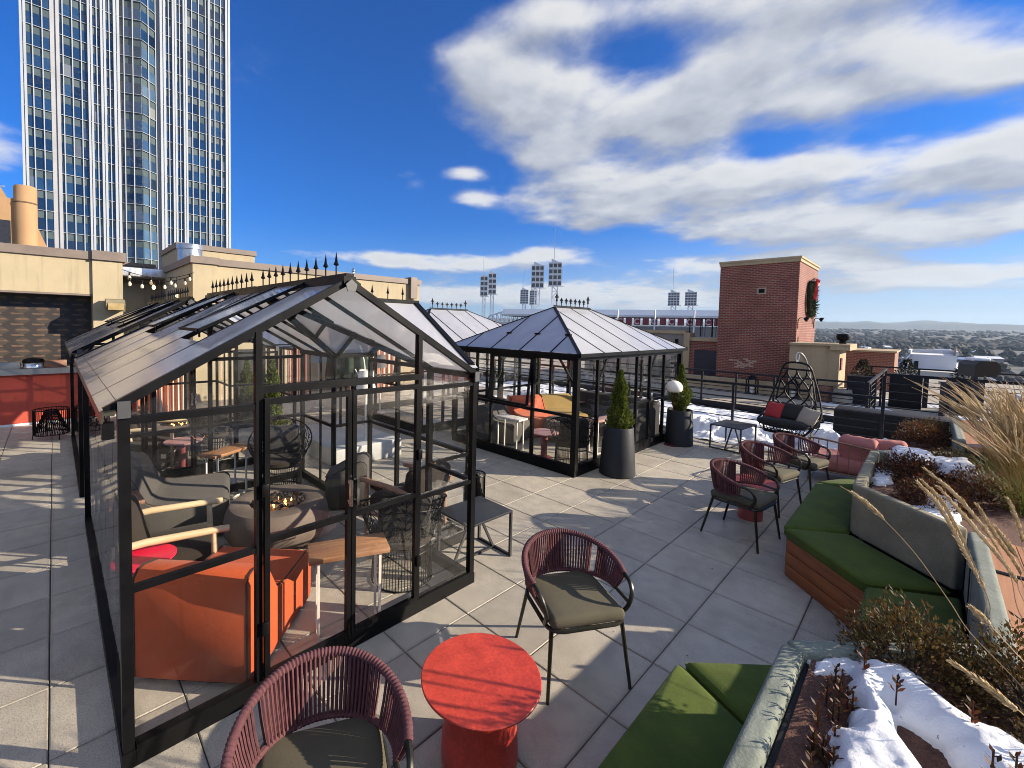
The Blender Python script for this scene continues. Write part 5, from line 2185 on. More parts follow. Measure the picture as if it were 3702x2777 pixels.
def fire_pit(loc, label, lit=True, sc=1.):
    t = thing('fire_pit', label, 'fire pit', loc, .3, 'round concrete fire pits')
    b = MB()
    pr = [(0, 0), (.34, 0), (.44, .06), (.505, .16), (.515, .24), (.50, .34), (.475, .40), (.455, .425), (.43, .43), (.285, .43), (.27, .42), (.265, .37), (0, .37)]
    b.lathe([(r_*sc, z*sc) for r_, z in pr], 56)
    b.obj('bowl', M['conc'], t)
    rnd = random.Random(4)
    c = MB()
    for i in range(260):
        a, q = rnd.uniform(0, 6.28), math.sqrt(rnd.random())*.262*sc
        s_ = rnd.uniform(.012, .024)
        p = V((q*math.cos(a), q*math.sin(a), .395*sc+rnd.uniform(0, .03)+(.03 if q < .14 else 0)))
        pts = [p+V((rnd.gauss(0, 1), rnd.gauss(0, 1), rnd.gauss(0, .8))).normalized()*s_*rnd.uniform(.7, 1.2) for _ in range(6)]
        c.add(pts, [(0, 1, 2), (0, 2, 3), (0, 3, 4), (0, 4, 1), (5, 2, 1), (5, 3, 2), (5, 4, 3), (5, 1, 4)])
    tag(c.obj('lava_rock', M['coal'], t, smooth=False), kind='stuff')
    if lit:
        for i in range(9):
            f = MB()
            a, q = rnd.uniform(0, 6.28), math.sqrt(rnd.random())*.13*sc
            x, y = q*math.cos(a), q*math.sin(a)
            h = rnd.uniform(.025, .065)
            f.tube([(x, y, .39*sc), (x+rnd.gauss(0, .006), y+rnd.gauss(0, .006), .39*sc+h*.4), (x+rnd.gauss(0, .012), y+rnd.gauss(0, .012), .39*sc+h)], [.006, .008, .0005], 5)
            f.obj('flame', M['flame'], t)
    return t


fire_pit((-4.63, 1.70, 0), 'round brown concrete fire pit with small flames inside the nearest greenhouse')
fire_pit((-9.3, 1.62, 0), 'round concrete fire pit burning inside the far left greenhouse')
fire_pit((-4.95, 7.62, 0), 'dark fire table with unlit lava rock inside the middle hipped greenhouse', False)


def pedestal_table(loc, r_, h, label):
    t = thing('pedestal_table', label, 'table', loc, 0, 'round pink topped pedestal tables')
    b = MB()
    b.lathe([(0, h), (r_-.01, h), (r_, h-.008), (r_-.01, h-.022), (0, h-.022)], 40)
    b.obj('table_top', pm('rose_top', (.42, .22, .21), .35, 0, .08, 6.) if 'rose_top' not in D.materials else D.materials['rose_top'], t)
    b = MB()
    b.lathe([(.06, h-.022), (.055, .05), (.15, .03), (.16, .0), (0, 0)], 28)
    b.obj('pedestal', M['roser'], t)
    return t


M['roser'] = pm('plum_pedestal', (.20, .05, .05), .5)
pedestal_table((-4.52, 6.22, 0), .25, .48, 'pink topped pedestal table near the open window of the hipped greenhouse')
pedestal_table((-5.75, 9.15, 0), .24, .55, 'dark red pedestal table before the far snow bank')
pedestal_table((-7.75, 1.42, 0), .26, .46, 'pink topped pedestal table inside the far left greenhouse')


def cypress(loc, label, potm, hp=.75, rt_=.21, rb=.32, ht=1.66, potted=True, seed=1, round_=True, tilt=.0):
    t = thing('potted_cypress', label, 'potted tree', loc, 0, 'potted cypresses')
    b = MB()
    b.lathe([(0, 0), (rb-.012, 0), (rb, .015), (rt_, hp-.01), (rt_-.006, hp), (rt_-.022, hp), (rt_-.026, hp-.05), (0, hp-.06)], 48)
    b.obj('planter', potm, t)
    MB().tube([(0, 0, hp-.08), (.006, 0, (hp+ht)/2), (0, 0, ht-.08)], [.02, .014, .004], 6).obj('trunk', M['twig'], t)
    rnd = random.Random(seed)
    f = MB()
    H_ = ht-hp
    for i in range(6500):
        z = rnd.random()**1.25
        prof_ = (.205*min(1, (1-z)*1.3+.06)*(.80+.2*math.sin(z*9+seed)))*min(1, .62+z*3)
        a = rnd.uniform(0, 6.283)
        lump = 1+.48*noise.noise(V((math.cos(a)*1.8, math.sin(a)*1.8, z*8+seed*3)))+(.25 if i % 23 == 0 else 0)
        q = prof_*lump*math.sqrt(rnd.uniform(.25, 1.1))
        p = V((q*math.cos(a), q*math.sin(a), hp-.03+z*H_))
        d = V((math.cos(a)*rnd.uniform(.15, .9), math.sin(a)*rnd.uniform(.15, .9), rnd.uniform(.5, 1.2))).normalized()
        s_ = d.cross(V((rnd.gauss(0, 1), rnd.gauss(0, 1), rnd.gauss(0, 1)))).normalized()
        ln = rnd.uniform(.022, .05)
        w = ln*.22
        f.add([p-s_*w*.6, p+d*ln*.5-s_*w, p+d*ln, p+d*ln*.5+s_*w, p+s_*w*.6], [(0, 1, 2, 3, 4)])
    f.obj('crown', M['cypr'], t, smooth=False)
    return t


cypress((-3.30, 6.50, 0), 'cypress in a tall tapered charcoal pot at the corner of the hipped greenhouse', M['pot'], .76, .225, .275, 1.66, seed=1)
cypress((-3.36, 9.15, 0), 'cypress in a charcoal pot farther back, beside the globe lamp', M['pot'], .70, .235, .26, 1.62, seed=4)
cypress((-7.0, 2.48, 0), 'small sunlit cypress in a white pot behind the nearest greenhouse', M['white'], .46, .2, .17, 1.72, seed=7)
cypress((-10.6, 3.2, 0), 'cypress glimpsed through the glass near the cream wall', M['pot'], .5, .22, .2, 1.5, seed=9)


def globe_lamp():
    t = thing('globe_lamp', 'white mushroom globe floor lamp on a thin plum pole and round base', 'lamp', (-3.42, 8.97, 0))
    mt = pm('plum_lamp_metal', (.10, .018, .022), .35, .3)
    b = MB()
    b.lathe([(0, 0), (.15, 0), (.155, .012), (.13, .022), (.02, .03), (0, .03)], 32)
    b.obj('base', mt, t)
    MB().tube([(0, 0, .02), (0, 0, 1.10)], .011, 8).obj('pole', mt, t)
    g = MB()
    rr = .155
    prof = [(0, 1.06), (rr*.62, 1.062), (rr*.80, 1.075)]
    prof += [(rr*math.cos(R(q)), 1.15+rr*.92*math.sin(R(q))) for q in range(-28, 91, 8)]
    g.lathe(prof[:-1]+[(0.0, 1.15+rr*.92)], 36)
    g.obj('globe', M['globe'], t)


globe_lamp()


def shade_lamp(loc, label, h=1.5, mt=None):
    t = thing('floor_lamp', label, 'lamp', loc, 0, 'shaded floor lamps')
    b = MB()
    b.lathe([(0, 0), (.14, 0), (.14, .015), (0, .02)], 28)
    b.obj('base', M['whitem'], t)
    MB().tube([(0, 0, .015), (0, 0, h-.2)], .017, 8).obj('pole', M['whitem'], t)
    s_ = MB()
    s_.lathe([(.165, h-.32), (.12, h), (.117, h), (.162, h-.32)], 36)
    s_.obj('shade', mt or M['shade'], t)
    return t


shade_lamp((-6.62, 3.92, 0), 'white floor lamp with a cream cone shade between the closed umbrellas')
shade_lamp((-9.6, 6.1, 0), 'floor lamp with a cream shade inside the far hipped greenhouse')
shade_lamp((-11.2, 5.2, 0), 'floor lamp with a blue-grey dome shade against the far wall', 1.55, pm('slate_shade', (.20, .25, .28), .7))


def umbrella(loc, h, label, seed):
    t = thing('closed_umbrella', label, 'umbrella', loc, 0, 'closed green umbrellas')
    MB().tube([(0, 0, .05), (0, 0, h-.1)], .025, 10).obj('pole', M['black'], t)
    b = MB()
    b.box(-.28, .28, -.28, .28, 0, .06)
    b.obj('base', M['black'], t)
    rnd = random.Random(seed)
    n, seg = 22, 40
    vs, fs = [], []
    for i in range(n+1):
        f = i/n
        z = h-.13-f*1.85
        for j in range(seg):
            a = 2*math.pi*j/seg
            fold = 1+.22*math.cos(a*7+math.sin(f*4+seed))*min(1, f*4)
            rr = (.025+.10*min(1, f*22)**.6+.07*min(1, f*2.5)-.05*math.exp(-((f-.62)/.1)**2)+.06*f*f)*fold
            vs.append((rr*math.cos(a), rr*math.sin(a), z-(.10*math.cos(a*7+1) if i == n else 0)))
    for i in range(n):
        for j in range(seg):
            fs.append((i*seg+j, i*seg+(j+1) % seg, (i+1)*seg+(j+1) % seg, (i+1)*seg+j))
    vs.append((0, 0, h-.10))
    fs += [(j, len(vs)-1, (j+1) % seg) for j in range(seg)]
    MB().add(vs, fs).obj('canopy', M['umb'], t, sharp=80)
    f_ = MB()
    f_.lathe([(.03, h-.12), (.035, h-.06), (.02, h-.04), (.018, h-.015), (.032, h), (.032, h+.03), (.02, h+.045), (0, h+.06)], 16)
    f_.obj('finial', M['steel'], t)
    c = MB()
    c.tube(spline([(.21, .02, h-1.3), (.26, .06, h-1.5), (.22, .12, h-1.75), (.28, .05, h-1.95), (.2, -.06, h-1.72)], 8), .012, 6)
    c.obj('tie_cord', M['white'], t)
    return t


umbrella((-7.05, 3.90, 0), 3.22, 'taller closed dark green umbrella with a silver finial, right of the pair', 1)
umbrella((-7.68, 4.0, 0), 3.16, 'closed dark green umbrella half hidden behind its neighbour', 2)
b = MB()
b.rbox((-7.25, 3.82, .15), (1.95, 1.25, .30), .02, k=2, mid=1)
solo(b, 'plinth', pm('pale_grey_plinth', (.42, .42, .40), .5, 0, .06, 3.), 'low white square plinth on the deck under the closed umbrellas', 'plinth')


def cone_lantern(loc, label, rr=.15, h=.5):
    t = thing('rope_lantern', label, 'lantern', loc, 0, 'black strung rope lanterns')
    b = MB()
    z0 = .10
    for z in (z0, h):
        b.tube(arc((0, 0), rr, 0, 2*math.pi, 36, z)[:-1], .008, 6, closed=True)
    b.tube(arc((0, 0), rr*.36, 0, 2*math.pi, 24, h-.02)[:-1], .006, 5, closed=True)
    for i in range(3):
        a = 2*math.pi*i/3+.4
        b.tube([(rr*math.cos(a), rr*math.sin(a), z0), (rr*1.05*math.cos(a), rr*1.05*math.sin(a), 0)], .008, 5)
    for i in range(6):
        a = 2*math.pi*i/6
        b.tube([(rr*math.cos(a), rr*math.sin(a), z0), (rr*math.cos(a), rr*math.sin(a), h), (rr*.36*math.cos(a), rr*.36*math.sin(a), h-.02)], .005, 4)
    b.obj('frame', M['black'], t)
    s_ = MB()
    for i in range(44):
        a = 2*math.pi*i/44
        s_.tube([(rr*math.cos(a), rr*math.sin(a), z0), (rr*math.cos(a), rr*math.sin(a), h)], .0045, 4)
        s_.tube([(rr*math.cos(a+.5), rr*math.sin(a+.5), z0), (rr*.36*math.cos(a), rr*.36*math.sin(a), h-.02)], .0065, 4)
    s_.obj('strings', M['black'], t)
    return t


cone_lantern((-11.35, -.06, 0), 'black strung cone lantern on short legs before the red bar front', .26, .56)
cone_lantern((-3.72, 3.72, 0), 'black strung lantern standing behind the dark side table', .13, .50)
cone_lantern((-10.9, .45, 0), 'black strung lantern seen through the left glass wall near the red bar', .2, .5)


def striped_curtain(y0, y1, x, label):
    t = thing('striped_curtain', label, 'curtain', (x, (y0+y1)/2, 0), 0, 'orange and white striped cabana curtains')
    mt, T_, out = mat_new('stripe_cloth') if 'stripe_cloth' not in D.materials else (D.materials['stripe_cloth'], None, None)
    if T_:
        p = T_.new('ShaderNodeBsdfPrincipled')
        T_.l.new(p.outputs[0], out.inputs[0])
        tc = T_.new('ShaderNodeTexCoord')
        sp = T_.new('ShaderNodeSeparateXYZ')
        T_.l.new(tc.outputs['Object'], sp.inputs[0])
        s_ = T_.math('LESS_THAN', T_.math('FRACT', T_.math('MULTIPLY', sp.outputs[1], 11)), .5)
        T_.l.new(T_.mix(s_, (.60, .54, .46), (.46, .13, .06)), p.inputs['Base Color'])
        p.inputs['Roughness'].default_value = .9
    w = (y1-y0)
    n = 60
    vs = []
    for z in (.06, 1.98):
        for i in range(n+1):
            y = -w/2+w*i/n
            vs.append((.05*math.sin(i*.9), y, z))
    MB().add(vs, [(i, i+1, n+2+i, n+1+i) for i in range(n)]).obj('cloth', mt, t, sharp=180)
    MB().bar((0, -w/2-.1, 2.0), (0, w/2+.1, 2.0), .03).obj('rail', M['black'], t)
    for y in (-w/2-.1, w/2+.1):
        MB().bar((0, y, 0), (0, y, 2.02), .04, .04, (1, 0, 0)).obj('post', M['black'], t)


striped_curtain(1.35, 2.3, -12.3, 'orange striped cabana curtain at the back of the far left greenhouse')
striped_curtain(5.0, 5.6, -12.9, 'short orange striped curtain panel by the cream wall')
striped_curtain(7.0, 8.8, -12.9, 'wide orange striped curtain along the far cream wall')

# ================================================================== BENCHES AND PLANTERS
def face_boards(parent, p0, p1, z0, z1, nb=3, th=.022):
    """horizontal stained boards facing the right-hand side of p0->p1"""
    p0, p1 = V((*p0, 0)), V((*p1, 0))
    d = p1-p0
    L = d.length
    h = (z1-z0)/nb
    b = MB()
    for i in range(nb):
        b.rbox((L/2, 0, z0+h*(i+.5)), (L-.004, th, h-.007), .005, k=1, mid=2)
    o = b.obj('base_board', M['bench'], parent)
    mid_ = p0 - parent.location
    o.location = (mid_.x, mid_.y, 0)
    o.rotation_euler = (0, 0, math.atan2(d.y, d.x))
    return o


def cushion(parent, poly, z0, z1, name='seat_cushion', mt=None, r=.028):
    """flat upholstered pad with rolled edges, any convex outline"""
    n = len(poly)
    cx, cy = sum(p[0] for p in poly)/n, sum(p[1] for p in poly)/n
    # round the corners of the outline
    out = []
    for i in range(n):
        a, b_, c = V(poly[i-1]), V(poly[i]), V(poly[(i+1) % n])
        u, w = (a-b_).normalized(), (c-b_).normalized()
        out += [b_+u*.03, b_+(u+w)*.008, b_+w*.03]
    rings = []
    m_ = z1-z0
    for (ins, zz) in ((.012, 0), (0, .012), (0, m_-r), (.006, m_-r*.5), (.018, m_-.006), (.035, m_), (.09, m_+.006)):
        ring = []
        for p in out:
            v_ = V((cx, cy))-p
            ring.append((p.x+v_.x/v_.length*ins, p.y+v_.y/v_.length*ins, z0+zz))
        rings.append(ring)
    k_ = len(out)
    vs = [q for ring in rings for q in ring] + [(cx, cy, z1+.010)]
    fs = [tuple(range(k_-1, -1, -1))]
    for i in range(len(rings)-1):
        for j in range(k_):
            fs.append((i*k_+j, i*k_+(j+1) % k_, (i+1)*k_+(j+1) % k_, (i+1)*k_+j))
    t_ = (len(rings)-1)*k_
    fs += [(t_+j, t_+(j+1) % k_, len(vs)-1) for j in range(k_)]
    b = MB().add(vs, fs)
    b.tube([V((p.x, p.y, z1-r*.72)) for p in out], .0055, 5, closed=True)
    loc = parent.location
    b.v = [(q[0]-loc.x, q[1]-loc.y, q[2]) for q in b.v]
    return b.obj(name, mt or M['green'], parent, sharp=70)


def back_pad(parent, p0, p1, z0, z1, th, name='back_pad', mt=None, lean=0.):
    """upholstered back slab standing between two plan points; thickness to the left of p0->p1"""
    p0, p1 = V((*p0, 0)), V((*p1, 0))
    d = p1-p0
    L = d.length
    u = d.normalized()
    nrm = V((u.y, -u.x, 0))
    b = MB()
    b.rbox((0, 0, 0), (L, th, z1-z0), .022, k=3, mid=8, wob=.0015)
    o = b.obj(name, mt or M['weave'], parent)
    c = (p0+p1)/2 + nrm*th/2 - parent.location
    o.location = (c.x, c.y, (z0+z1)/2)
    o.rotation_euler = (lean, 0, math.atan2(d.y, d.x))
    return o


ZS, ZB = .45, .36
far = thing('corner_bench', 'far green cushioned corner bench on a stained cedar base, wrapping the planter', 'bench', (-.5, 5.0, 0))
cushion(far, [(-.87, 5.06), (-.435, 5.385), (-.435, 6.93), (-.88, 6.90)], ZB, ZS)
cushion(far, [(-.88, 6.92), (-.435, 6.95), (-.435, 7.50), (-.62, 7.46)], ZB, ZS)
cushion(far, [(-.245, 4.40), (.20, 4.73), (-.425, 5.365), (-.865, 5.045)], ZB, ZS)
cushion(far, [(-.235, 4.385), (-.235, 3.235), (.235, 2.95), (.235, 4.70)], ZB-.012, ZS-.012)
face_boards(far, (-.83, 7.40), (-.83, 5.03), 0, ZB)
face_boards(far, (-.83, 5.03), (-.21, 4.41), 0, ZB)
face_boards(far, (-.21, 4.41), (-.21, 3.20), 0, ZB)
b = MB()
b.prism([(-.31, .05), (-.31, 2.4), (.05, 2.4), (.05, .3), (.70, -.3), (.70, -1.9), (.31, -1.78), (.31, -.57)], .0, ZB-.02)
b.obj('base', M['bench'], far)

near = thing('corner_bench', 'nearest green cushioned bench in the bottom right, striped by sun and shade', 'bench', (-.5, 1.0, 0))
cushion(near, [(-.88, -1.4), (-.40, -1.4), (-.40, 2.30), (-.88, 2.535)], ZB, ZS)
cushion(near, [(-.865, 2.56), (-.395, 2.33), (.20, 2.97), (-.24, 3.205)], ZB, ZS)
face_boards(near, (-.83, 2.57), (-.83, -1.4), 0, ZB)
face_boards(near, (-.21, 3.19), (-.83, 2.57), 0, ZB)
b = MB()
b.prism([(-.31, -2.4), (.05, -2.4), (.05, 1.25), (.66, 1.85), (.31, 2.1), (-.31, 1.52)], .0, ZB-.02)
b.obj('base', M['bench'], near)


def planter(name, label, loc, poly, h, pads, soil=.80):
    t = thing(name, label, 'planter', loc)
    lx, ly = loc[0], loc[1]
    q = [(p[0]-lx, p[1]-ly) for p in poly]
    MB().prism(q, 0, h).obj('wall', M['blackm'], t)
    n = len(q)
    cx, cy = sum(p[0] for p in q)/n, sum(p[1] for p in q)/n
    inn = [(p[0]+(cx-p[0])*.03, p[1]+(cy-p[1])*.03) for p in q]
    # lumpy soil surface
    vs, fs = [], []
    rr = 14
    for i in range(rr+1):
        f = i/rr
        for j in range(n*10):
            a, b_ = inn[j//10], inn[(j//10+1) % n]
            w = (j % 10)/10
            p = V((a[0]+(b_[0]-a[0])*w, a[1]+(b_[1]-a[1])*w))
            p = p.lerp(V((cx, cy)), f)
            vs.append((p.x, p.y, h+.003+.035*abs(noise.noise(V((p.x*7, p.y*7, 1))))))
    k_ = n*10
    for i in range(rr):
        for j in range(k_):
            fs.append((i*k_+j, i*k_+(j+1) % k_, (i+1)*k_+(j+1) % k_, (i+1)*k_+j))
    MB().add(vs, fs).obj('soil', M['mulch'], t)
    for (p0, p1, mt) in pads:
        back_pad(t, p0, p1, .44, .91, .085, mt=mt)
    return t


P1 = planter('planter', 'nearest planter box at lower right, snow over red soil behind a woven back pad', (0, 1.2, 0),
             [(-.305, -1.4), (.95, -1.4), (.95, 3.05), (.26, 3.05), (-.305, 2.42)], .865,
             [((-.395, -1.4), (-.395, 2.39), M['weave']), ((-.39, 2.42), (.20, 3.05), M['weave'])])
P1p = [c for c in KIDS[P1.name] if c.name.startswith('back_pad')]
P2 = planter('planter', 'far planter box of russet shrubs behind the olive back pads of the corner bench', (0, 6.3, 0),
             [(-.335, 5.44), (.30, 4.82), (.95, 5.0), (.95, 7.8), (.30, 7.8), (-.335, 7.16)], .80,
             [((-.43, 5.42), (-.43, 7.15), M['wove']), ((.20, 4.765), (-.425, 5.395), M['wove']), ((-.40, 7.18), (.24, 7.84), M['weave'])])


# bay back: pad and plank-topped ledge
lg = thing('plank_ledge', 'orange plank topped ledge with a black strap behind the bay of the bench', 'ledge', (.5, 3.9, 0))
back_pad(lg, (.25, 2.97), (.25, 4.74), .44, .92, .085, mt=M['weave'])
b = MB()
b.prism([(-.155, -.93), (.36, -.93), (.36, .80), (.0, 1.0), (-.155, .90)], 0, .80)
b.obj('box', M['blackm'], lg)
b = MB()
for i in range(4):
    x0 = -.158+i*.13
    b.prism([(x0, -.935), (x0+.126, -.935), (x0+.126, .92-.03*i), (x0, .92-.03*i+.03)], .802, .868)
b.obj('plank', M['capw'], lg)
b = MB()
b.box(-.26, .38, .26, .30, .869, .874)
b.box(-.262, -.258, .26, .30, .45, .93)
b.obj('strap', M['black'], lg)


# ---- third planter and the slab beyond it
P3 = planter('planter', 'small brown planter box of russet shrubs by the railing, beyond the pink sofa', (0, 10.2, 0),
             [(-.30, 9.5), (.30, 9.5), (.30, 11.0), (-.30, 11.0)], .60, [])
for c in KIDS[P3.name]:
    if c.name.startswith('wall'):
        c.data.materials[0] = M['bwood']
fl = thing('plank_ledge', 'far plank topped ledge with a grey green back pad, behind the tall grass', 'ledge', (.6, 10., 0))
back_pad(fl, (.30, 8.75), (.30, 11.3), .44, .92, .09, mt=M['weave'])
b = MB()
b.box(-.2, .5, -1.3, 1.3, 0, .80)
b.obj('box', M['blackm'], fl)
b = MB()
for i in range(5):
    b.box(-.2+i*.14, -.066+i*.14, -1.3, 1.3, .802, .86)
b.obj('plank', M['capw'], fl)


def leaf_clump(fn, n, size, seed, mt_up=.4, wid=.42):
    """n leaves; fn(rnd) -> (point, outward)"""
    rnd = random.Random(seed)
    f = MB()
    for _ in range(n):
        p, o = fn(rnd)
        d = (o + V((rnd.gauss(0, .6), rnd.gauss(0, .6), rnd.gauss(mt_up, .5)))).normalized()
        s_ = d.cross(V((rnd.gauss(0, 1), rnd.gauss(0, 1), rnd.gauss(0, 1)))).normalized()
        nn = d.cross(s_)
        l = size*rnd.uniform(.6, 1.3)
        w = l*wid*.5
        f.add([p, p+d*l*.5+s_*w+nn*w*.3, p+d*l, p+d*l*.5-s_*w+nn*w*.3], [(0, 1, 2, 3)])
    return f


def shrub(name, label, c, rx, ry, h, mt, n, size, seed, group=None, twigs=60, rot=0.):
    t = thing(name, label, 'shrub', c, rot, group)

    def fn(rnd):
        a = rnd.uniform(0, 6.283)
        e = math.asin(rnd.uniform(0, 1))
        q = rnd.uniform(.35, 1.06)**.5
        lump = 1+.38*noise.noise(V((math.cos(a)*2.3*math.cos(e), math.sin(a)*2.3*math.cos(e), e*2.5+seed)))
        o = V((math.cos(a)*math.cos(e), math.sin(a)*math.cos(e), math.sin(e)))
        return V((o.x*rx, o.y*ry, .02+o.z*h))*q*lump, o
    leaf_clump(fn, n, size, seed).obj('foliage', mt, t, smooth=False)
    rnd = random.Random(seed+5)
    tw = MB()
    for _ in range(twigs):
        a, e = rnd.uniform(0, 6.283), math.asin(rnd.uniform(.1, 1))
        p = V((math.cos(a)*math.cos(e)*rx, math.sin(a)*math.cos(e)*ry, math.sin(e)*h))*rnd.uniform(.75, 1.08)
        tw.tube([V((p.x*.12, p.y*.12, -.05)), p*.55+V((0, 0, .02)), p], [.006, .004, .002], 4)
    tw.obj('twigs', M['twig'], t, smooth=False)
    return t


G_ = 'shrubs growing in the planter boxes'
# shrubs of the nearest planter (along the far diagonal edge) and spilling over its pad
shrub('shrub', 'olive brown shrub spilling over the far edge of the nearest planter', (.02, 2.66, .80), .26, .22, .30, M['shrubo'], 3800, .024, 3, G_)
shrub('shrub', 'olive brown shrub at the right of the nearest planter, under the bent grass stems', (.36, 2.72, .80), .30, .25, .32, M['shrubo'], 4200, .024, 6, G_)
shrub('shrub', 'low dark shrub half buried by the snow of the nearest planter', (.40, 2.30, .78), .22, .30, .22, M['shrubo'], 2600, .024, 9, G_)
# shrubs of the far planter
shrub('shrub', 'russet shrub with a snow cap at the front of the far planter', (-.06, 6.45, .78), .26, .40, .25, M['shrubr'], 3600, .028, 12, G_)
shrub('shrub', 'russet shrub nearest the corner back pad of the far planter', (.08, 5.62, .78), .24, .40, .22, M['shrubr'], 3400, .028, 15, G_)
shrub('shrub', 'dark russet shrub at the right of the far planter, under the tall grass', (.40, 6.25, .78), .26, .5, .26, M['shrubr'], 3200, .028, 18, G_)
shrub('shrub', 'russet shrub at the back of the far planter beyond the snow patch', (.22, 7.35, .78), .3, .35, .20, M['shrubo'], 2200, .03, 21, G_)
shrub('shrub', 'russet shrub filling the small brown planter by the railing', (0., 9.9, .58), .32, .45, .30, M['shrubr'], 2600, .035, 24, G_)
shrub('shrub', 'olive brown shrub at the back of the small brown planter by the railing', (.05, 10.65, .58), .32, .4, .28, M['shrubo'], 2200, .035, 27, G_)


def sprig(p, mt, seed, h=.10, n=9):
    rnd = random.Random(seed)
    f = MB()
    for i in range(n):
        q = i/n
        a = i*2.4+seed
        o = V((math.cos(a), math.sin(a), .9)).normalized()
        b_ = V(p)+V((rnd.gauss(0, .004), rnd.gauss(0, .004), h*q))
        s_ = o.cross(V((0, 0, 1))).normalized()
        l = .031*(1.15-.4*q)
        f.add([b_, b_+o*l*.5+s_*l*.22, b_+o*l, b_+o*l*.5-s_*l*.22], [(0, 1, 2, 3)])
    f.tube([V(p)-V((0, 0, .05)), V(p)+V((0, 0, h))], .0025, 4)
    return f


sp_ = thing('azalea', 'bare azalea with upright russet leaf tips poking through the snow of the nearest planter', 'shrub', (0, 0, 0))
b = MB()
rnd = random.Random(8)
for i in range(34):
    x = rnd.choice([-.20, -.17, -.185, -.14, -.19, rnd.uniform(-.12, .3)])+rnd.gauss(0, .018)
    y = rnd.uniform(1.35, 2.45)
    q = sprig((x, y, .875 if x < -.12 else .965), None, i, rnd.uniform(.06, .13), rnd.randint(11, 18))
    q.obj('leaf_sprig', M['shrubr'], sp_, smooth=False)


def snow_patch(name, poly, z, amp, n, seed, label, holes=(), edge=.10, rag=.05):
    P = [V(p) for p in poly]
    x0, x1 = min(p.x for p in P)-.05, max(p.x for p in P)+.05
    y0, y1 = min(p.y for p in P)-.05, max(p.y for p in P)+.05

    def sd(p):
        d, ins = 1e9, False
        for i in range(len(P)):
            a, b_ = P[i-1], P[i]
            e = b_-a
            t_ = max(0, min(1, (p-a).dot(e)/e.length_squared))
            d = min(d, (p-a-e*t_).length)
            if (a.y > p.y) != (b_.y > p.y) and p.x < (b_.x-a.x)*(p.y-a.y)/(b_.y-a.y)+a.x:
                ins = not ins
        return d if ins else -d
    nx, ny = int((x1-x0)/n), int((y1-y0)/n)
    vs, fs, on = [], [], {}
    for j in range(ny+1):
        for i in range(nx+1):
            p = V((x0+(x1-x0)*i/nx, y0+(y1-y0)*j/ny))
            s_ = sd(p)+rag*noise.fractal(V((p.x*6, p.y*6, seed)), .8, 2.2, 4)
            for (hx, hy, ha, hb, hr) in holes:
                c_, sn = math.cos(hr), math.sin(hr)
                dx, dy = p.x-hx, p.y-hy
                q = math.hypot((dx*c_+dy*sn)/ha, (-dx*sn+dy*c_)/hb)
                s_ = min(s_, (q-1)*min(ha, hb)+rag*.6*noise.noise(V((p.x*14, p.y*14, seed+2))))
            f = max(0, min(1, s_/edge))
            hgt = amp*math.sqrt(1-(1-f)**2) if f > 0 else 0
            hgt *= .78+.42*(noise.fractal(V((p.x*3.1, p.y*3.1, seed+4)), .9, 2.1, 3)*.5+.5)
            hgt += (.010*noise.noise(V((p.x*17, p.y*17, seed)))+.004*noise.noise(V((p.x*50, p.y*50, seed))))*f
            on[(i, j)] = s_ > 0
            vs.append((p.x, p.y, z+hgt-(0 if s_ > 0 else .03)))
    for j in range(ny):
        for i in range(nx):
            q = [(i, j), (i+1, j), (i+1, j+1), (i, j+1)]
            if any(on[t] for t in q):
                fs.append(tuple(t[1]*(nx+1)+t[0] for t in q))
    return tag(MB().add(vs, fs).obj(name, M['snow'], sharp=180), label, None, None, 'stuff')


snow_patch('snow', [(-.13, 2.47), (-.04, 2.56), (.05, 2.54), (.16, 2.42), (.34, 2.30), (.60, 2.05), (.70, 1.0), (-.14, 1.0), (-.17, 1.55), (-.20, 1.98), (-.15, 2.05), (-.12, 2.16), (-.16, 2.3)],
           .862, .120, .009, 4.4, 'thick snow lying over the nearest planter', holes=[(.065, 2.12, .055, .17, R(28)), (.28, 1.72, .05, .22, R(30))], edge=.10, rag=.035)
snow_patch('snow', [(-.26, 6.75), (-.22, 7.15), (.0, 7.22), (.12, 7.02), (.05, 6.72), (-.1, 6.62)], .93, .085, .014, 6.1, 'snow cap on the russet shrub', edge=.08, rag=.05)
snow_patch('snow', [(.08, 6.62), (.12, 7.1), (.32, 7.25), (.42, 6.9), (.35, 6.45)], .92, .06, .014, 9.3, 'snow at the back of the far planter', edge=.08, rag=.09)
snow_patch('snow', [(-.32, 5.9), (-.30, 6.9), (-.18, 7.0), (-.2, 5.9)], .815, .03, .014, 2.3, 'thin snow along the pad of the far planter', edge=.05, rag=.06)
snow_patch('snow', [(-.1, 5.25), (.05, 5.5), (.22, 5.4), (.25, 5.05), (.1, 5.05)], .815, .05, .012, 3.3, 'snow behind the corner back pad', edge=.05, rag=.05)
snow_patch('snow', [(-.28, 2.28), (-.05, 2.50), (.05, 2.62), (-.05, 2.66), (-.30, 2.42)], .865, .03, .01, 7.3, 'crusty snow along the rim of the nearest planter', edge=.05, rag=.06)
b = MB()
b.lathe([(0, 0), (.075, 0), (.095, .14), (.085, .14), (.08, .12), (0, .12)], 24, (.13, 5.42, .80))
solo(b, 'white_pot', M['white'], 'small white pot among the russet shrubs behind the corner back pad', 'pot')


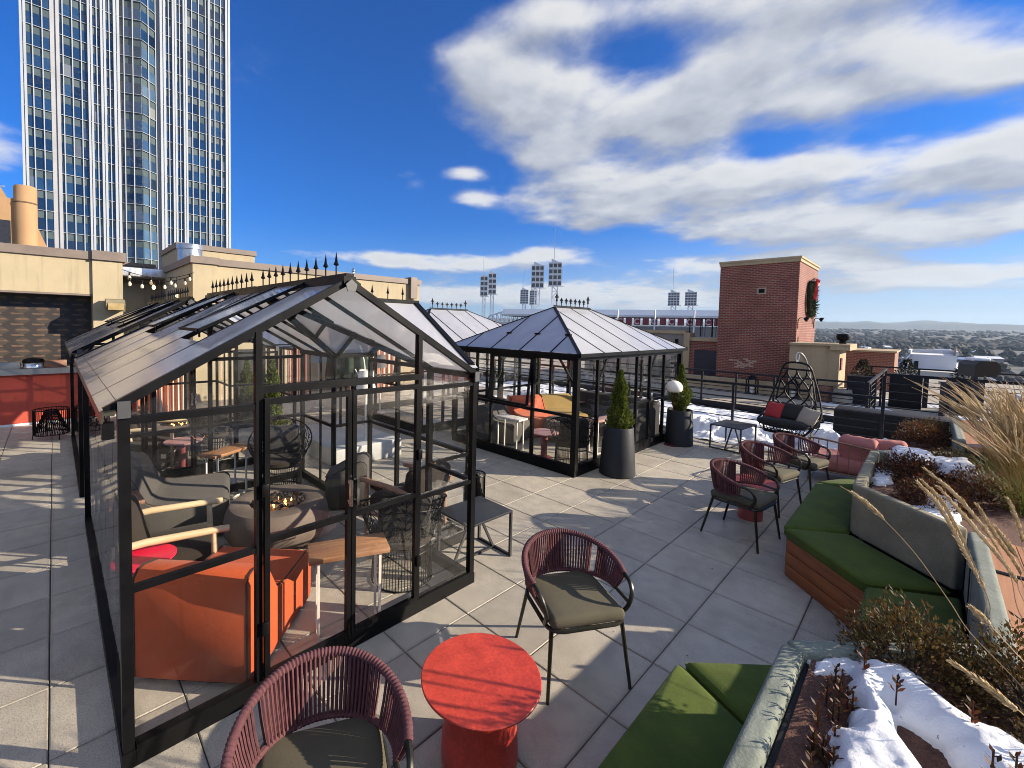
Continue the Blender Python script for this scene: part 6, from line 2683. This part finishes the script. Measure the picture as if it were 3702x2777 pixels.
# ---- tall feather grass
def grass_clump(label, c, n, h, lean, seed, rbase=.2, green=120, spread=.28):
    t = thing('feather_grass', label, 'ornamental grass', c, 0, 'feather reed grasses')
    rnd = random.Random(seed)
    st, hd, gr = MB(), MB(), MB()
    for i in range(n):
        a = rnd.uniform(0, 6.283)
        q = rbase*math.sqrt(rnd.random())
        p = V((q*math.cos(a), q*math.sin(a), 0))
        hh = h*rnd.uniform(.72, 1.08)
        dv = V((lean[0]+rnd.gauss(0, spread)+math.cos(a)*.12, lean[1]+rnd.gauss(0, spread)+math.sin(a)*.12, 0))
        pts = []
        for k_ in range(9):
            f = k_/8
            pts.append(p + dv*hh*(f**2.1) + V((0, 0, hh*(f-.10*f**3*(1+dv.length)))))
        st.tube(pts[:7], [.0015]*6+[.0012], 3)
        # feathery head on the upper third
        k0 = 6
        base_, tip = pts[k0-1].lerp(pts[k0], .4), pts[-1]
        hdv = [base_, pts[6], pts[7], pts[8]]
        hd.tube(hdv, [.0018, .0055, .0046, .0008], 4)
        for j in range(16):
            f = (j+.5)/16*2.99
            s0 = int(f)
            o = hdv[s0].lerp(hdv[s0+1], f-s0)
            d = (hdv[s0+1]-hdv[s0]).normalized()
            r_ = V((rnd.gauss(0, 1), rnd.gauss(0, 1), rnd.gauss(0, 1)))
            r_ = (r_-d*r_.dot(d)).normalized()
            l = rnd.uniform(.009, .020)
            e = (d*.85+r_*.55).normalized()
            s_ = e.cross(r_).normalized()*.0035
            hd.add([o-s_, o+s_, o+e*l], [(0, 1, 2)])
    for i in range(green):
        a = rnd.uniform(0, 6.283)
        q = rbase*math.sqrt(rnd.random())*1.2
        p = V((q*math.cos(a), q*math.sin(a), 0))
        hh = h*rnd.uniform(.3, .62)
        dv = V((math.cos(a)*rnd.uniform(.1, .8)+lean[0]*.5, math.sin(a)*rnd.uniform(.1, .8), 0))
        prev = None
        s_ = V((-math.sin(a), math.cos(a), 0))
        vs, fs = [], []
        for k_ in range(6):
            f = k_/5
            o = p + dv*hh*f**1.8 + V((0, 0, hh*(f-.35*f**3)))
            w = .0032*(1-f*.85)
            vs += [o-s_*w, o+s_*w]
            if k_:
                fs.append((2*k_-2, 2*k_-1, 2*k_+1, 2*k_))
        gr.add(vs, fs)
    st.obj('stem', M['blade'], t, smooth=False)
    hd.obj('seed_head', M['straw'], t, smooth=False)
    gr.obj('blade', M['gblade'], t, smooth=False)
    return t


grass_clump('tall golden feather grass leaning over the far planter at the right edge', (.66, 6.95, .76), 250, 1.16, (-.17, .03), 1, .20, 170, .20)
grass_clump('golden feather grass behind, close to the right edge beside the black boxes', (.95, 7.9, .76), 170, 1.15, (-.08, .02), 2, .22, 90, .18)
grass_clump('amber feather grass with green blades at its foot, nearest the right edge', (.66, 6.05, .76), 70, .92, (-.18, -.04), 5, .16, 260, .22)

STALKS = [((-0.240, 2.5, 1.642), (-0.168, 2.5, 1.604), (-0.084, 2.5, 1.529), (0.005, 2.5, 1.428), (0.100, 2.5, 1.284), (0.158, 2.5, 1.190)),
          ((0.004, 2.9, 1.643), (0.083, 2.9, 1.539), (0.192, 2.9, 1.270), (0.228, 2.9, 1.161), (0.244, 2.9, 1.043)),
          ((0.014, 3.1, 1.652), (0.119, 3.1, 1.553), (0.231, 3.1, 1.392), (0.294, 3.1, 1.244), (0.327, 3.1, 1.088)),
          ((-0.005, 2.8, 1.650), (0.067, 2.8, 1.555), (0.163, 2.8, 1.347), (0.209, 2.8, 1.227), (0.227, 2.8, 1.108)),
          ((0.058, 2.9, 1.624), (0.156, 2.9, 1.496), (0.279, 2.9, 1.321), (0.310, 2.9, 1.233)),
          ((0.191, 3.2, 1.505), (0.241, 3.2, 1.399), (0.323, 3.2, 1.254), (0.345, 3.2, 1.172)),
          ((0.236, 3.0, 1.470), (0.283, 3.0, 1.391), (0.315, 3.0, 1.325)),
          ((0.318, 3.6, 1.461), (0.341, 3.6, 1.390), (0.370, 3.6, 1.282), (0.380, 3.6, 1.207)),
          ((0.138, 2.2, 1.408), (0.168, 2.2, 1.381), (0.197, 2.2, 1.351)),
          ((0.093, 2.0, 1.305), (0.157, 2.0, 1.277), (0.21, 2.0, 1.245), (0.233, 2.0, 1.233))]


def near_stalks():
    t = thing('feather_grass', 'few bent feather grass stems with straw seed heads arching across the near planter', 'ornamental grass', (.45, 2.75, .80), 0, 'feather reed grasses')
    rnd = random.Random(31)
    st, hd = MB(), MB()
    o0 = V((.45, 2.75, .80))
    for si, s0 in enumerate(STALKS):
        P = [V(q)-o0 for q in s0]
        base_ = V((rnd.uniform(-.05, .12), P[0].y*.5, 0))
        last = P[-1]
        if base_.x < last.x:
            base_.x = last.x+.03
        full = spline(P+[last.lerp(base_, .5)+V((.02, 0, .02)), base_], 8)
        st.tube(full, .0016, 5)
        hl = {0: 8*2, 6: 14, 8: 14, 9: 22}.get(si, 8*2+4)
        head = full[(5 if si == 0 else 0):hl]
        m_ = len(head)
        hd.tube(head, [.002+.0052*math.sin(math.pi*min(1, (i+.4)/m_))**.8 for i in range(m_)], 6)
        for j in range(260):
            f = rnd.random()*(m_-1.01)
            k_ = int(f)
            o = head[k_].lerp(head[k_+1], f-k_)
            d = (head[k_]-head[k_+1]).normalized()
            r_ = V((rnd.gauss(0, 1), rnd.gauss(0, 1), rnd.gauss(0, 1)))
            r_ = (r_-d*r_.dot(d)).normalized()
            o = o+r_*.006*math.sin(math.pi*f/m_)
            e = (d*.9+r_*.42).normalized()
            l = rnd.uniform(.010, .022)
            s_ = e.cross(r_).normalized()*.0026
            hd.add([o-s_*.5, o+e*l*.4-s_, o+e*l, o+e*l*.4+s_, o+s_*.5], [(0, 1, 2, 3, 4)])
    st.obj('stem', M['straw'], t)
    hd.obj('seed_head', M['straw'], t, smooth=False)


near_stalks()


# ================================================================== PINK SOFA, HANGING CHAIR, RAILINGS
def pink_sofa():
    t = thing('spindle_sofa', 'low sofa of tan spindle rails with dusty pink cushions by the snow bank', 'sofa', (-.62, 8.55, 0), R(3))
    mt = pm('tan_tube', (.20, .115, .075), .4, .3, .1)
    fr = MB()
    top = spline([(-.62, .75, .50), (-.60, .15, .64), (-.50, .02, .68), (-.2, 0, .66), (.15, 0, .62), (.42, .03, .58)], 8)
    fr.tube(top, .014, 8)
    low = [V((q.x, q.y, .20)) for q in top]
    fr.tube(low, .012, 8)
    for i in range(2, len(top), 3):
        fr.tube([top[i], low[i]], .007, 6)
    fr.obj('frame', mt, t)
    for x, y in ((-.58, .12), (.40, .05), (-.58, .78), (.40, .78)):
        MB().tube([(x, y, 0), (x, y, .2)], .014, 8).obj('leg', mt, t)
    MB().box(-.58, .42, .05, .8, .185, .20).obj('deck', mt, t)
    b = MB()
    b.rbox((-.08, .42, .295), (.98, .76, .19), .07, puff=.03, wob=.008, seed=2)
    b.obj('seat_cushion', M['pink'], t)
    for i, (x, y, a, w) in enumerate(((-.02, .22, -12, .44), (.30, .34, 14, .40))):
        b = MB()
        b.rbox((0, 0, 0), (w, .20, .40), .085, puff=0, wob=.03, seed=i+4, mat=Matrix.Rotation(R(a), 4, 'Z') @ Matrix.Rotation(R(14), 4, 'X'))
        b.xf(Matrix.Translation((x, y, .555)))
        b.obj('back_cushion', M['pink'], t)


pink_sofa()


def pillow(parent, loc, w, h, th, mt, rx, rz, ry=0., name='pillow'):
    """square scatter cushion with pinched corners"""
    n = 14
    vs, fs = [], []
    for side in (-1, 1):
        for j in range(n+1):
            for i in range(n+1):
                u, v_ = -1+2*i/n, -1+2*j/n
                k_ = (1-u*u)*(1-v_*v_)
                pin = 1-.07*(1-abs(u*v_))*(abs(u)**6+abs(v_)**6)
                vs.append((u*w/2*pin, side*th/2*k_**.42+.006*noise.noise(V((u*3, v_*3, side+w*9))), v_*h/2*pin))
    m_ = (n+1)**2
    for s_ in (0, 1):
        for j in range(n):
            for i in range(n):
                a = s_*m_+j*(n+1)+i
                q = (a, a+1, a+n+2, a+n+1)
                fs.append(q if s_ == 0 else tuple(reversed(q)))
    b = MB().add(vs, fs)
    b.xf(Matrix.Rotation(rz, 4, 'Z') @ Matrix.Rotation(rx, 4, 'X') @ Matrix.Rotation(ry, 4, 'Y'))
    o = b.obj(name, mt, parent)
    o.location = loc
    return o


def egg_chair():
    t = thing('hanging_chair', 'black lattice hanging chair with a dark seat pad, swung from a pale curved stand', 'hanging chair', (-1.70, 10.05, 0), R(-17))
    t.scale = (.80, .9, 1)
    mt = pm('black_rattan', (.008, .008, .008), .5, 0, .3, 30., .3, 200, spec=.2)
    fr = MB()
    r_ = .020
    L = [(-.31, .10, 1.60), (-.47, .10, 1.16), (-.575, .02, .80), (-.52, -.16, .60), (-.40, -.30, .42)]
    Rr = [(-x, y, z) for x, y, z in L]
    top = [(-.31, .10, 1.60), (-.24, .08, 1.69), (-.10, .06, 1.73), (.10, .06, 1.73), (.24, .08, 1.69), (.31, .10, 1.60)]
    fr.tube(spline(L, 6), r_, 8)
    fr.tube(spline(Rr, 6), r_, 8)
    fr.tube(spline(top, 6), r_, 8)
    fr.tube([(-.31, .10, 1.60), (.31, .10, 1.60)], r_*.9, 8)
    fr.tube([(-.40, -.30, .42), (.40, -.30, .42)], r_, 8)
    fr.tube(spline([(-.575, .02, .80), (-.50, .20, .68), (0, .30, .60), (.50, .20, .68), (.575, .02, .80)], 7), r_*.8, 8)
    fr.tube(spline([(-.56, -.05, .74), (-.48, -.42, .60), (0, -.52, .57), (.48, -.42, .60), (.56, -.05, .74)], 7), r_, 8)
    fr.tube(spline([(-.40, -.30, .42), (-.2, .05, .40), (.2, .05, .40), (.40, -.30, .42)], 5), r_*.8, 8)
    fr.obj('frame', mt, t)
    # curved lattice back: pairs of wavy canes crossing into teardrops
    la = MB()

    def bk(u, v_):             # u -1..1 across, v 0 bottom..1 top
        w = .50-.20*v_
        return V((u*w, .10+.16*(1-v_)*(1-u*u), .64+.96*v_))
    nc = 3
    for i in range(nc+1):
        for s_ in (-1, 1):
            pts = []
            for k_ in range(25):
                v_ = k_/24
                u = -1+2*i/nc + s_*.333*math.sin(v_*math.pi*2.5+.15)
                if -1.02 <= u <= 1.02:
                    pts.append(bk(u, v_))
            if len(pts) > 3:
                la.tube(pts, .016, 6)
    la.obj('lattice', mt, t)
    se = MB()
    for i in range(13):
        x = -.46+.92*i/12
        se.tube(spline([(x*1.05, -.44+.10*abs(x), .585), (x*.95, -.30, .44), (x*.9, .05, .42), (x*.98, .24, .60)], 4), .008, 5)
    for z, y, w in ((.50, -.40, .44), (.46, -.34, .41)):
        se.tube([(-w, y, z), (w, y, z)], .007, 5)
    se.obj('seat_basket', mt, t)
    c = MB()
    c.rbox((0, -.10, .615), (.98, .62, .10), .045, puff=.02, wob=.006)
    c.obj('seat_cushion', M['charc'], t)
    hk = MB()
    hk.tube(spline([(.02, .05, 1.74), (.0, .05, 1.84), (.03, .06, 1.92), (.055, .07, 1.85), (.04, .05, 1.75)], 5), .012, 6)
    hk.obj('hanging_strap', M['whitem'], t)
    s_ = MB()
    pale = pm('pale_stand', (.27, .235, .19), .45, .1, .1)
    s_.tube(spline([(.03, .06, 1.90), (.07, .12, 1.89), (.10, .26, 1.74), (.13, .40, 1.35), (.15, .46, .8), (.16, .48, .08)], 8), .022, 10)
    for q in ((-.45, -.55), (.55, -.35), (.35, .95)):
        s_.tube([(.16, .48, .05), (q[0], q[1], .03)], .022, 8)
    s_.obj('stand', pale, t)
    p1 = pillow(None, (0, 0, 0), .32, .32, .14, M['redp'], R(-22), R(-27))
    p1.location = (-1.97, 10.02, .80)
    tag(p1, 'red scatter cushion at the left of the hanging chair', 'cushion')
    p1.name = 'scatter_cushion'
    p2 = pillow(None, (0, 0, 0), .48, .32, .15, M['charc'], R(-20), R(-17))
    p2.location = (-1.66, 9.98, .82)
    tag(p2, 'wide charcoal cushion in the middle of the hanging chair', 'cushion')
    p2.name = 'scatter_cushion'
    p3 = pillow(None, (0, 0, 0), .34, .32, .14, M['beigep'], R(-24), R(-30), R(8))
    p3.location = (-1.42, 9.80, .79)
    tag(p3, 'beige cushion at the right of the hanging chair', 'cushion')
    p3.name = 'scatter_cushion'


egg_chair()


def railing(label, y, x0, x1, h, posts, cables, post_h=None, zb=0., curb=False, thick=.045):
    t = thing('railing', label, 'railing', (x0, y, zb))
    L = x1-x0
    MB().bar((0, 0, h), (L, 0, h), thick, .05).obj('top_rail', M['railm'], t)
    for x in posts:
        MB().bar((x-x0, 0, 0), (x-x0, 0, (post_h or h)-.026), .05, .05, (1, 0, 0)).obj('post', M['railm'], t)
    c = MB()
    for z in cables:
        c.tube([(0, 0, z), (L, 0, z)], .011, 6)
    c.obj('cable', M['railm'], t)
    if curb:
        MB().box(0, L, -.09, .09, .004, .16).obj('curb', M['railm'], t)
    return t


M['railm'] = pm('railing_black', (.009, .010, .014), .5, .0, .2, spec=.2)
railing('black cable railing behind the snow bank and hanging chair', 11.5, -14, -.60, 1.07, [-13, -10.58, -8.08, -5.57, -3.06], [.90, .75, .60, .45, .30, .15])
railing('taller black cable railing at the right, behind the russet planters', 11.5, -.55, 4.2, 1.53, [-.55, 1.7, 4.1], [.16+.15*i for i in range(9)], thick=.055)
railing('far black railing across the snowy walkway, below the brick tower', 14.5, -14, -1.05, 1.07, [-13+.92*i for i in range(13)], [.22, .36, .50, .64, .78, .92], curb=True)
rl = thing('railing', 'short black railing turning away at the right end of the far walkway', 'railing', (-.98, 14.5, 0))
MB().bar((0, 0, 1.07), (0, 6.5, 1.07), .05, .06).obj('top_rail', M['railm'], rl)
for y in (0, .55, 2.2, 4.4, 6.4):
    MB().bar((0, y, 0), (0, y, 1.04), .055, .055, (0, 1, 0)).obj('post', M['railm'], rl)
b = MB()
for z in (.22, .36, .50, .64, .78, .92):
    b.tube([(0, 0, z), (0, 6.5, z)], .0065, 5)
b.obj('cable', M['railm'], rl)
railing('distant dark railing along the edge of the roof terrace', 21.8, -1.5, 6, 1.1, [-1.4, -.2, 1.0, 2.2, 3.4, 4.6], [.25, .45, .65, .85], zb=-.004)

b = MB()
b.rbox((-.48, 12.7, .33), (1.75, .72, .66), .02, k=2, mid=2)
solo(b, 'storage_box', M['blackm'], 'long low black box beyond the right railing', 'box')


def box_lantern(loc, label):
    t = thing('box_lantern', label, 'lantern', loc, 0, 'black candle lanterns on the terrace')
    w, h = .15, .50
    b = MB()
    for sx in (-1, 1):
        for sy in (-1, 1):
            b.bar((sx*w, sy*w, 0), (sx*w, sy*w, h), .035, .035, (1, 0, 0))
    b.box(-w-.03, w+.03, -w-.03, w+.03, 0, .03)
    b.prism([(-w-.03, -w-.03), (w+.03, -w-.03), (w+.03, w+.03), (-w-.03, w+.03)], h, h+.03)
    b.lathe([(.17, h+.03), (.09, h+.13), (.07, h+.16), (0, h+.17)], 16)
    b.tube([(-.06, 0, h+.15), (-.05, 0, h+.23), (.05, 0, h+.23), (.06, 0, h+.15)], .012, 6)
    b.obj('frame', M['black'], t)
    c = MB()
    c.cyl((0, 0, .03), (0, 0, .26), .06, 14)
    c.obj('candle', M['shade'], t)


box_lantern((-4.4, 18.75, 0), 'black candle lantern left of the hanging chair, below the brick tower')
box_lantern((-3.15, 18.6, 0), 'black candle lantern seen through the lattice of the hanging chair')


def barrel(loc, r_, h, label, mt):
    b = MB()
    b.lathe([(0, 0), (r_*.85, 0), (r_, h*.5), (r_*.85, h), (r_*.78, h), (r_*.76, h-.03), (0, h-.03)], 22, loc)
    solo(b, 'barrel_pot', mt, label, 'pot', 'pots on the snowy terrace')


barrel((-2.28, 18.7, 0), .27, .52, 'brown barrel pot on the terrace beside the hanging chair frame', M['bwood'])
barrel((-1.80, 18.1, 0), .26, .52, 'grey barrel pot on the terrace right of the brown one', M['greyw'])


def square_pot(loc, w, h, label, seed):
    t = thing('square_planter', label, 'potted shrub', loc, 0, 'square black planters on the terrace')
    b = MB()
    b.prism([(-w, -w), (w, -w), (w, w), (-w, w)], 0, h)
    b.obj('planter', M['blackm'], t)

    def fn(rnd):
        a = rnd.uniform(0, 6.283)
        z = rnd.random()
        q = (w*.9)*(1-z*.85)*math.sqrt(rnd.random())
        return V((q*math.cos(a), q*math.sin(a), h+z*.5)), V((math.cos(a), math.sin(a), .6))
    leaf_clump(fn, 700, .07, seed).obj('foliage', m_leaf('dark_yew', [(.010, .014, .008), (.03, .035, .016)]) if 'dark_yew' not in D.materials else D.materials['dark_yew'], t, smooth=False)


square_pot((-1.40, 18.6, 0), .33, .95, 'tall square black planter with a clipped yew beside the far railing corner', 1)
square_pot((-.45, 19.6, 0), .36, .98, 'square black planter with a yew seen through the right railing', 2)
square_pot((.75, 19.3, 0), .36, 1.0, 'square black planter with a yew half hidden by the feather grass', 3)
for i, (x, y) in enumerate(((-.02, 19.9), (.32, 18.2), (.52, 18.2), (.95, 18.0))):
    b = MB()
    b.box(x-.06, x+.06, y-.06, y+.06, 0, .95)
    b.box(x-.10, x+.10, y-.10, y+.10, .951, .98)
    solo(b, 'bollard', M['navy'], ['first', 'second', 'third', 'fourth'][i]+' dark square bollard from the left, behind the right railing', 'bollard', 'dark bollards on the snowy terrace')


def heater_box(loc, rz, label, pole_h, w=.42, d=.30, hh=.27):
    t = thing('speaker_box', label, 'loudspeaker', loc, rz)
    b = MB()
    c = .07
    pr = [(-d/2, -hh/2), (d/2, -hh/2+c), (d/2, hh/2-c), (d/2-c, hh/2), (-d/2+c, hh/2), (-d/2, hh/2-c)]
    b.profile(pr, -w/2, w/2)
    b.obj('housing', pm('dark_olive_box', (.035, .036, .028), .5, .1, .2, 6., .05, 60), t)
    g = MB()
    g.prism([(-d/2, -hh/2), (d/2-c, -hh/2), (d/2, 0), (d/2-c, hh/2), (-d/2+c, hh/2), (-d/2, 0)], 0, .012)
    g.xf(Matrix.Translation((0, -w/2, 0)) @ Matrix.Rotation(R(90), 4, 'X'))
    g.obj('grille', pm('brown_grille', (.035, .024, .014), .8, 0, .2, 60., .4, 200), t)
    s_ = MB()
    s_.rbox((0, .05, hh/2+.02), (d*.7, w*.6, .07), .034, k=3, mid=3, wob=.01)
    s_.obj('snow_cap', M['snow'], t)
    p = MB()
    p.bar((0, .08, -hh/2), (0, .08, -loc[2]), .05, .05, (1, 0, 0))
    p.obj('pole', M['navy'], t)


heater_box((.62, 12.0, 1.72), R(28), 'dark olive loudspeaker box on a blue pole with snow on top', 1.6, .40, .34, .28)
heater_box((.90, 9.0, 1.22), R(10), 'large black box with snow on top, cut off at the right edge behind the grass', 1.0, .36, .32, .56)
b = MB()
b.bar((.52, 8.6, .2), (.95, 8.9, 1.3), .035)
b.bar((.75, 8.3, .1), (.98, 8.5, .9), .035)
solo(b, 'support_bars', M['galv'], 'slanted grey metal bars behind the golden grass at the right edge', 'metal bars')
b = MB()
b.lathe([(0, 0), (.13, 0), (.15, .34), (.135, .34), (.13, .30), (0, .30)], 24, (-.33, 9.55, 0))
solo(b, 'round_pot', M['pot'], 'dark round pot just behind the pink sofa cushions', 'pot')


# ---- odds and ends lying about the deck
def litter():
    rnd = random.Random(12)
    f = MB()
    for (x, y) in ((-1.62, 3.5), (-1.05, 3.05), (-.62, 3.75), (-1.0, 4.0), (-1.9, 2.1), (-.5, 3.4), (-1.3, 4.6), (-2.2, 3.4), (-1.5, 3.1), (-.75, 4.3), (-2.1, 4.9)):
        a = rnd.uniform(0, 6.28)
        l = rnd.uniform(.012, .028)
        d, s_ = V((math.cos(a), math.sin(a), .1)), V((-math.sin(a), math.cos(a), .25))
        p = V((x+rnd.gauss(0, .1), y+rnd.gauss(0, .1), .006))
        f.add([p, p+d*l*.5+s_*l*.22, p+d*l, p+d*l*.5-s_*l*.22], [(0, 1, 2, 3)])
    tag(f.obj('fallen_leaves', M['shrubr'], smooth=False), 'scattered fallen leaves on the paving', None, None, 'stuff')


litter()


# ================================================================== HAZE
def haze():
    b = MB()
    b.box(-9800, 9800, -600, 12200, -47.5, 340)
    mt, T_, out = mat_new('haze_air')
    v = T_.new('ShaderNodeVolumePrincipled')
    v.inputs['Color'].default_value = (.60, .79, 1.0, 1)
    v.inputs['Density'].default_value = 5.5e-5
    v.inputs['Anisotropy'].default_value = .2
    T_.l.new(v.outputs[0], out.inputs['Volume'])
    tag(b.obj('haze', mt, smooth=False), 'thin blue winter haze over the valley', None, None, 'stuff')


if HAZE:
    haze()
